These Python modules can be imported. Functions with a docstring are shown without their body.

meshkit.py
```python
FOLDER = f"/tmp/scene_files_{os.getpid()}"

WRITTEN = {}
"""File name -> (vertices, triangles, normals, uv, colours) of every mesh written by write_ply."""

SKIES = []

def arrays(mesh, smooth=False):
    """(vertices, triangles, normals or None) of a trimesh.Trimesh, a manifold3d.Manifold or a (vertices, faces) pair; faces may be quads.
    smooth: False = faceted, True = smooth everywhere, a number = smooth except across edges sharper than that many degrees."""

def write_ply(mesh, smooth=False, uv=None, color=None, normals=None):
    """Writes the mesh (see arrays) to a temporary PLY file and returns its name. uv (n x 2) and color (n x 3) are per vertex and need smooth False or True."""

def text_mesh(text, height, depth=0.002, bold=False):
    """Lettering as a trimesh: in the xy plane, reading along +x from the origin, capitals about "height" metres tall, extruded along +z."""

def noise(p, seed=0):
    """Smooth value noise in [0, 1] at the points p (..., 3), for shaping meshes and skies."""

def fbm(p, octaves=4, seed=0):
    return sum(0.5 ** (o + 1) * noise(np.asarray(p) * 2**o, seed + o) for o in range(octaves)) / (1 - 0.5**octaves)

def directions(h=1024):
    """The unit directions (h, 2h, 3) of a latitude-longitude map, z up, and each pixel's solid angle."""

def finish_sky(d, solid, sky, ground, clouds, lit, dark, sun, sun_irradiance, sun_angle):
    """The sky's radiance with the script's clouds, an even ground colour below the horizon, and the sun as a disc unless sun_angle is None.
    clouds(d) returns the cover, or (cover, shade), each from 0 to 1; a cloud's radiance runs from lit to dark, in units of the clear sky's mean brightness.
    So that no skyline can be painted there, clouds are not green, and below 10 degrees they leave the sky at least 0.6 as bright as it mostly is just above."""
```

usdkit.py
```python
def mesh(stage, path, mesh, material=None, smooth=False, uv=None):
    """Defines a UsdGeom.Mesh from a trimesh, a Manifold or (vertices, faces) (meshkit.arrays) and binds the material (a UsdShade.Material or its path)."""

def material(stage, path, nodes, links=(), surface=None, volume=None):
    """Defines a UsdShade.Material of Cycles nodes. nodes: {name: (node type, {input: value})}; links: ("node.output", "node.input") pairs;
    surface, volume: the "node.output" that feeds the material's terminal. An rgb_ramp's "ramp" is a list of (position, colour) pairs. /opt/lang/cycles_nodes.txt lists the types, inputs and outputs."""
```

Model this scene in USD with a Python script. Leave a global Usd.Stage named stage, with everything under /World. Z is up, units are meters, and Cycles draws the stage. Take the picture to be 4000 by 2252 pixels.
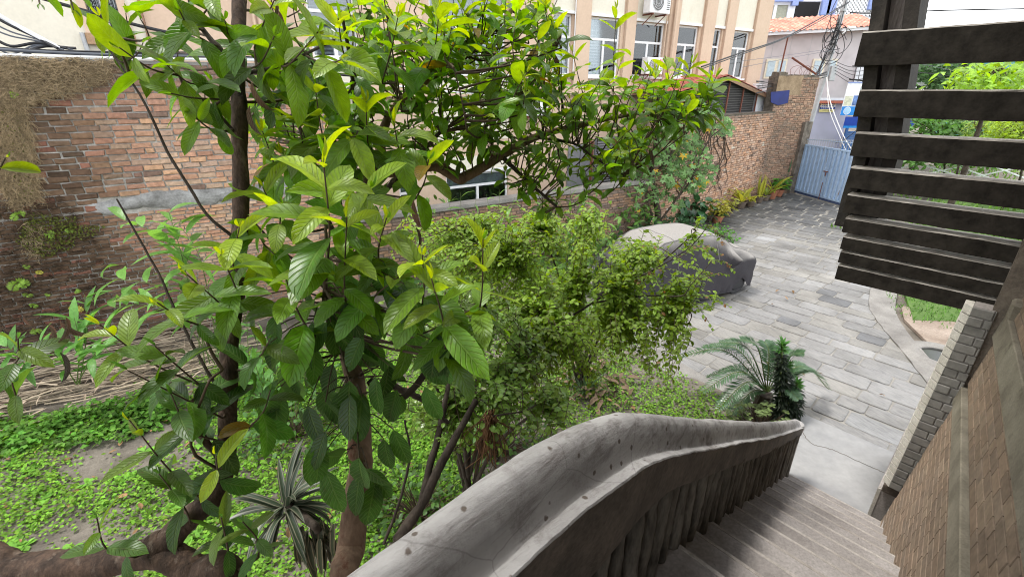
import math, random
import numpy as np, trimesh
from shapely.geometry import Polygon, box as sbox
from shapely.ops import unary_union
import usdkit, meshkit
from pxr import Usd, UsdGeom, UsdLux, UsdShade, Gf, Sdf, Vt

# ------------------------------------------------------------------ camera, sky, sun, exposure
stage = Usd.Stage.CreateInMemory()
UsdGeom.SetStageUpAxis(stage, UsdGeom.Tokens.z)
UsdGeom.SetStageMetersPerUnit(stage, 1.0)
stage.SetDefaultPrim(UsdGeom.Xform.Define(stage, '/World').GetPrim())
UsdGeom.Scope.Define(stage, '/World/Looks')
F, TH, H = 1820.0, math.radians(23.1), 4.3                 # focal length in pixels of a 4000 wide picture, pitch down, eye height
FW = np.array([0, math.cos(TH), -math.sin(TH)]); UP = np.array([0, math.sin(TH), math.cos(TH)]); RT = np.array([1.0, 0, 0])
CAM = np.array([0, 0, H])
cam = UsdGeom.Camera.Define(stage, '/World/camera')
cam.CreateHorizontalApertureAttr(36.0); cam.CreateVerticalApertureAttr(20.25)
cam.CreateFocalLengthAttr(36.0 * F / 4000)
cam.CreateClippingRangeAttr((0.05, 2000.0))
cam.CreateExposureAttr(EXPOSURE := 1.25)
M = np.eye(4); M[0, :3], M[1, :3], M[2, :3], M[3, :3] = RT, UP, -FW, CAM
cam.AddTransformOp().Set(Gf.Matrix4d(M.tolist()))

SUN_EL, SUN_DIR = math.radians(70), np.array([-0.75, 0.35])     # towards the sun (x, y)
SUN_DIR = SUN_DIR / np.linalg.norm(SUN_DIR)
dome = UsdLux.DomeLight.Define(stage, '/World/sky')
dome.CreateIntensityAttr(1.0)
usdkit.material(stage, '/World/Looks/sky_overcast', {
    'tc': ('texture_coordinate', {}),
    'map': ('mapping', {'scale': (1.2, 1.2, 3.0)}),
    'n': ('noise_texture', {'scale': 1.6, 'detail': 6, 'roughness': 0.55}),
    'ramp': ('rgb_ramp', {'ramp': [(0.3, (8.2, 8.7, 9.4)), (0.52, (10.4, 10.6, 10.9)), (0.7, (13.0, 12.9, 12.7))]}),
    'sky': ('sky_texture', {'sky_type': 'single_scattering', 'sun_disc': False, 'sun_elevation': SUN_EL, 'sun_rotation': math.atan2(SUN_DIR[0], SUN_DIR[1])}),
    'mix': ('mix_color', {'fac': 0.9, 'use_clamp': False}),
    'bg': ('background_shader', {'strength': 0.088})},
    [('tc.generated', 'map.vector'), ('map.vector', 'n.vector'), ('n.fac', 'ramp.fac'), ('sky.color', 'mix.a'), ('ramp.color', 'mix.b'), ('mix.result', 'bg.color')],
    surface='bg.background')
UsdShade.MaterialBindingAPI.Apply(dome.GetPrim()).Bind(UsdShade.Material.Get(stage, '/World/Looks/sky_overcast'))
dome.GetPrim().SetCustomDataByKey('kind', 'structure')
sun = UsdLux.DistantLight.Define(stage, '/World/sun')
sun.CreateIntensityAttr(0.4); sun.CreateAngleAttr(10.0); sun.CreateColorAttr(Gf.Vec3f(1.0, 0.965, 0.91)); sun.CreateNormalizeAttr(True)
zx = np.array([SUN_DIR[0] * math.cos(SUN_EL), SUN_DIR[1] * math.cos(SUN_EL), math.sin(SUN_EL)])
xx = np.cross([0, 0, 1.0], zx); xx /= np.linalg.norm(xx); yx = np.cross(zx, xx)
MS = np.eye(4); MS[0, :3], MS[1, :3], MS[2, :3] = xx, yx, zx
sun.AddTransformOp().Set(Gf.Matrix4d(MS.tolist()))

# ------------------------------------------------------------------ helpers
RNG = np.random.default_rng(20240611)
rnd = random.Random(7)
Z = np.array([0, 0, 1.0])
S = np.array([math.sin(math.radians(47.5)), math.cos(math.radians(47.5)), 0.0])      # down the stairs, towards the gate
W = np.array([S[1], -S[0], 0.0])                                                  # to the right of the stairs
U = np.array([math.sin(math.radians(58.2)), math.cos(math.radians(58.2)), 0.0])      # along the garden wall and the flats
N = np.array([-U[1], U[0], 0.0])                                                  # away from the viewer through that wall

def P(s, w, z=0.0): return S * s + W * w + Z * z
def Q(u, n, z=0.0): return U * u + N * n + Z * z
def ray(x, y): return ((x - 2000) * RT + F * FW - (y - 1126) * UP) / F
def at(x, y, depth): return CAM + ray(x, y) * depth
def at_z(x, y, z):
    d = ray(x, y); return CAM + d * (z - H) / d[2]
def on_plane(x, y, p, n):
    d = ray(x, y); return CAM + d * ((np.asarray(p) - CAM) @ n) / (d @ n)
def pix(p):
    q = np.asarray(p, float) - CAM; dz = np.maximum(q @ FW, 1e-3)
    return np.stack([2000 + F * (q @ RT) / dz, 1126 - F * (q @ UP) / dz], -1), q @ FW
def nz(v):
    v = np.asarray(v, float); return v / np.maximum(np.linalg.norm(v, axis=-1, keepdims=True), 1e-12)

COUNT = {}
def path_for(parent, name):
    root = str(parent.GetPath()) if parent is not None else '/World'
    k = COUNT.get((root, name), 0); COUNT[(root, name)] = k + 1
    return f'{root}/{name}' if k == 0 else f'{root}/{name}_{k:03d}'
def tag(prim, label=None, category=None, group=None, kind=None):
    for k, v in (('label', label), ('category', category), ('group', group), ('kind', kind)):
        if v: prim.SetCustomDataByKey(k, v)
    return prim
def thing(name, label, category, base=(0, 0, 0), group=None, kind=None):
    x = UsdGeom.Xform.Define(stage, path_for(None, name))
    x.AddTranslateOp().Set(Gf.Vec3d(*map(float, base)))
    p = x.GetPrim(); tag(p, label, category, group, kind)
    ORIGIN[str(p.GetPath())] = np.array(base, float)
    return p
ORIGIN = {}
def origin_of(parent):
    if parent is None: return np.zeros(3)
    return ORIGIN.get(str(parent.GetPath()), np.zeros(3))
def obj(name, mesh, mat, parent=None, smooth=False, tint=None, luv=None, label=None, category=None, group=None, kind=None):
    """One Mesh prim, given in world coordinates."""
    o = origin_of(parent)
    if tint is not None or luv is not None:
        v, f = np.asarray(mesh[0], float), np.asarray(mesh[1], int)
        if f.shape[1] == 4: f = np.vstack([f[:, [0, 1, 2]], f[:, [0, 2, 3]]])
        mesh = (v, f)
    elif isinstance(mesh, trimesh.Trimesh):
        mesh = (np.array(mesh.vertices), np.array(mesh.faces))
    mesh = (np.asarray(mesh[0], float) - o, mesh[1])
    p = path_for(parent, name)
    m = usdkit.mesh(stage, p, mesh, mat, smooth=smooth)
    api = UsdGeom.PrimvarsAPI(m)
    n = len(mesh[0])
    if tint is not None:
        t = np.broadcast_to(np.asarray(tint, np.float32), (n, 3))
        api.CreatePrimvar('tint', Sdf.ValueTypeNames.Color3fArray, 'vertex').Set(Vt.Vec3fArray.FromNumpy(np.ascontiguousarray(t, np.float32)))
    if luv is not None:
        api.CreatePrimvar('luv', Sdf.ValueTypeNames.Color3fArray, 'vertex').Set(Vt.Vec3fArray.FromNumpy(np.ascontiguousarray(luv, np.float32)))
    ORIGIN[p] = o
    pr = m.GetPrim()
    tag(pr, label, category, group, kind)
    return pr

def cat(parts):
    vs, fs, k = [], [], 0
    for v, f in parts:
        v, f = np.asarray(v, float), np.asarray(f, int)
        if f.shape[1] == 4: f = np.vstack([f[:, [0, 1, 2]], f[:, [0, 2, 3]]])
        vs.append(v); fs.append(f + k); k += len(v)
    return np.vstack(vs), np.vstack(fs)
BOXF = np.array([[0, 2, 3, 1], [4, 5, 7, 6], [0, 1, 5, 4], [2, 6, 7, 3], [0, 4, 6, 2], [1, 3, 7, 5]])
def slab(o, a, b, c, a0, a1, b0, b1, c0, c1, jit=0.0, bev=0.0):
    """A box along the axes a, b, c from the origin o; bev chamfers every edge."""
    o = np.asarray(o, float)
    if bev > 0:
        pts = []
        for x, sx in ((a0, 1), (a1, -1)):
            for y, sy in ((b0, 1), (b1, -1)):
                for z, sz in ((c0, 1), (c1, -1)):
                    for k in range(3):
                        e = [bev, bev, bev]; e[k] = 0
                        pts.append(o + a * (x + sx * e[0]) + b * (y + sy * e[1]) + c * (z + sz * e[2]))
        h = trimesh.convex.convex_hull(np.array(pts))
        return np.array(h.vertices), np.array(h.faces)
    v = np.array([o + a * x + b * y + c * z for x in (a0, a1) for y in (b0, b1) for z in (c0, c1)])
    if jit: v = v + RNG.normal(0, jit, v.shape)
    f = BOXF if np.dot(np.cross(a, b), c) > 0 else BOXF[:, ::-1]
    return v, f[:, ::-1]
XA, YA = np.array([1.0, 0, 0]), np.array([0, 1.0, 0])
def tube(pts, rad, n=6, cap=True, rough=0.0, seed=0):
    pts = np.asarray(pts, float); m = len(pts); rad = np.asarray(rad, float); rad = np.interp(np.linspace(0, 1, m), np.linspace(0, 1, rad.size), rad.ravel()) if rad.ndim else np.full(m, float(rad))
    t = nz(np.gradient(pts, axis=0)); ref = Z if abs(t[0] @ Z) < 0.9 else XA
    u = nz(np.cross(t[0], ref)); us = []
    for k in range(m):
        u = nz(u - t[k] * (u @ t[k])); us.append(u)
    us = np.array(us); ws = np.cross(t, us)
    an = np.arange(n) / n * 2 * math.pi
    r = rad[:, None] * np.ones(n)
    if rough:
        g = np.random.default_rng(seed); r = r * (1 + rough * g.normal(0, 1, (m, n)))
    v = pts[:, None, :] + r[..., None] * (np.cos(an)[None, :, None] * us[:, None, :] + np.sin(an)[None, :, None] * ws[:, None, :])
    i = np.arange(m - 1)[:, None] * n; j = np.arange(n)[None, :]; k = (j + 1) % n
    f = np.stack([i + j, i + k, i + n + k, i + n + j], -1).reshape(-1, 4)
    f = np.vstack([f[:, [0, 1, 2]], f[:, [0, 2, 3]]])
    v = v.reshape(-1, 3)
    if cap:
        c0, c1 = len(v), len(v) + 1
        v = np.vstack([v, pts[:1], pts[-1:]])
        jj = np.arange(n); kk = (jj + 1) % n
        f = np.vstack([f, np.stack([np.full(n, c0), kk, jj], 1), np.stack([np.full(n, c1), (m - 1) * n + jj, (m - 1) * n + kk], 1)])
    return v, f
def spline(ctrl, n=24):
    ctrl = np.asarray(ctrl, float)
    if len(ctrl) == 2: return ctrl[0] + (ctrl[1] - ctrl[0]) * np.linspace(0, 1, n)[:, None]
    p = np.vstack([2 * ctrl[0] - ctrl[1], ctrl, 2 * ctrl[-1] - ctrl[-2]])
    out = []; seg = len(ctrl) - 1; per = max(2, n // seg)
    for i in range(seg):
        a, b, c, d = p[i:i + 4]
        for t in np.linspace(0, 1, per, endpoint=False):
            out.append(0.5 * ((2 * b) + (c - a) * t + (2 * a - 5 * b + 4 * c - d) * t * t + (3 * b - a - 3 * c + d) * t ** 3))
    out.append(ctrl[-1]); return np.array(out)
def prism(poly, o, a, b, c, c0, c1):
    """A flat polygon (in a, b) extruded along c."""
    m = trimesh.creation.extrude_polygon(poly, c1 - c0, engine='earcut')
    v = np.array(m.vertices); f = np.array(m.faces)
    if np.dot(np.cross(a, b), c) < 0: f = f[:, ::-1]
    return np.asarray(o) + v[:, :1] * a + v[:, 1:2] * b + (v[:, 2:3] + c0) * c, f
def lettering(text, height, o, a, b, c, depth=0.004, bold=False):
    m = meshkit.text_mesh(text, height, depth, bold); v = np.array(m.vertices)
    f = np.array(m.faces)
    if np.dot(np.cross(a, b), c) < 0: f = f[:, ::-1]
    return np.asarray(o) + v[:, :1] * a + v[:, 1:2] * b + v[:, 2:3] * c, f
def in_frame(p, margin=60):
    q, d = pix(p); return (d > 0.1) & (q[..., 0] > -margin) & (q[..., 0] < 4000 + margin) & (q[..., 1] > -margin) & (q[..., 1] < 2252 + margin)
def pieces(parent, name, items, mat, limit=300, smooth=False, rest_name=None, rest_label=None):
    """items: (v, f, tint[, luv]). The ones that show largest become parts of their own, the rest one part."""
    c = np.array([np.mean(i[0], 0) for i in items]); ext = np.array([np.ptp(i[0], 0).max() for i in items])
    _, d = pix(c); vis = in_frame(c); size = np.where(vis, ext / np.maximum(d, 0.2), 0)
    order = np.argsort(-size); rest = []
    for r, k in enumerate(order):
        it = items[k]
        if r < limit and size[k] > 0:
            obj(name, (it[0], it[1]), mat, parent, smooth=smooth, tint=it[2], luv=it[3] if len(it) > 3 else None)
        else: rest.append(it)
    if rest:
        v, f = cat([(i[0], i[1]) for i in rest])
        t = np.vstack([np.broadcast_to(i[2], (len(i[0]), 3)) for i in rest])
        l = np.vstack([i[3] for i in rest]) if len(rest[0]) > 3 and rest[0][3] is not None else None
        obj(rest_name or 'more_' + name + 's', (v, f), mat, parent, smooth=smooth, tint=t, luv=l, kind='stuff', label=rest_label)

# ------------------------------------------------------------------ materials
def material(name, nodes, links, surface='p.BSDF'):
    return usdkit.material(stage, '/World/Looks/' + name, nodes, links, surface=surface)
def stone(name, c0, c1, scale=6, rough=0.8, bump=0.3, fine=60, dist=0.01, spec=0.25, stain=None, stretch=(1, 1, 1), grain=.24):
    """A rough mineral surface: two tones by noise, a fine grain, relief; stain = (colour, scale, from, to)."""
    nodes = {'g': ('geometry', {}), 'm': ('mapping', {'scale': stretch}),
             'n': ('noise_texture', {'scale': scale, 'detail': 6, 'roughness': 0.62}), 'r': ('rgb_ramp', {'ramp': [(0.32, c0), (0.68, c1)]}),
             'n2': ('noise_texture', {'scale': fine, 'detail': 4, 'roughness': 0.7}), 'r2': ('rgb_ramp', {'ramp': [(0.3, (1 - grain,) * 3), (0.7, (1 + grain * .8,) * 3)]}),
             'x': ('mix_color', {'blend_type': 'multiply', 'fac': 1.0, 'use_clamp': False}),
             'b': ('bump', {'strength': bump, 'distance': dist}), 'p': ('principled_bsdf', {'roughness': rough, 'specular_ior_level': spec})}
    links = [('g.position', 'm.vector'), ('m.vector', 'n.vector'), ('n.fac', 'r.fac'), ('m.vector', 'n2.vector'), ('n2.fac', 'r2.fac'), ('r.color', 'x.a'), ('r2.color', 'x.b'),
             ('n2.fac', 'b.height'), ('b.normal', 'p.normal')]
    last = 'x.result'
    if stain:
        nodes |= {'sn': ('noise_texture', {'scale': stain[1], 'detail': 5, 'roughness': 0.7}), 'sr': ('map_range', {'from_min': stain[2], 'from_max': stain[3], 'clamp': True}),
                  'sx': ('mix_color', {'b': stain[0], 'use_clamp': False})}
        links += [('m.vector', 'sn.vector'), ('sn.fac', 'sr.value'), ('sr.result', 'sx.fac'), (last, 'sx.a')]
        last = 'sx.result'
    links.append((last, 'p.base_color'))
    return material(name, nodes, links)
def tinted(name, rough=0.85, var=0.35, scale=20, bump=0.4, dist=0.006, spec=0.2, stretch=(1, 1, 1), fine=110):
    """Colour from each piece's own tint, broken up by noise."""
    return material(name, {
        'a': ('attribute', {'attribute': 'tint'}), 'g': ('geometry', {}), 'm': ('mapping', {'scale': stretch}),
        'n': ('noise_texture', {'scale': scale, 'detail': 7, 'roughness': 0.68}), 'r': ('rgb_ramp', {'ramp': [(0.28, (1 - var,) * 3), (0.72, (1 + var,) * 3)]}),
        'n2': ('noise_texture', {'scale': fine, 'detail': 3, 'roughness': 0.7}),
        'x': ('mix_color', {'blend_type': 'multiply', 'fac': 1.0, 'use_clamp': False}),
        'h': ('math', {'math_type': 'add'}),
        'b': ('bump', {'strength': bump, 'distance': dist}), 'p': ('principled_bsdf', {'roughness': rough, 'specular_ior_level': spec})},
        [('g.position', 'm.vector'), ('m.vector', 'n.vector'), ('m.vector', 'n2.vector'), ('n.fac', 'r.fac'), ('a.color', 'x.a'), ('r.color', 'x.b'), ('x.result', 'p.base_color'),
         ('n.fac', 'h.value1'), ('n2.fac', 'h.value2'), ('h.value', 'b.height'), ('b.normal', 'p.normal')])
def plain(name, c, rough=0.5, metal=0.0, var=0.12, scale=9, spec=0.4, bump=0.0):
    return material(name, {
        'g': ('geometry', {}), 'n': ('noise_texture', {'scale': scale, 'detail': 5, 'roughness': 0.6}),
        'r': ('rgb_ramp', {'ramp': [(0.3, tuple(x * (1 - var) for x in c)), (0.7, tuple(x * (1 + var) for x in c))]}),
        'b': ('bump', {'strength': bump, 'distance': 0.004}),
        'p': ('principled_bsdf', {'roughness': rough, 'metallic': metal, 'specular_ior_level': spec})},
        [('g.position', 'n.vector'), ('n.fac', 'r.fac'), ('r.color', 'p.base_color'), ('n.fac', 'b.height'), ('b.normal', 'p.normal')])
def leafy(name, trans=0.4, rough=0.42, spec=0.35, veins=9.0, vein_fac=0.3, bump=0.35, spots=0.0, gain=1.0):
    """A leaf: its own tint, a pale midrib, side veins, light coming through. luv = (across -1..1, along 0..1, chance)."""
    nodes = {
        'a': ('attribute', {'attribute': 'tint'}), 'l': ('attribute', {'attribute': 'luv'}), 's': ('separate_xyz', {}),
        'au': ('math', {'math_type': 'absolute'}), 'm1': ('math', {'math_type': 'multiply', 'value2': -0.22 * veins}), 'm2': ('math', {'math_type': 'multiply_add', 'value2': veins}),
        'sn': ('math', {'math_type': 'sine'}), 'k': ('math', {'math_type': 'multiply', 'value2': 6.2832}),
        'vr': ('map_range', {'from_min': 0.55, 'from_max': 1.0, 'clamp': True}),
        'mr': ('map_range', {'from_min': 0.11, 'from_max': 0.03, 'to_min': 0.0, 'to_max': 1.0, 'clamp': True}),
        'mx': ('math', {'math_type': 'maximum'}),
        'vf': ('math', {'math_type': 'multiply', 'value2': vein_fac}),
        'g': ('geometry', {}), 'n': ('noise_texture', {'scale': 26, 'detail': 4, 'roughness': 0.6}), 'r': ('rgb_ramp', {'ramp': [(0.3, (0.76 * gain,) * 3), (0.7, (1.2 * gain,) * 3)]}),
        'x': ('mix_color', {'blend_type': 'multiply', 'fac': 1.0, 'use_clamp': False}),
        'y': ('mix_color', {'b': (0.30, 0.42, 0.12), 'use_clamp': False}),
        'b': ('bump', {'strength': bump, 'distance': 0.004, 'invert': True}),
        'p': ('principled_bsdf', {'roughness': rough, 'specular_ior_level': spec}),
        'hs': ('hsv', {'hue': 0.478, 'saturation': 1.12, 'value': 1.9}),
        't': ('translucent_bsdf', {}), 'mix': ('mix_closure', {'fac': trans})}
    links = [('l.vector', 's.vector'), ('s.x', 'au.value1'), ('au.value', 'm1.value1'), ('s.y', 'm2.value1'), ('m1.value', 'm2.value3'), ('m2.value', 'k.value1'), ('k.value', 'sn.value1'),
             ('sn.value', 'vr.value'), ('au.value', 'mr.value'), ('vr.result', 'mx.value1'), ('mr.result', 'mx.value2'), ('mx.value', 'vf.value1'),
             ('g.position', 'n.vector'), ('n.fac', 'r.fac'), ('a.color', 'x.a'), ('r.color', 'x.b'), ('x.result', 'y.a'), ('vf.value', 'y.fac'), ('mx.value', 'b.height'), ('b.normal', 'p.normal'),
             ('y.result', 'p.base_color'), ('x.result', 'hs.color'), ('hs.color', 't.color'), ('p.BSDF', 'mix.closure1'), ('t.BSDF', 'mix.closure2')]
    if spots:
        nodes |= {'pn': ('noise_texture', {'scale': 55, 'detail': 3, 'roughness': 0.7}), 'pr': ('map_range', {'from_min': 0.63, 'from_max': 0.70, 'to_max': spots, 'clamp': True}), 'py': ('mix_color', {'b': (0.09, 0.06, 0.025), 'use_clamp': False})}
        links = [l for l in links if l != ('y.result', 'p.base_color')] + [('g.position', 'pn.vector'), ('pn.fac', 'pr.value'), ('pr.result', 'py.fac'), ('y.result', 'py.a'), ('py.result', 'p.base_color')]
    return material(name, nodes, links, surface='mix.closure')

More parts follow.
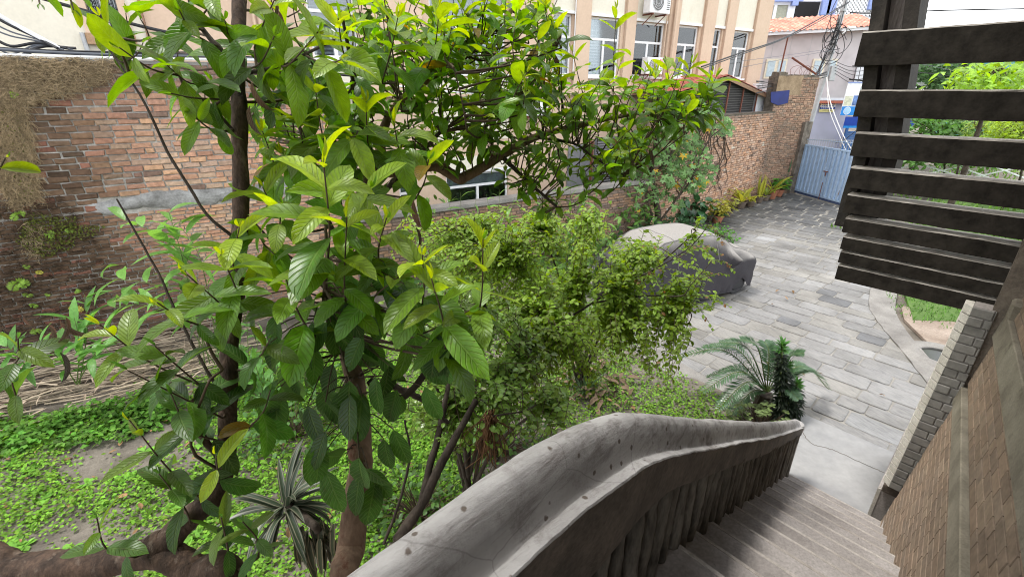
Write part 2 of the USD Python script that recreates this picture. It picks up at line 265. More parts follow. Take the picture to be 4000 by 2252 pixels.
MAT = dict(
    soil=stone('soil', (0.09, 0.078, 0.064), (0.21, 0.185, 0.155), scale=2.2, fine=45, bump=0.7, dist=0.02, rough=0.95),
    bed_mortar=stone('bed_mortar', (0.19, 0.178, 0.16), (0.31, 0.295, 0.265), scale=3, fine=70, bump=0.4),
    cement=stone('cement', (0.15, 0.14, 0.13), (0.27, 0.258, 0.24), scale=1.6, fine=50, bump=0.25),
    landing=stone('landing', (0.21, 0.21, 0.214), (0.31, 0.306, 0.30), scale=1.3, fine=9, bump=0.08, rough=0.65, grain=.10),
    tread=stone('tread', (0.20, 0.18, 0.168), (0.33, 0.305, 0.29), scale=2.4, fine=60, bump=0.25, stain=((0.09, 0.075, 0.065), 34, 0.66, 0.72)),
    rail_plain=stone('rail_plain', (0.34, 0.33, 0.33), (0.58, 0.56, 0.55), scale=3.2, fine=55, bump=0.4, rough=0.75, stain=((0.10, 0.075, 0.055), 30, 0.665, 0.70)),
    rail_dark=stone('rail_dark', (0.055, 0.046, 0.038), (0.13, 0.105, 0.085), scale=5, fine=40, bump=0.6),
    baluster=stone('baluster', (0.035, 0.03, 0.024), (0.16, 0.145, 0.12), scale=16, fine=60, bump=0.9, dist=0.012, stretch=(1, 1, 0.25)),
    brick=tinted('brick', var=0.35, scale=16, bump=0.6, dist=0.008),
    mortar=stone('mortar', (0.25, 0.235, 0.215), (0.45, 0.43, 0.40), scale=9, fine=60, bump=0.7, dist=0.012),
    dark_mortar=stone('dark_mortar', (0.09, 0.075, 0.06), (0.21, 0.175, 0.14), scale=7, fine=50, bump=0.7, dist=0.012),
    house_brick=tinted('house_brick', var=0.28, scale=14, bump=0.45, dist=0.005),
    band=stone('band', (0.17, 0.15, 0.115), (0.30, 0.275, 0.215), scale=3.5, fine=75, bump=0.35, stain=((0.10, 0.085, 0.06), 5, 0.58, 0.75)),
    slat=material('slat', {  # upward faces mixed pale: weathered tops, with the light on them painted in
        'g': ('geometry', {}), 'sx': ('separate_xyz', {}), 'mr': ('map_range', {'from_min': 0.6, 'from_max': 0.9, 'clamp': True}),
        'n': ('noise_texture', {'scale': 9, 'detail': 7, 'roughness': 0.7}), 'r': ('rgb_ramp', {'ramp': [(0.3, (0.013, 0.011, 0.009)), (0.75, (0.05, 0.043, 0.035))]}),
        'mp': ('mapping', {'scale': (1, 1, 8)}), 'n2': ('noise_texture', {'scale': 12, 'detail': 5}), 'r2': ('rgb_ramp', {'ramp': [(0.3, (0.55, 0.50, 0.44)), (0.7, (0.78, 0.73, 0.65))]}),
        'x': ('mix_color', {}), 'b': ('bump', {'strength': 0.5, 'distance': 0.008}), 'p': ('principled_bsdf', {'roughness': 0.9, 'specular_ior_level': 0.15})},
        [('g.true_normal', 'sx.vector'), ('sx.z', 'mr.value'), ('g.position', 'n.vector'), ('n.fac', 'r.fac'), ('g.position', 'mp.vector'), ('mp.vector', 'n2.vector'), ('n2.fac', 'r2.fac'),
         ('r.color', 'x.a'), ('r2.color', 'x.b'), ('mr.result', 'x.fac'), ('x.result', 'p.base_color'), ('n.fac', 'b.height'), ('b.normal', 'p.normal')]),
    column_dark=stone('column_dark', (0.018, 0.016, 0.014), (0.05, 0.043, 0.036), scale=8, fine=40, bump=0.5),
    column_rough=stone('column_rough', (0.10, 0.085, 0.075), (0.24, 0.21, 0.19), scale=24, fine=70, bump=1.0, dist=0.012, stretch=(1, 1, 0.12)),
    grey_brick=tinted('grey_brick', var=0.22, scale=18, bump=0.4, dist=0.004),
    plaster_grey=stone('plaster_grey', (0.24, 0.215, 0.195), (0.36, 0.33, 0.31), scale=2, fine=60, bump=0.25),
    cream=stone('cream', (0.62, 0.58, 0.48), (0.69, 0.65, 0.55), scale=0.7, fine=14, bump=0.05, grain=.06, stain=((0.50, 0.43, 0.31), 0.9, 0.62, 0.9)),
    peach=stone('peach', (0.52, 0.385, 0.285), (0.59, 0.445, 0.335), scale=0.8, fine=14, bump=0.05, grain=.06, stain=((0.44, 0.31, 0.20), 1.2, 0.62, 0.9)),
    white_paint=plain('white_paint', (0.74, 0.74, 0.75), rough=0.45, var=0.07),
    white_wall=plain('white_wall', (0.70, 0.72, 0.76), rough=0.8, var=0.08, scale=1.5),
    mauve_wall=plain('mauve_wall', (0.48, 0.45, 0.46), rough=0.85, var=0.1, scale=1.2),
    lilac_wall=plain('lilac_wall', (0.46, 0.46, 0.58), rough=0.85, var=0.1, scale=1.2),
    blue_trim=plain('blue_trim', (0.24, 0.31, 0.58), rough=0.6),
    blue_paint=plain('blue_paint', (0.07, 0.17, 0.42), rough=0.5),
    gate_blue=stone('gate_blue', (0.30, 0.42, 0.60), (0.39, 0.51, 0.68), scale=2.5, fine=30, bump=0.08, rough=0.5, spec=0.4, stain=((0.20, 0.13, 0.09), 7, 0.63, 0.72), stretch=(1, 1, 0.25)),
    gate_dark=plain('gate_dark', (0.04, 0.06, 0.13), rough=0.6),
    steel=plain('steel', (0.38, 0.39, 0.40), rough=0.45, metal=0.6),
    rust=plain('rust', (0.16, 0.055, 0.035), rough=0.8, var=0.3),
    black=plain('black_rubber', (0.016, 0.016, 0.018), rough=0.5),
    cable_grey=plain('cable_grey', (0.10, 0.11, 0.13), rough=0.45),
    cable_white=plain('cable_white', (0.72, 0.73, 0.75), rough=0.5),
    rope=plain('rope', (0.66, 0.66, 0.64), rough=0.8),
    wood_dark=plain('wood_dark', (0.085, 0.055, 0.04), rough=0.8, var=0.3, scale=18),
    wood_brown=plain('wood_brown', (0.24, 0.14, 0.085), rough=0.7, var=0.3, scale=14),
    mesh_dark=plain('mesh_dark', (0.028, 0.026, 0.026), rough=0.8),
    tile_red=tinted('tile_red', var=0.25, scale=6, bump=0.2, rough=0.65),
    terracotta=plain('terracotta', (0.30, 0.12, 0.07), rough=0.8, var=0.2),
    pot_dark=plain('pot_dark', (0.11, 0.085, 0.065), rough=0.85, var=0.3),
    room=plain('room_interior', (0.10, 0.095, 0.09), rough=0.9),
    curtain=plain('curtain', (0.50, 0.50, 0.52), rough=0.9, var=0.25, scale=4),
    pole=plain('pole_grey', (0.40, 0.41, 0.42), rough=0.6),
    red_label=plain('red_label', (0.52, 0.03, 0.05), rough=0.4),
    sign_white=plain('sign_white', (0.78, 0.80, 0.82), rough=0.4),
    sign_blue=plain('sign_blue', (0.02, 0.22, 0.60), rough=0.4),
    sign_deep=plain('sign_deep', (0.015, 0.05, 0.30), rough=0.4),
    sign_yellow=plain('sign_yellow', (0.74, 0.68, 0.30), rough=0.5),
    tarp=plain('blue_tarp', (0.006, 0.014, 0.11), rough=0.5, var=0.3, scale=3),
    bark=stone('bark', (0.10, 0.06, 0.038), (0.27, 0.18, 0.12), scale=11, fine=60, bump=0.6, dist=0.007, stretch=(1, 1, 0.3), stain=((0.12, 0.045, 0.025), 12, .55, .68)),
    bark_red=stone('bark_red', (0.026, 0.017, 0.012), (0.105, 0.066, 0.045), scale=16, fine=70, bump=0.9, dist=0.008, stretch=(1, 1, 0.4), grain=.45, stain=((0.17, 0.13, 0.10), 18, .56, .70)),
    bark_dark=stone('bark_dark', (0.025, 0.019, 0.014), (0.085, 0.066, 0.05), scale=12, fine=60, bump=0.8, dist=0.01, stretch=(1, 1, 0.3)),
    twig=plain('twig', (0.075, 0.05, 0.03), rough=0.8, var=0.3, scale=30),
    twig_green=plain('twig_green', (0.09, 0.13, 0.03), rough=0.6, var=0.3, scale=30),
    dry=tinted('dry_stalk', var=0.35, scale=14, bump=0.3, rough=0.8),
    straw=tinted('straw', var=0.3, scale=20, bump=0.2, rough=0.9),
    leaf=leafy('guava_leaf', trans=0.42, spots=0.75, veins=10, vein_fac=0.36, bump=0.9, rough=0.36, spec=0.45),
    leaf_plain=leafy('small_leaf', trans=0.34, veins=5, vein_fac=0.18, rough=0.4),
    leaf_gloss=leafy('glossy_leaf', trans=0.2, veins=3, vein_fac=0.12, rough=0.3, spec=0.5),
    cover=leafy('ground_leaf', trans=0.3, veins=4, vein_fac=0.2, rough=0.6, spec=0.15),
)
MAT['slate'] = material('slate', {
    'a': ('attribute', {'attribute': 'tint'}), 'g': ('geometry', {}), 'rot': ('mapping', {'rotation': (0, 0, -math.atan2(W[1], W[0]) + .35), 'scale': (1, 1, 1)}), 'st': ('mapping', {'scale': (4, 26, 4)}),
    'n': ('noise_texture', {'scale': 1.3, 'detail': 7, 'roughness': .7}), 'r': ('rgb_ramp', {'ramp': [(.30, (.55, .56, .6)), (.46, (.95, .95, .95)), (.72, (1.25, 1.24, 1.2))]}),
    'n2': ('noise_texture', {'scale': .9, 'detail': 5, 'roughness': .6}), 'r2': ('rgb_ramp', {'ramp': [(.34, (.72, .71, .69)), (.62, (1.12, 1.12, 1.12))]}),
    'n3': ('noise_texture', {'scale': 42, 'detail': 4, 'roughness': .75}), 'r3': ('rgb_ramp', {'ramp': [(.30, (.6, .6, .6)), (.45, (1, 1, 1))]}),
    'x': ('mix_color', {'blend_type': 'multiply', 'fac': 1.0, 'use_clamp': False}), 'y': ('mix_color', {'blend_type': 'multiply', 'fac': 1.0, 'use_clamp': False}), 'z': ('mix_color', {'blend_type': 'multiply', 'fac': .8, 'use_clamp': False}),
    'h': ('math', {'math_type': 'add'}), 'b': ('bump', {'strength': .6, 'distance': .008}), 'p': ('principled_bsdf', {'roughness': .6, 'specular_ior_level': .35})},
    [('g.position', 'rot.vector'), ('rot.vector', 'st.vector'), ('st.vector', 'n.vector'), ('n.fac', 'r.fac'), ('g.position', 'n2.vector'), ('n2.fac', 'r2.fac'), ('g.position', 'n3.vector'), ('n3.fac', 'r3.fac'),
     ('a.color', 'x.a'), ('r.color', 'x.b'), ('x.result', 'y.a'), ('r2.color', 'y.b'), ('y.result', 'z.a'), ('r3.color', 'z.b'), ('z.result', 'p.base_color'), ('n.fac', 'h.value1'), ('n3.fac', 'h.value2'), ('h.value', 'b.height'), ('b.normal', 'p.normal')])
MAT['rail_white'] = material('rail_white', {
    'g': ('geometry', {}), 'rot': ('mapping', {'rotation': (0, 0, -math.atan2(S[1], S[0]))}), 'st': ('mapping', {'scale': (1.6, 16, 16)}),
    'n': ('noise_texture', {'scale': 2.2, 'detail': 7, 'roughness': .65}), 'r': ('rgb_ramp', {'ramp': [(.28, (.25, .24, .23)), (.52, (.42, .406, .395)), (.75, (.53, .515, .50))]}),
    'sn': ('noise_texture', {'scale': 1.5, 'detail': 6, 'roughness': .72}), 'sr': ('map_range', {'from_min': .50, 'from_max': .68, 'to_max': .8, 'clamp': True}), 'sx': ('mix_color', {'b': (.17, .15, .14)}),
    'v': ('voronoi_texture', {'scale': 19, 'randomness': 1.0}), 'wn': ('noise_texture', {'scale': 60, 'detail': 3}), 'va': ('math', {'math_type': 'multiply_add', 'value2': .22}), 'vr': ('map_range', {'from_min': .30, 'from_max': .24, 'to_max': .9, 'clamp': True}),
    'vs': ('separate_xyz', {}), 'vg': ('math', {'math_type': 'greater_than', 'value2': .6}),
    'cn': ('noise_texture', {'scale': 4, 'detail': 4}), 'cm': ('mix_vector', {'fac': .06}), 'cv': ('voronoi_texture', {'feature': 'distance_to_edge', 'scale': 2.3}), 'cr': ('map_range', {'from_min': .006, 'from_max': .001, 'to_max': .3, 'clamp': True}), 'cx': ('mix_color', {'b': (.07, .06, .055)}), 'vm': ('math', {'math_type': 'multiply'}), 'vx': ('mix_color', {'b': (.10, .075, .058)}),
    'dn': ('noise_texture', {'scale': 5, 'detail': 9, 'roughness': .75}), 'dr': ('map_range', {'from_min': .54, 'from_max': .68, 'to_max': .7, 'clamp': True}), 'dx': ('mix_color', {'b': (.13, .11, .10)}),
    'fn': ('noise_texture', {'scale': 55, 'detail': 8, 'roughness': .8}), 'hh': ('math', {'math_type': 'add'}), 'b': ('bump', {'strength': 1.0, 'distance': .010}), 'p': ('principled_bsdf', {'roughness': .85, 'specular_ior_level': .2})},
    [('g.position', 'rot.vector'), ('rot.vector', 'st.vector'), ('g.position', 'n.vector'), ('n.fac', 'r.fac'), ('st.vector', 'sn.vector'), ('sn.fac', 'sr.value'), ('r.color', 'sx.a'), ('sr.result', 'sx.fac'),
     ('g.position', 'v.vector'), ('g.position', 'wn.vector'), ('wn.fac', 'va.value1'), ('v.distance', 'va.value3'), ('va.value', 'vr.value'), ('v.color', 'vs.vector'), ('vs.x', 'vg.value1'), ('vr.result', 'vm.value1'), ('vg.value', 'vm.value2'), ('vm.value', 'vx.fac'), ('sx.result', 'vx.a'),
     ('g.position', 'dn.vector'), ('dn.fac', 'dr.value'), ('dr.result', 'dx.fac'), ('vx.result', 'dx.a'), ('g.position', 'cn.vector'), ('g.position', 'cm.a'), ('cn.color', 'cm.b'), ('cm.result', 'cv.vector'), ('cv.distance', 'cr.value'), ('cr.result', 'cx.fac'), ('dx.result', 'cx.a'), ('cx.result', 'p.base_color'), ('g.position', 'fn.vector'), ('fn.fac', 'hh.value1'), ('sn.fac', 'hh.value2'), ('hh.value', 'b.height'), ('b.normal', 'p.normal')])
MAT['pane'] = material('window_pane', {'f': ('fresnel', {'IOR': 1.5}), 'm': ('math', {'math_type': 'multiply_add', 'value2': 1.6, 'value3': 0.05, 'use_clamp': True}), 't': ('transparent_bsdf', {'color': (0.75, 0.80, 0.82)}), 'g': ('glossy_bsdf', {'roughness': 0.03, 'color': (0.9, 0.93, 0.95)}), 'x': ('mix_closure', {})},
                     [('f.fac', 'm.value1'), ('m.value', 'x.fac'), ('t.BSDF', 'x.closure1'), ('g.BSDF', 'x.closure2')], surface='x.closure')
# ------------------------------------------------------------------ ground, garden soil, paving
def grid(x0, x1, y0, y1, nx, ny, hf, to):
    xs, ys = np.linspace(x0, x1, nx), np.linspace(y0, y1, ny); X, Y = np.meshgrid(xs, ys, indexing='ij')
    p = to(X.ravel(), Y.ravel()); p[:, 2] += hf(p)
    i = (np.arange(nx - 1)[:, None] * ny + np.arange(ny - 1)[None, :]).ravel()
    return p, np.stack([i, i + ny, i + ny + 1, i + 1], 1)
gr = 600.0
obj('ground', (np.array([[-gr, -gr, -0.06], [gr, -gr, -0.06], [gr, gr, -0.06], [-gr, gr, -0.06]]), np.array([[0, 1, 2, 3]])), MAT['soil'], label='bare brown earth that everything stands on', category='ground', kind='structure')
def soil_h(p): return 0.10 * meshkit.fbm(p * 0.9, 3, 3) + 0.05 * meshkit.fbm(p * 5, 3, 5) - 0.07
obj('garden_soil', grid(-9, 6.45, -13.5, -1.15, 120, 110, soil_h, lambda a, b: a[:, None] * S + b[:, None] * W), MAT['soil'], smooth=True, label='dark loose soil of the garden bed under the guava trees', category='soil', kind='structure')

edge_pts = [(6.62, -0.95), (6.60, -2.0), (6.68, -3.1), (7.0, -4.3), (7.25, -5.0), (7.6, -6.0), (9.0, -7.45), (13.2, -7.75), (21.5, -7.6)]       # garden side, then along the wall
gl = np.array([12.75, 21.2, 0]); gr2 = np.array([13.35, 17.3, 0])
sw = lambda p: (float(np.asarray(p) @ S), float(np.asarray(p) @ W))
right_pts = [(22.2, -3.1), (18.0, -2.5), (14.5, -1.95), (13.0, -1.72), (11.8, -1.5), (10.9, -1.1), (10.0, -0.62), (9.1, -0.14), (8.3, 0.25), (6.62, 0.45)]
region = Polygon(edge_pts + [sw(gl + np.array([-.2, 0, 0])), sw(gr2)] + right_pts).buffer(0)
PAV = thing('paving', 'courtyard paved with long grey slate slabs in mortar', 'paving', kind='structure')
bed = trimesh.creation.extrude_polygon(region, 0.05, engine='earcut'); bv = np.array(bed.vertices)
obj('mortar_bed', (bv[:, :1] * S + bv[:, 1:2] * W + (bv[:, 2:] - 0.05) * Z, np.array(bed.faces)[:, ::-1]), MAT['bed_mortar'], PAV)
stones = []
g = random.Random(31)
s = 6.66; row = 0
while s < 23.5:
    hgt = g.uniform(0.31, 0.44); w = -8.2 + g.uniform(0, .6); s1 = s + hgt
    while w < 1.0:
        L = g.choice([g.uniform(0.36, 0.5), g.uniform(0.5, 0.7), g.uniform(0.65, 0.95)]); w1 = w + L
        far = np.clip((s - 12.5) / 7, 0, 1); nearwall = np.clip((-w - 4.6) / 1.8, 0, 1)
        wild = max(far * 0.9, nearwall * 0.75)
        gap = 0.011 + 0.034 * wild * g.uniform(0.7, 1.2)
        k = 7
        per = []
        for (a, b), (c, d) in (((s, w), (s, w1)), ((s, w1), (s1, w1)), ((s1, w1), (s1, w)), ((s1, w), (s, w))):
            for t in ((0.08, 0.5, 0.92) if a == c else (0.1, 0.9)):
                per.append((a + (c - a) * t + g.gauss(0, 0.004 + 0.010 * wild), b + (d - b) * t + g.gauss(0, 0.004 + 0.010 * wild)))
        pg = Polygon(per).buffer(0).intersection(region).buffer(-gap, join_style=2)
        if pg.geom_type != 'Polygon' and not pg.is_empty: pg = max(pg.geoms, key=lambda q: q.area)
        if not pg.is_empty and pg.area > 0.025:
            pg = pg.convex_hull.simplify(0.004)
            ring = np.array(pg.exterior.coords)[:-1][::-1]; n = len(ring); c0 = ring.mean(0)
            if Polygon(ring).exterior.is_ccw is False: ring = ring[::-1]
            top = g.uniform(0.010, 0.022); tilt = (g.gauss(0, .004), g.gauss(0, .004))
            inner = c0 + (ring - c0) * (1 - 0.03 / max(0.2, math.sqrt(pg.area)))
            zz = lambda r, z: z + (r - c0) @ np.array(tilt)
            v2 = np.vstack([np.c_[ring, np.full(n, -0.02)], np.c_[ring, zz(ring, top - 0.007)], np.c_[inner, zz(inner, top)], [[*c0, top]]])
            j = np.arange(n); kx = (j + 1) % n
            f = np.vstack([np.stack([j, kx, n + kx], 1), np.stack([j, n + kx, n + j], 1), np.stack([n + j, n + kx, 2 * n + kx], 1), np.stack([n + j, 2 * n + kx, 2 * n + j], 1), np.stack([2 * n + j, 2 * n + kx, np.full(n, 3 * n)], 1)])
            v3 = v2[:, :1] * S + v2[:, 1:2] * W + v2[:, 2:] * Z
            if np.cross(S, W) @ Z < 0: f = f[:, ::-1]
            q = g.random()
            base = np.array([0.315, 0.315, 0.32]) * g.uniform(0.85, 1.12)
            if q < 0.03: base = np.array([0.42, 0.43, 0.45]) * g.uniform(0.85, 1.1)
            elif q < 0.07: base = np.array([0.20, 0.205, 0.22]) * g.uniform(0.8, 1.2)
            elif q < 0.34: base = np.array([0.325, 0.318, 0.305]) * g.uniform(0.85, 1.1)
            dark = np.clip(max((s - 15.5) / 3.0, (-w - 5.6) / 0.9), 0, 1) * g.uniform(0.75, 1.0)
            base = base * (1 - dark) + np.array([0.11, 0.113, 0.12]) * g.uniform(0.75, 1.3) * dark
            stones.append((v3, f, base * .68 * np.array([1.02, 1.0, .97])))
        w = w1
    s = s1; row += 1
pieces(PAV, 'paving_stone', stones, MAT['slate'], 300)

# cement strip, bare earth and lawn to the right of the paving, drain ring
def strip(name, left, right, z, thick, mat, **kw):
    left, right = spline([np.array([*p, 0]) for p in left], 40)[:, :2], spline([np.array([*p, 0]) for p in right], 40)[:, :2]
    m = min(len(left), len(right)); L, R = left[:m], right[:m]
    L = L + RNG.normal(0, .012, L.shape)
    v = np.vstack([np.c_[L, np.full(m, z)], np.c_[R, np.full(m, z)], np.c_[R, np.full(m, z - thick)], np.c_[L, np.full(m, z - thick)]])
    i = np.arange(m - 1)
    f = np.vstack([np.stack([i + a * m, i + 1 + a * m, i + 1 + b * m, i + b * m], 1) for a, b in ((0, 1), (1, 2), (3, 0))])
    return obj(name, (v[:, :1] * S + v[:, 1:2] * W + v[:, 2:] * Z, f[:, ::-1]), mat, **kw)
rp = right_pts[1:9]
off = [(a + 0.12, b + o) for (a, b), o in zip(rp, (0.5, 0.46, 0.47, 0.44, 0.36, 0.33, 0.32, 0.3))]
strip('cement_edging', rp, off, 0.028, 0.09, MAT['cement'], label='rough cement strip curving along the right edge of the paving', category='edging', kind='structure')
ep = [(5.95, -1.15), (6.1, -2.0), (6.28, -3.1), (6.6, -4.3), (6.85, -5.0), (7.1, -6.2)]
strip('garden_edging', ep, [(a + 0.46, b) for a, b in ep], 0.016, 0.09, MAT['cement'], label='pale cement strip between garden bed and paving', category='edging', kind='structure')
lawn_poly = [(11.7, -0.72), (13.5, -1.2), (18, -1.7), (26, -2.4), (34, -2.6), (34, 14), (12.0, 14), (12.2, 2.5), (12.4, 0.8), (12.2, -.2)]
bare = lambda a, b, z, nx, ny, x0, x1, y0, y1: None
pts = [(9.2, 0.35), (10.4, -0.15), (11.6, -0.85), (12.2, -1.0), (12.4, -1.0), (12.6, 8), (7.0, 8), (7.2, 0.95)]
m = trimesh.creation.extrude_polygon(Polygon(pts), 0.05, engine='earcut'); bv = np.array(m.vertices)
obj('bare_earth', (bv[:, :1] * S + bv[:, 1:2] * W + (bv[:, 2:] - 0.045) * Z, np.array(m.faces)[:, ::-1]), stone('pale_earth', (0.17, 0.125, 0.095), (0.36, 0.30, 0.25), scale=1.1, fine=30, bump=0.6, dist=0.02, rough=0.95), label='worn patch of pale bare earth beside the curved cement strip', category='earth', kind='structure')
m = trimesh.creation.extrude_polygon(Polygon(lawn_poly), 0.06, engine='earcut'); bv = np.array(m.vertices)
obj('lawn', (bv[:, :1] * S + bv[:, 1:2] * W + (bv[:, 2:] - 0.045) * Z, np.array(m.faces)[:, ::-1]), stone('lawn_soil', (0.06, 0.12, 0.025), (0.12, 0.20, 0.05), scale=5, fine=60, bump=0.8, dist=0.03), label='short green lawn seen under and between the dark slats', category='lawn', kind='structure')
LP = Polygon(lawn_poly); n = 26000
a, b = RNG.uniform(11.5, 24, n), RNG.uniform(-2.4, 7, n)
import shapely
fade = RNG.random(n) < np.clip((a - 11.6 + 0.6 * (meshkit.noise(np.c_[a * 1.5, b * 1.5, a * 0]) - .5)) / 1.0, 0.06, 1)
keep = shapely.contains_xy(LP.buffer(0.35), a, b) & fade; a, b = a[keep], b[keep]; n = len(a)
hh = RNG.uniform(.03, .09, n); an = RNG.uniform(0, 6.28, n); base = a[:, None] * S + b[:, None] * W + 0.012 * Z
sd = np.c_[np.cos(an), np.sin(an), np.zeros(n)]; lean = np.c_[RNG.normal(0, .03, (n, 2)), hh]
v = np.stack([base - sd * .012, base + sd * .012, base + lean], 1).reshape(-1, 3)
tt = np.repeat(np.array([0.10, 0.22, 0.035]) * RNG.uniform(.6, 1.5, (n, 1)), 3, 0)
obj('grass', (v, np.arange(3 * n).reshape(-1, 3)), MAT['straw'], tint=tt, label='short blades of grass over the lawn right of the paving', category='grass', kind='stuff')
dc = P(10.25, -0.12)
DR = thing('drain_ring', 'round cement drain opening with a dark hole in the bare earth', 'drain', dc)
ang = np.linspace(0, 2 * math.pi, 33)[:-1]
prof = [(0.30, -0.4), (0.30, 0.035), (0.34, 0.06), (0.50, 0.05), (0.58, 0.0)]
rv = np.array([[dc[0] + r * math.cos(t) * (1 + .03 * math.sin(3 * t)), dc[1] + r * math.sin(t), z] for r, z in prof for t in ang])
i = np.arange(len(prof) - 1)[:, None] * 32; j = np.arange(32)[None]; k = (j + 1) % 32
obj('cement_ring', (rv, np.stack([i + j, i + 32 + j, i + 32 + k, i + k], -1).reshape(-1, 4)), MAT['cement'], DR, smooth=40)
dv = np.array([[dc[0] + .31 * math.cos(t), dc[1] + .31 * math.sin(t), -.0] for t in ang] + [[dc[0], dc[1], -0.0]])
dv[:, 2] = 0.012
obj('dark_disc', (dv, np.stack([np.arange(32), (np.arange(32) + 1) % 32, np.full(32, 32)], 1)), plain('dark_disc', (0.02, 0.02, 0.018), rough=0.15), DR)  # flat dark disc closing the ring just under its rim

# ------------------------------------------------------------------ brick walls
BV = np.array([[x, y] for x, y in ((0, 0), (1, 0), (1, 1), (0, 1))])
def brick_mesh(o, a, b, n, x0, x1, z0, z1, proud, back, ch, jit):
    """One brick: chamfered face towards n. 12 corners."""
    w = x1 - x0; h = z1 - z0
    fr = [(x0 + ch, z0 + ch, proud), (x1 - ch, z0 + ch, proud), (x1 - ch, z1 - ch, proud), (x0 + ch, z1 - ch, proud)]
    ed = [(x0, z0, proud - ch), (x1, z0, proud - ch), (x1, z1, proud - ch), (x0, z1, proud - ch)]
    bk = [(x0, z0, back), (x1, z0, back), (x1, z1, back), (x0, z1, back)]
    q = np.array(fr + ed + bk)
    q[:8] += np.c_[RNG.normal(0, jit, (8, 2)), RNG.normal(0, jit * .6, 8)]
    return np.asarray(o) + q[:, :1] * a + q[:, 1:2] * b + q[:, 2:] * n
_bf = [[0, 1, 2], [0, 2, 3]]
for k in range(4):
    k2 = (k + 1) % 4
    _bf += [[k + 4, k2 + 4, k2], [k + 4, k2, k], [k + 8, k2 + 8, k2 + 4], [k + 8, k2 + 4, k + 4]]
BF = np.array(_bf)
def brick_wall(o, a, b, n, x0, x1, z0, z1, course, blen, joint, tintf, jit=0.004, ch=0.008, proud=0.02, back=-0.03, skip=None, seed=1, varh=0.0, prj=.005):
    g = random.Random(seed); out = []; z = z0; r = 0
    f = BF if np.dot(np.cross(a, b), n) > 0 else BF[:, ::-1]
    while z < z1 - course * 0.5:
        h = course * (1 + g.uniform(-varh, varh)); x = x0 - (r % 2) * blen * 0.5 - g.uniform(0, .04)
        while x < x1:
            L = blen * g.choice([1, 1, 1, 1, 0.92, 1.05, 0.5]); xa, xb = max(x, x0), min(x + L - joint, x1)
            if xb - xa > 0.03:
                c = np.asarray(o) + a * (xa + xb) / 2 + b * (z + h / 2)
                if skip is None or not skip((xa + xb) / 2, z + h / 2, g):
                    dz = g.gauss(0, min(.0035, jit))
                    v = brick_mesh(o, a, b, n, xa, xb, z + dz, z + h - joint * .85 + dz, proud + g.gauss(0, prj), back, ch, jit)
                    out.append((v, f, tintf((xa + xb) / 2, z + h / 2, g, c)))
            x += L
        z += h; r += 1
    return out
def fb(x, z, s, seed): return float(meshkit.fbm(np.array([x * s, z * s, 3.3]), 4, seed))

# tall garden wall (left) and its low continuation
WALL_N = 9.9
LW = thing('brick_wall', 'tall old brick wall with orange bricks, grey cement band and mossy left end', 'wall', Q(0, WALL_N, 0))
def left_tint(x, z, g, c):
    moss = np.clip((-0.95 - x - 0.35 * (z - 2.4) * (1 if z < 2.4 else -0.35)) / 1.1 + 0.55 * (fb(x, z, 1.3, 4) - .45), 0, 1)
    damp = np.clip((1.55 - z) / 1.0 + 0.8 * (fb(x, z, 1.6, 8) - .5), 0, 1) * np.clip((1.4 - x) / 1.2, 0.25, 1)
    top = np.clip((z - 4.0) / 0.5 + 1.0 * (fb(x, z, 2.2, 12) - .5), 0, 1)
    pal = [(0.46, 0.265, 0.175), (0.43, 0.24, 0.16), (0.50, 0.30, 0.185), (0.41, 0.225, 0.155), (0.45, 0.31, 0.22), (0.40, 0.27, 0.20)]
    t = np.array(g.choice(pal)) * g.uniform(.92, 1.15)
    if g.random() < .03: t = np.array([.2, .13, .10])
    dk = np.array([.085, .055, .035]) * g.uniform(.6, 1.5)
    if g.random() < .18: dk = np.array([.19, .085, .06]) * g.uniform(.7, 1.2)
    t = t * (1 - top * .72) + np.array([.13, .10, .085]) * top * .72
    t = t * (1 - damp * .78) + np.array([.115, .085, .075]) * damp * .78
    return t * (1 - moss * .92) + dk * moss * .92
def band_skip(x, z, g): return 2.44 < z < 2.70 and -1.75 < x < 1.9
lb = brick_wall(Q(0, WALL_N, 0), U, Z, -N, -4.2, 2.15, 0.0, 2.5, 0.068, 0.235, 0.016, left_tint, skip=band_skip, seed=5, varh=.08) \
   + brick_wall(Q(0, WALL_N, 0), U, Z, -N, -4.2, 2.15, 2.5, 4.66, 0.092, 0.265, 0.020, left_tint, skip=band_skip, seed=6, varh=.07, jit=.006)
obj('mortar_core', slab(Q(0, WALL_N, 0), U, N, Z, -4.2, 2.15, 0.0, 0.38, -0.06, 4.66), MAT['mortar'], LW)
nu, nzv = 60, 9
uu, vv = np.meshgrid(np.linspace(-1.95, 2.1, nu), np.linspace(0, 1, nzv), indexing='ij')
e0 = 2.43 + .11 * (meshkit.fbm(np.c_[uu.ravel() * 2.5, uu.ravel() * 0, uu.ravel() * 0 + 2], 4, 2) - .5).reshape(nu, nzv) * 2
e1 = 2.70 + .13 * (meshkit.fbm(np.c_[uu.ravel() * 2.2, uu.ravel() * 0, uu.ravel() * 0 + 7], 4, 3) - .5).reshape(nu, nzv) * 2
zz = e0 + (e1 - e0) * vv
taper = np.clip(np.minimum(uu + 1.95, 2.1 - uu) / .25, 0, 1); zz = 2.56 + (zz - 2.56) * (.25 + .75 * taper)
pr = 0.004 + 0.038 * np.sin(np.pi * vv) ** .5 * taper + 0.03 * (meshkit.fbm(np.c_[uu.ravel() * 6, zz.ravel() * 9, uu.ravel() * 0], 4, 6) - .5).reshape(nu, nzv)
bp = uu.reshape(-1, 1) * U + (WALL_N - pr.reshape(-1, 1)) * N + zz.reshape(-1, 1) * Z
i = (np.arange(nu - 1)[:, None] * nzv + np.arange(nzv - 1)[None]).ravel()
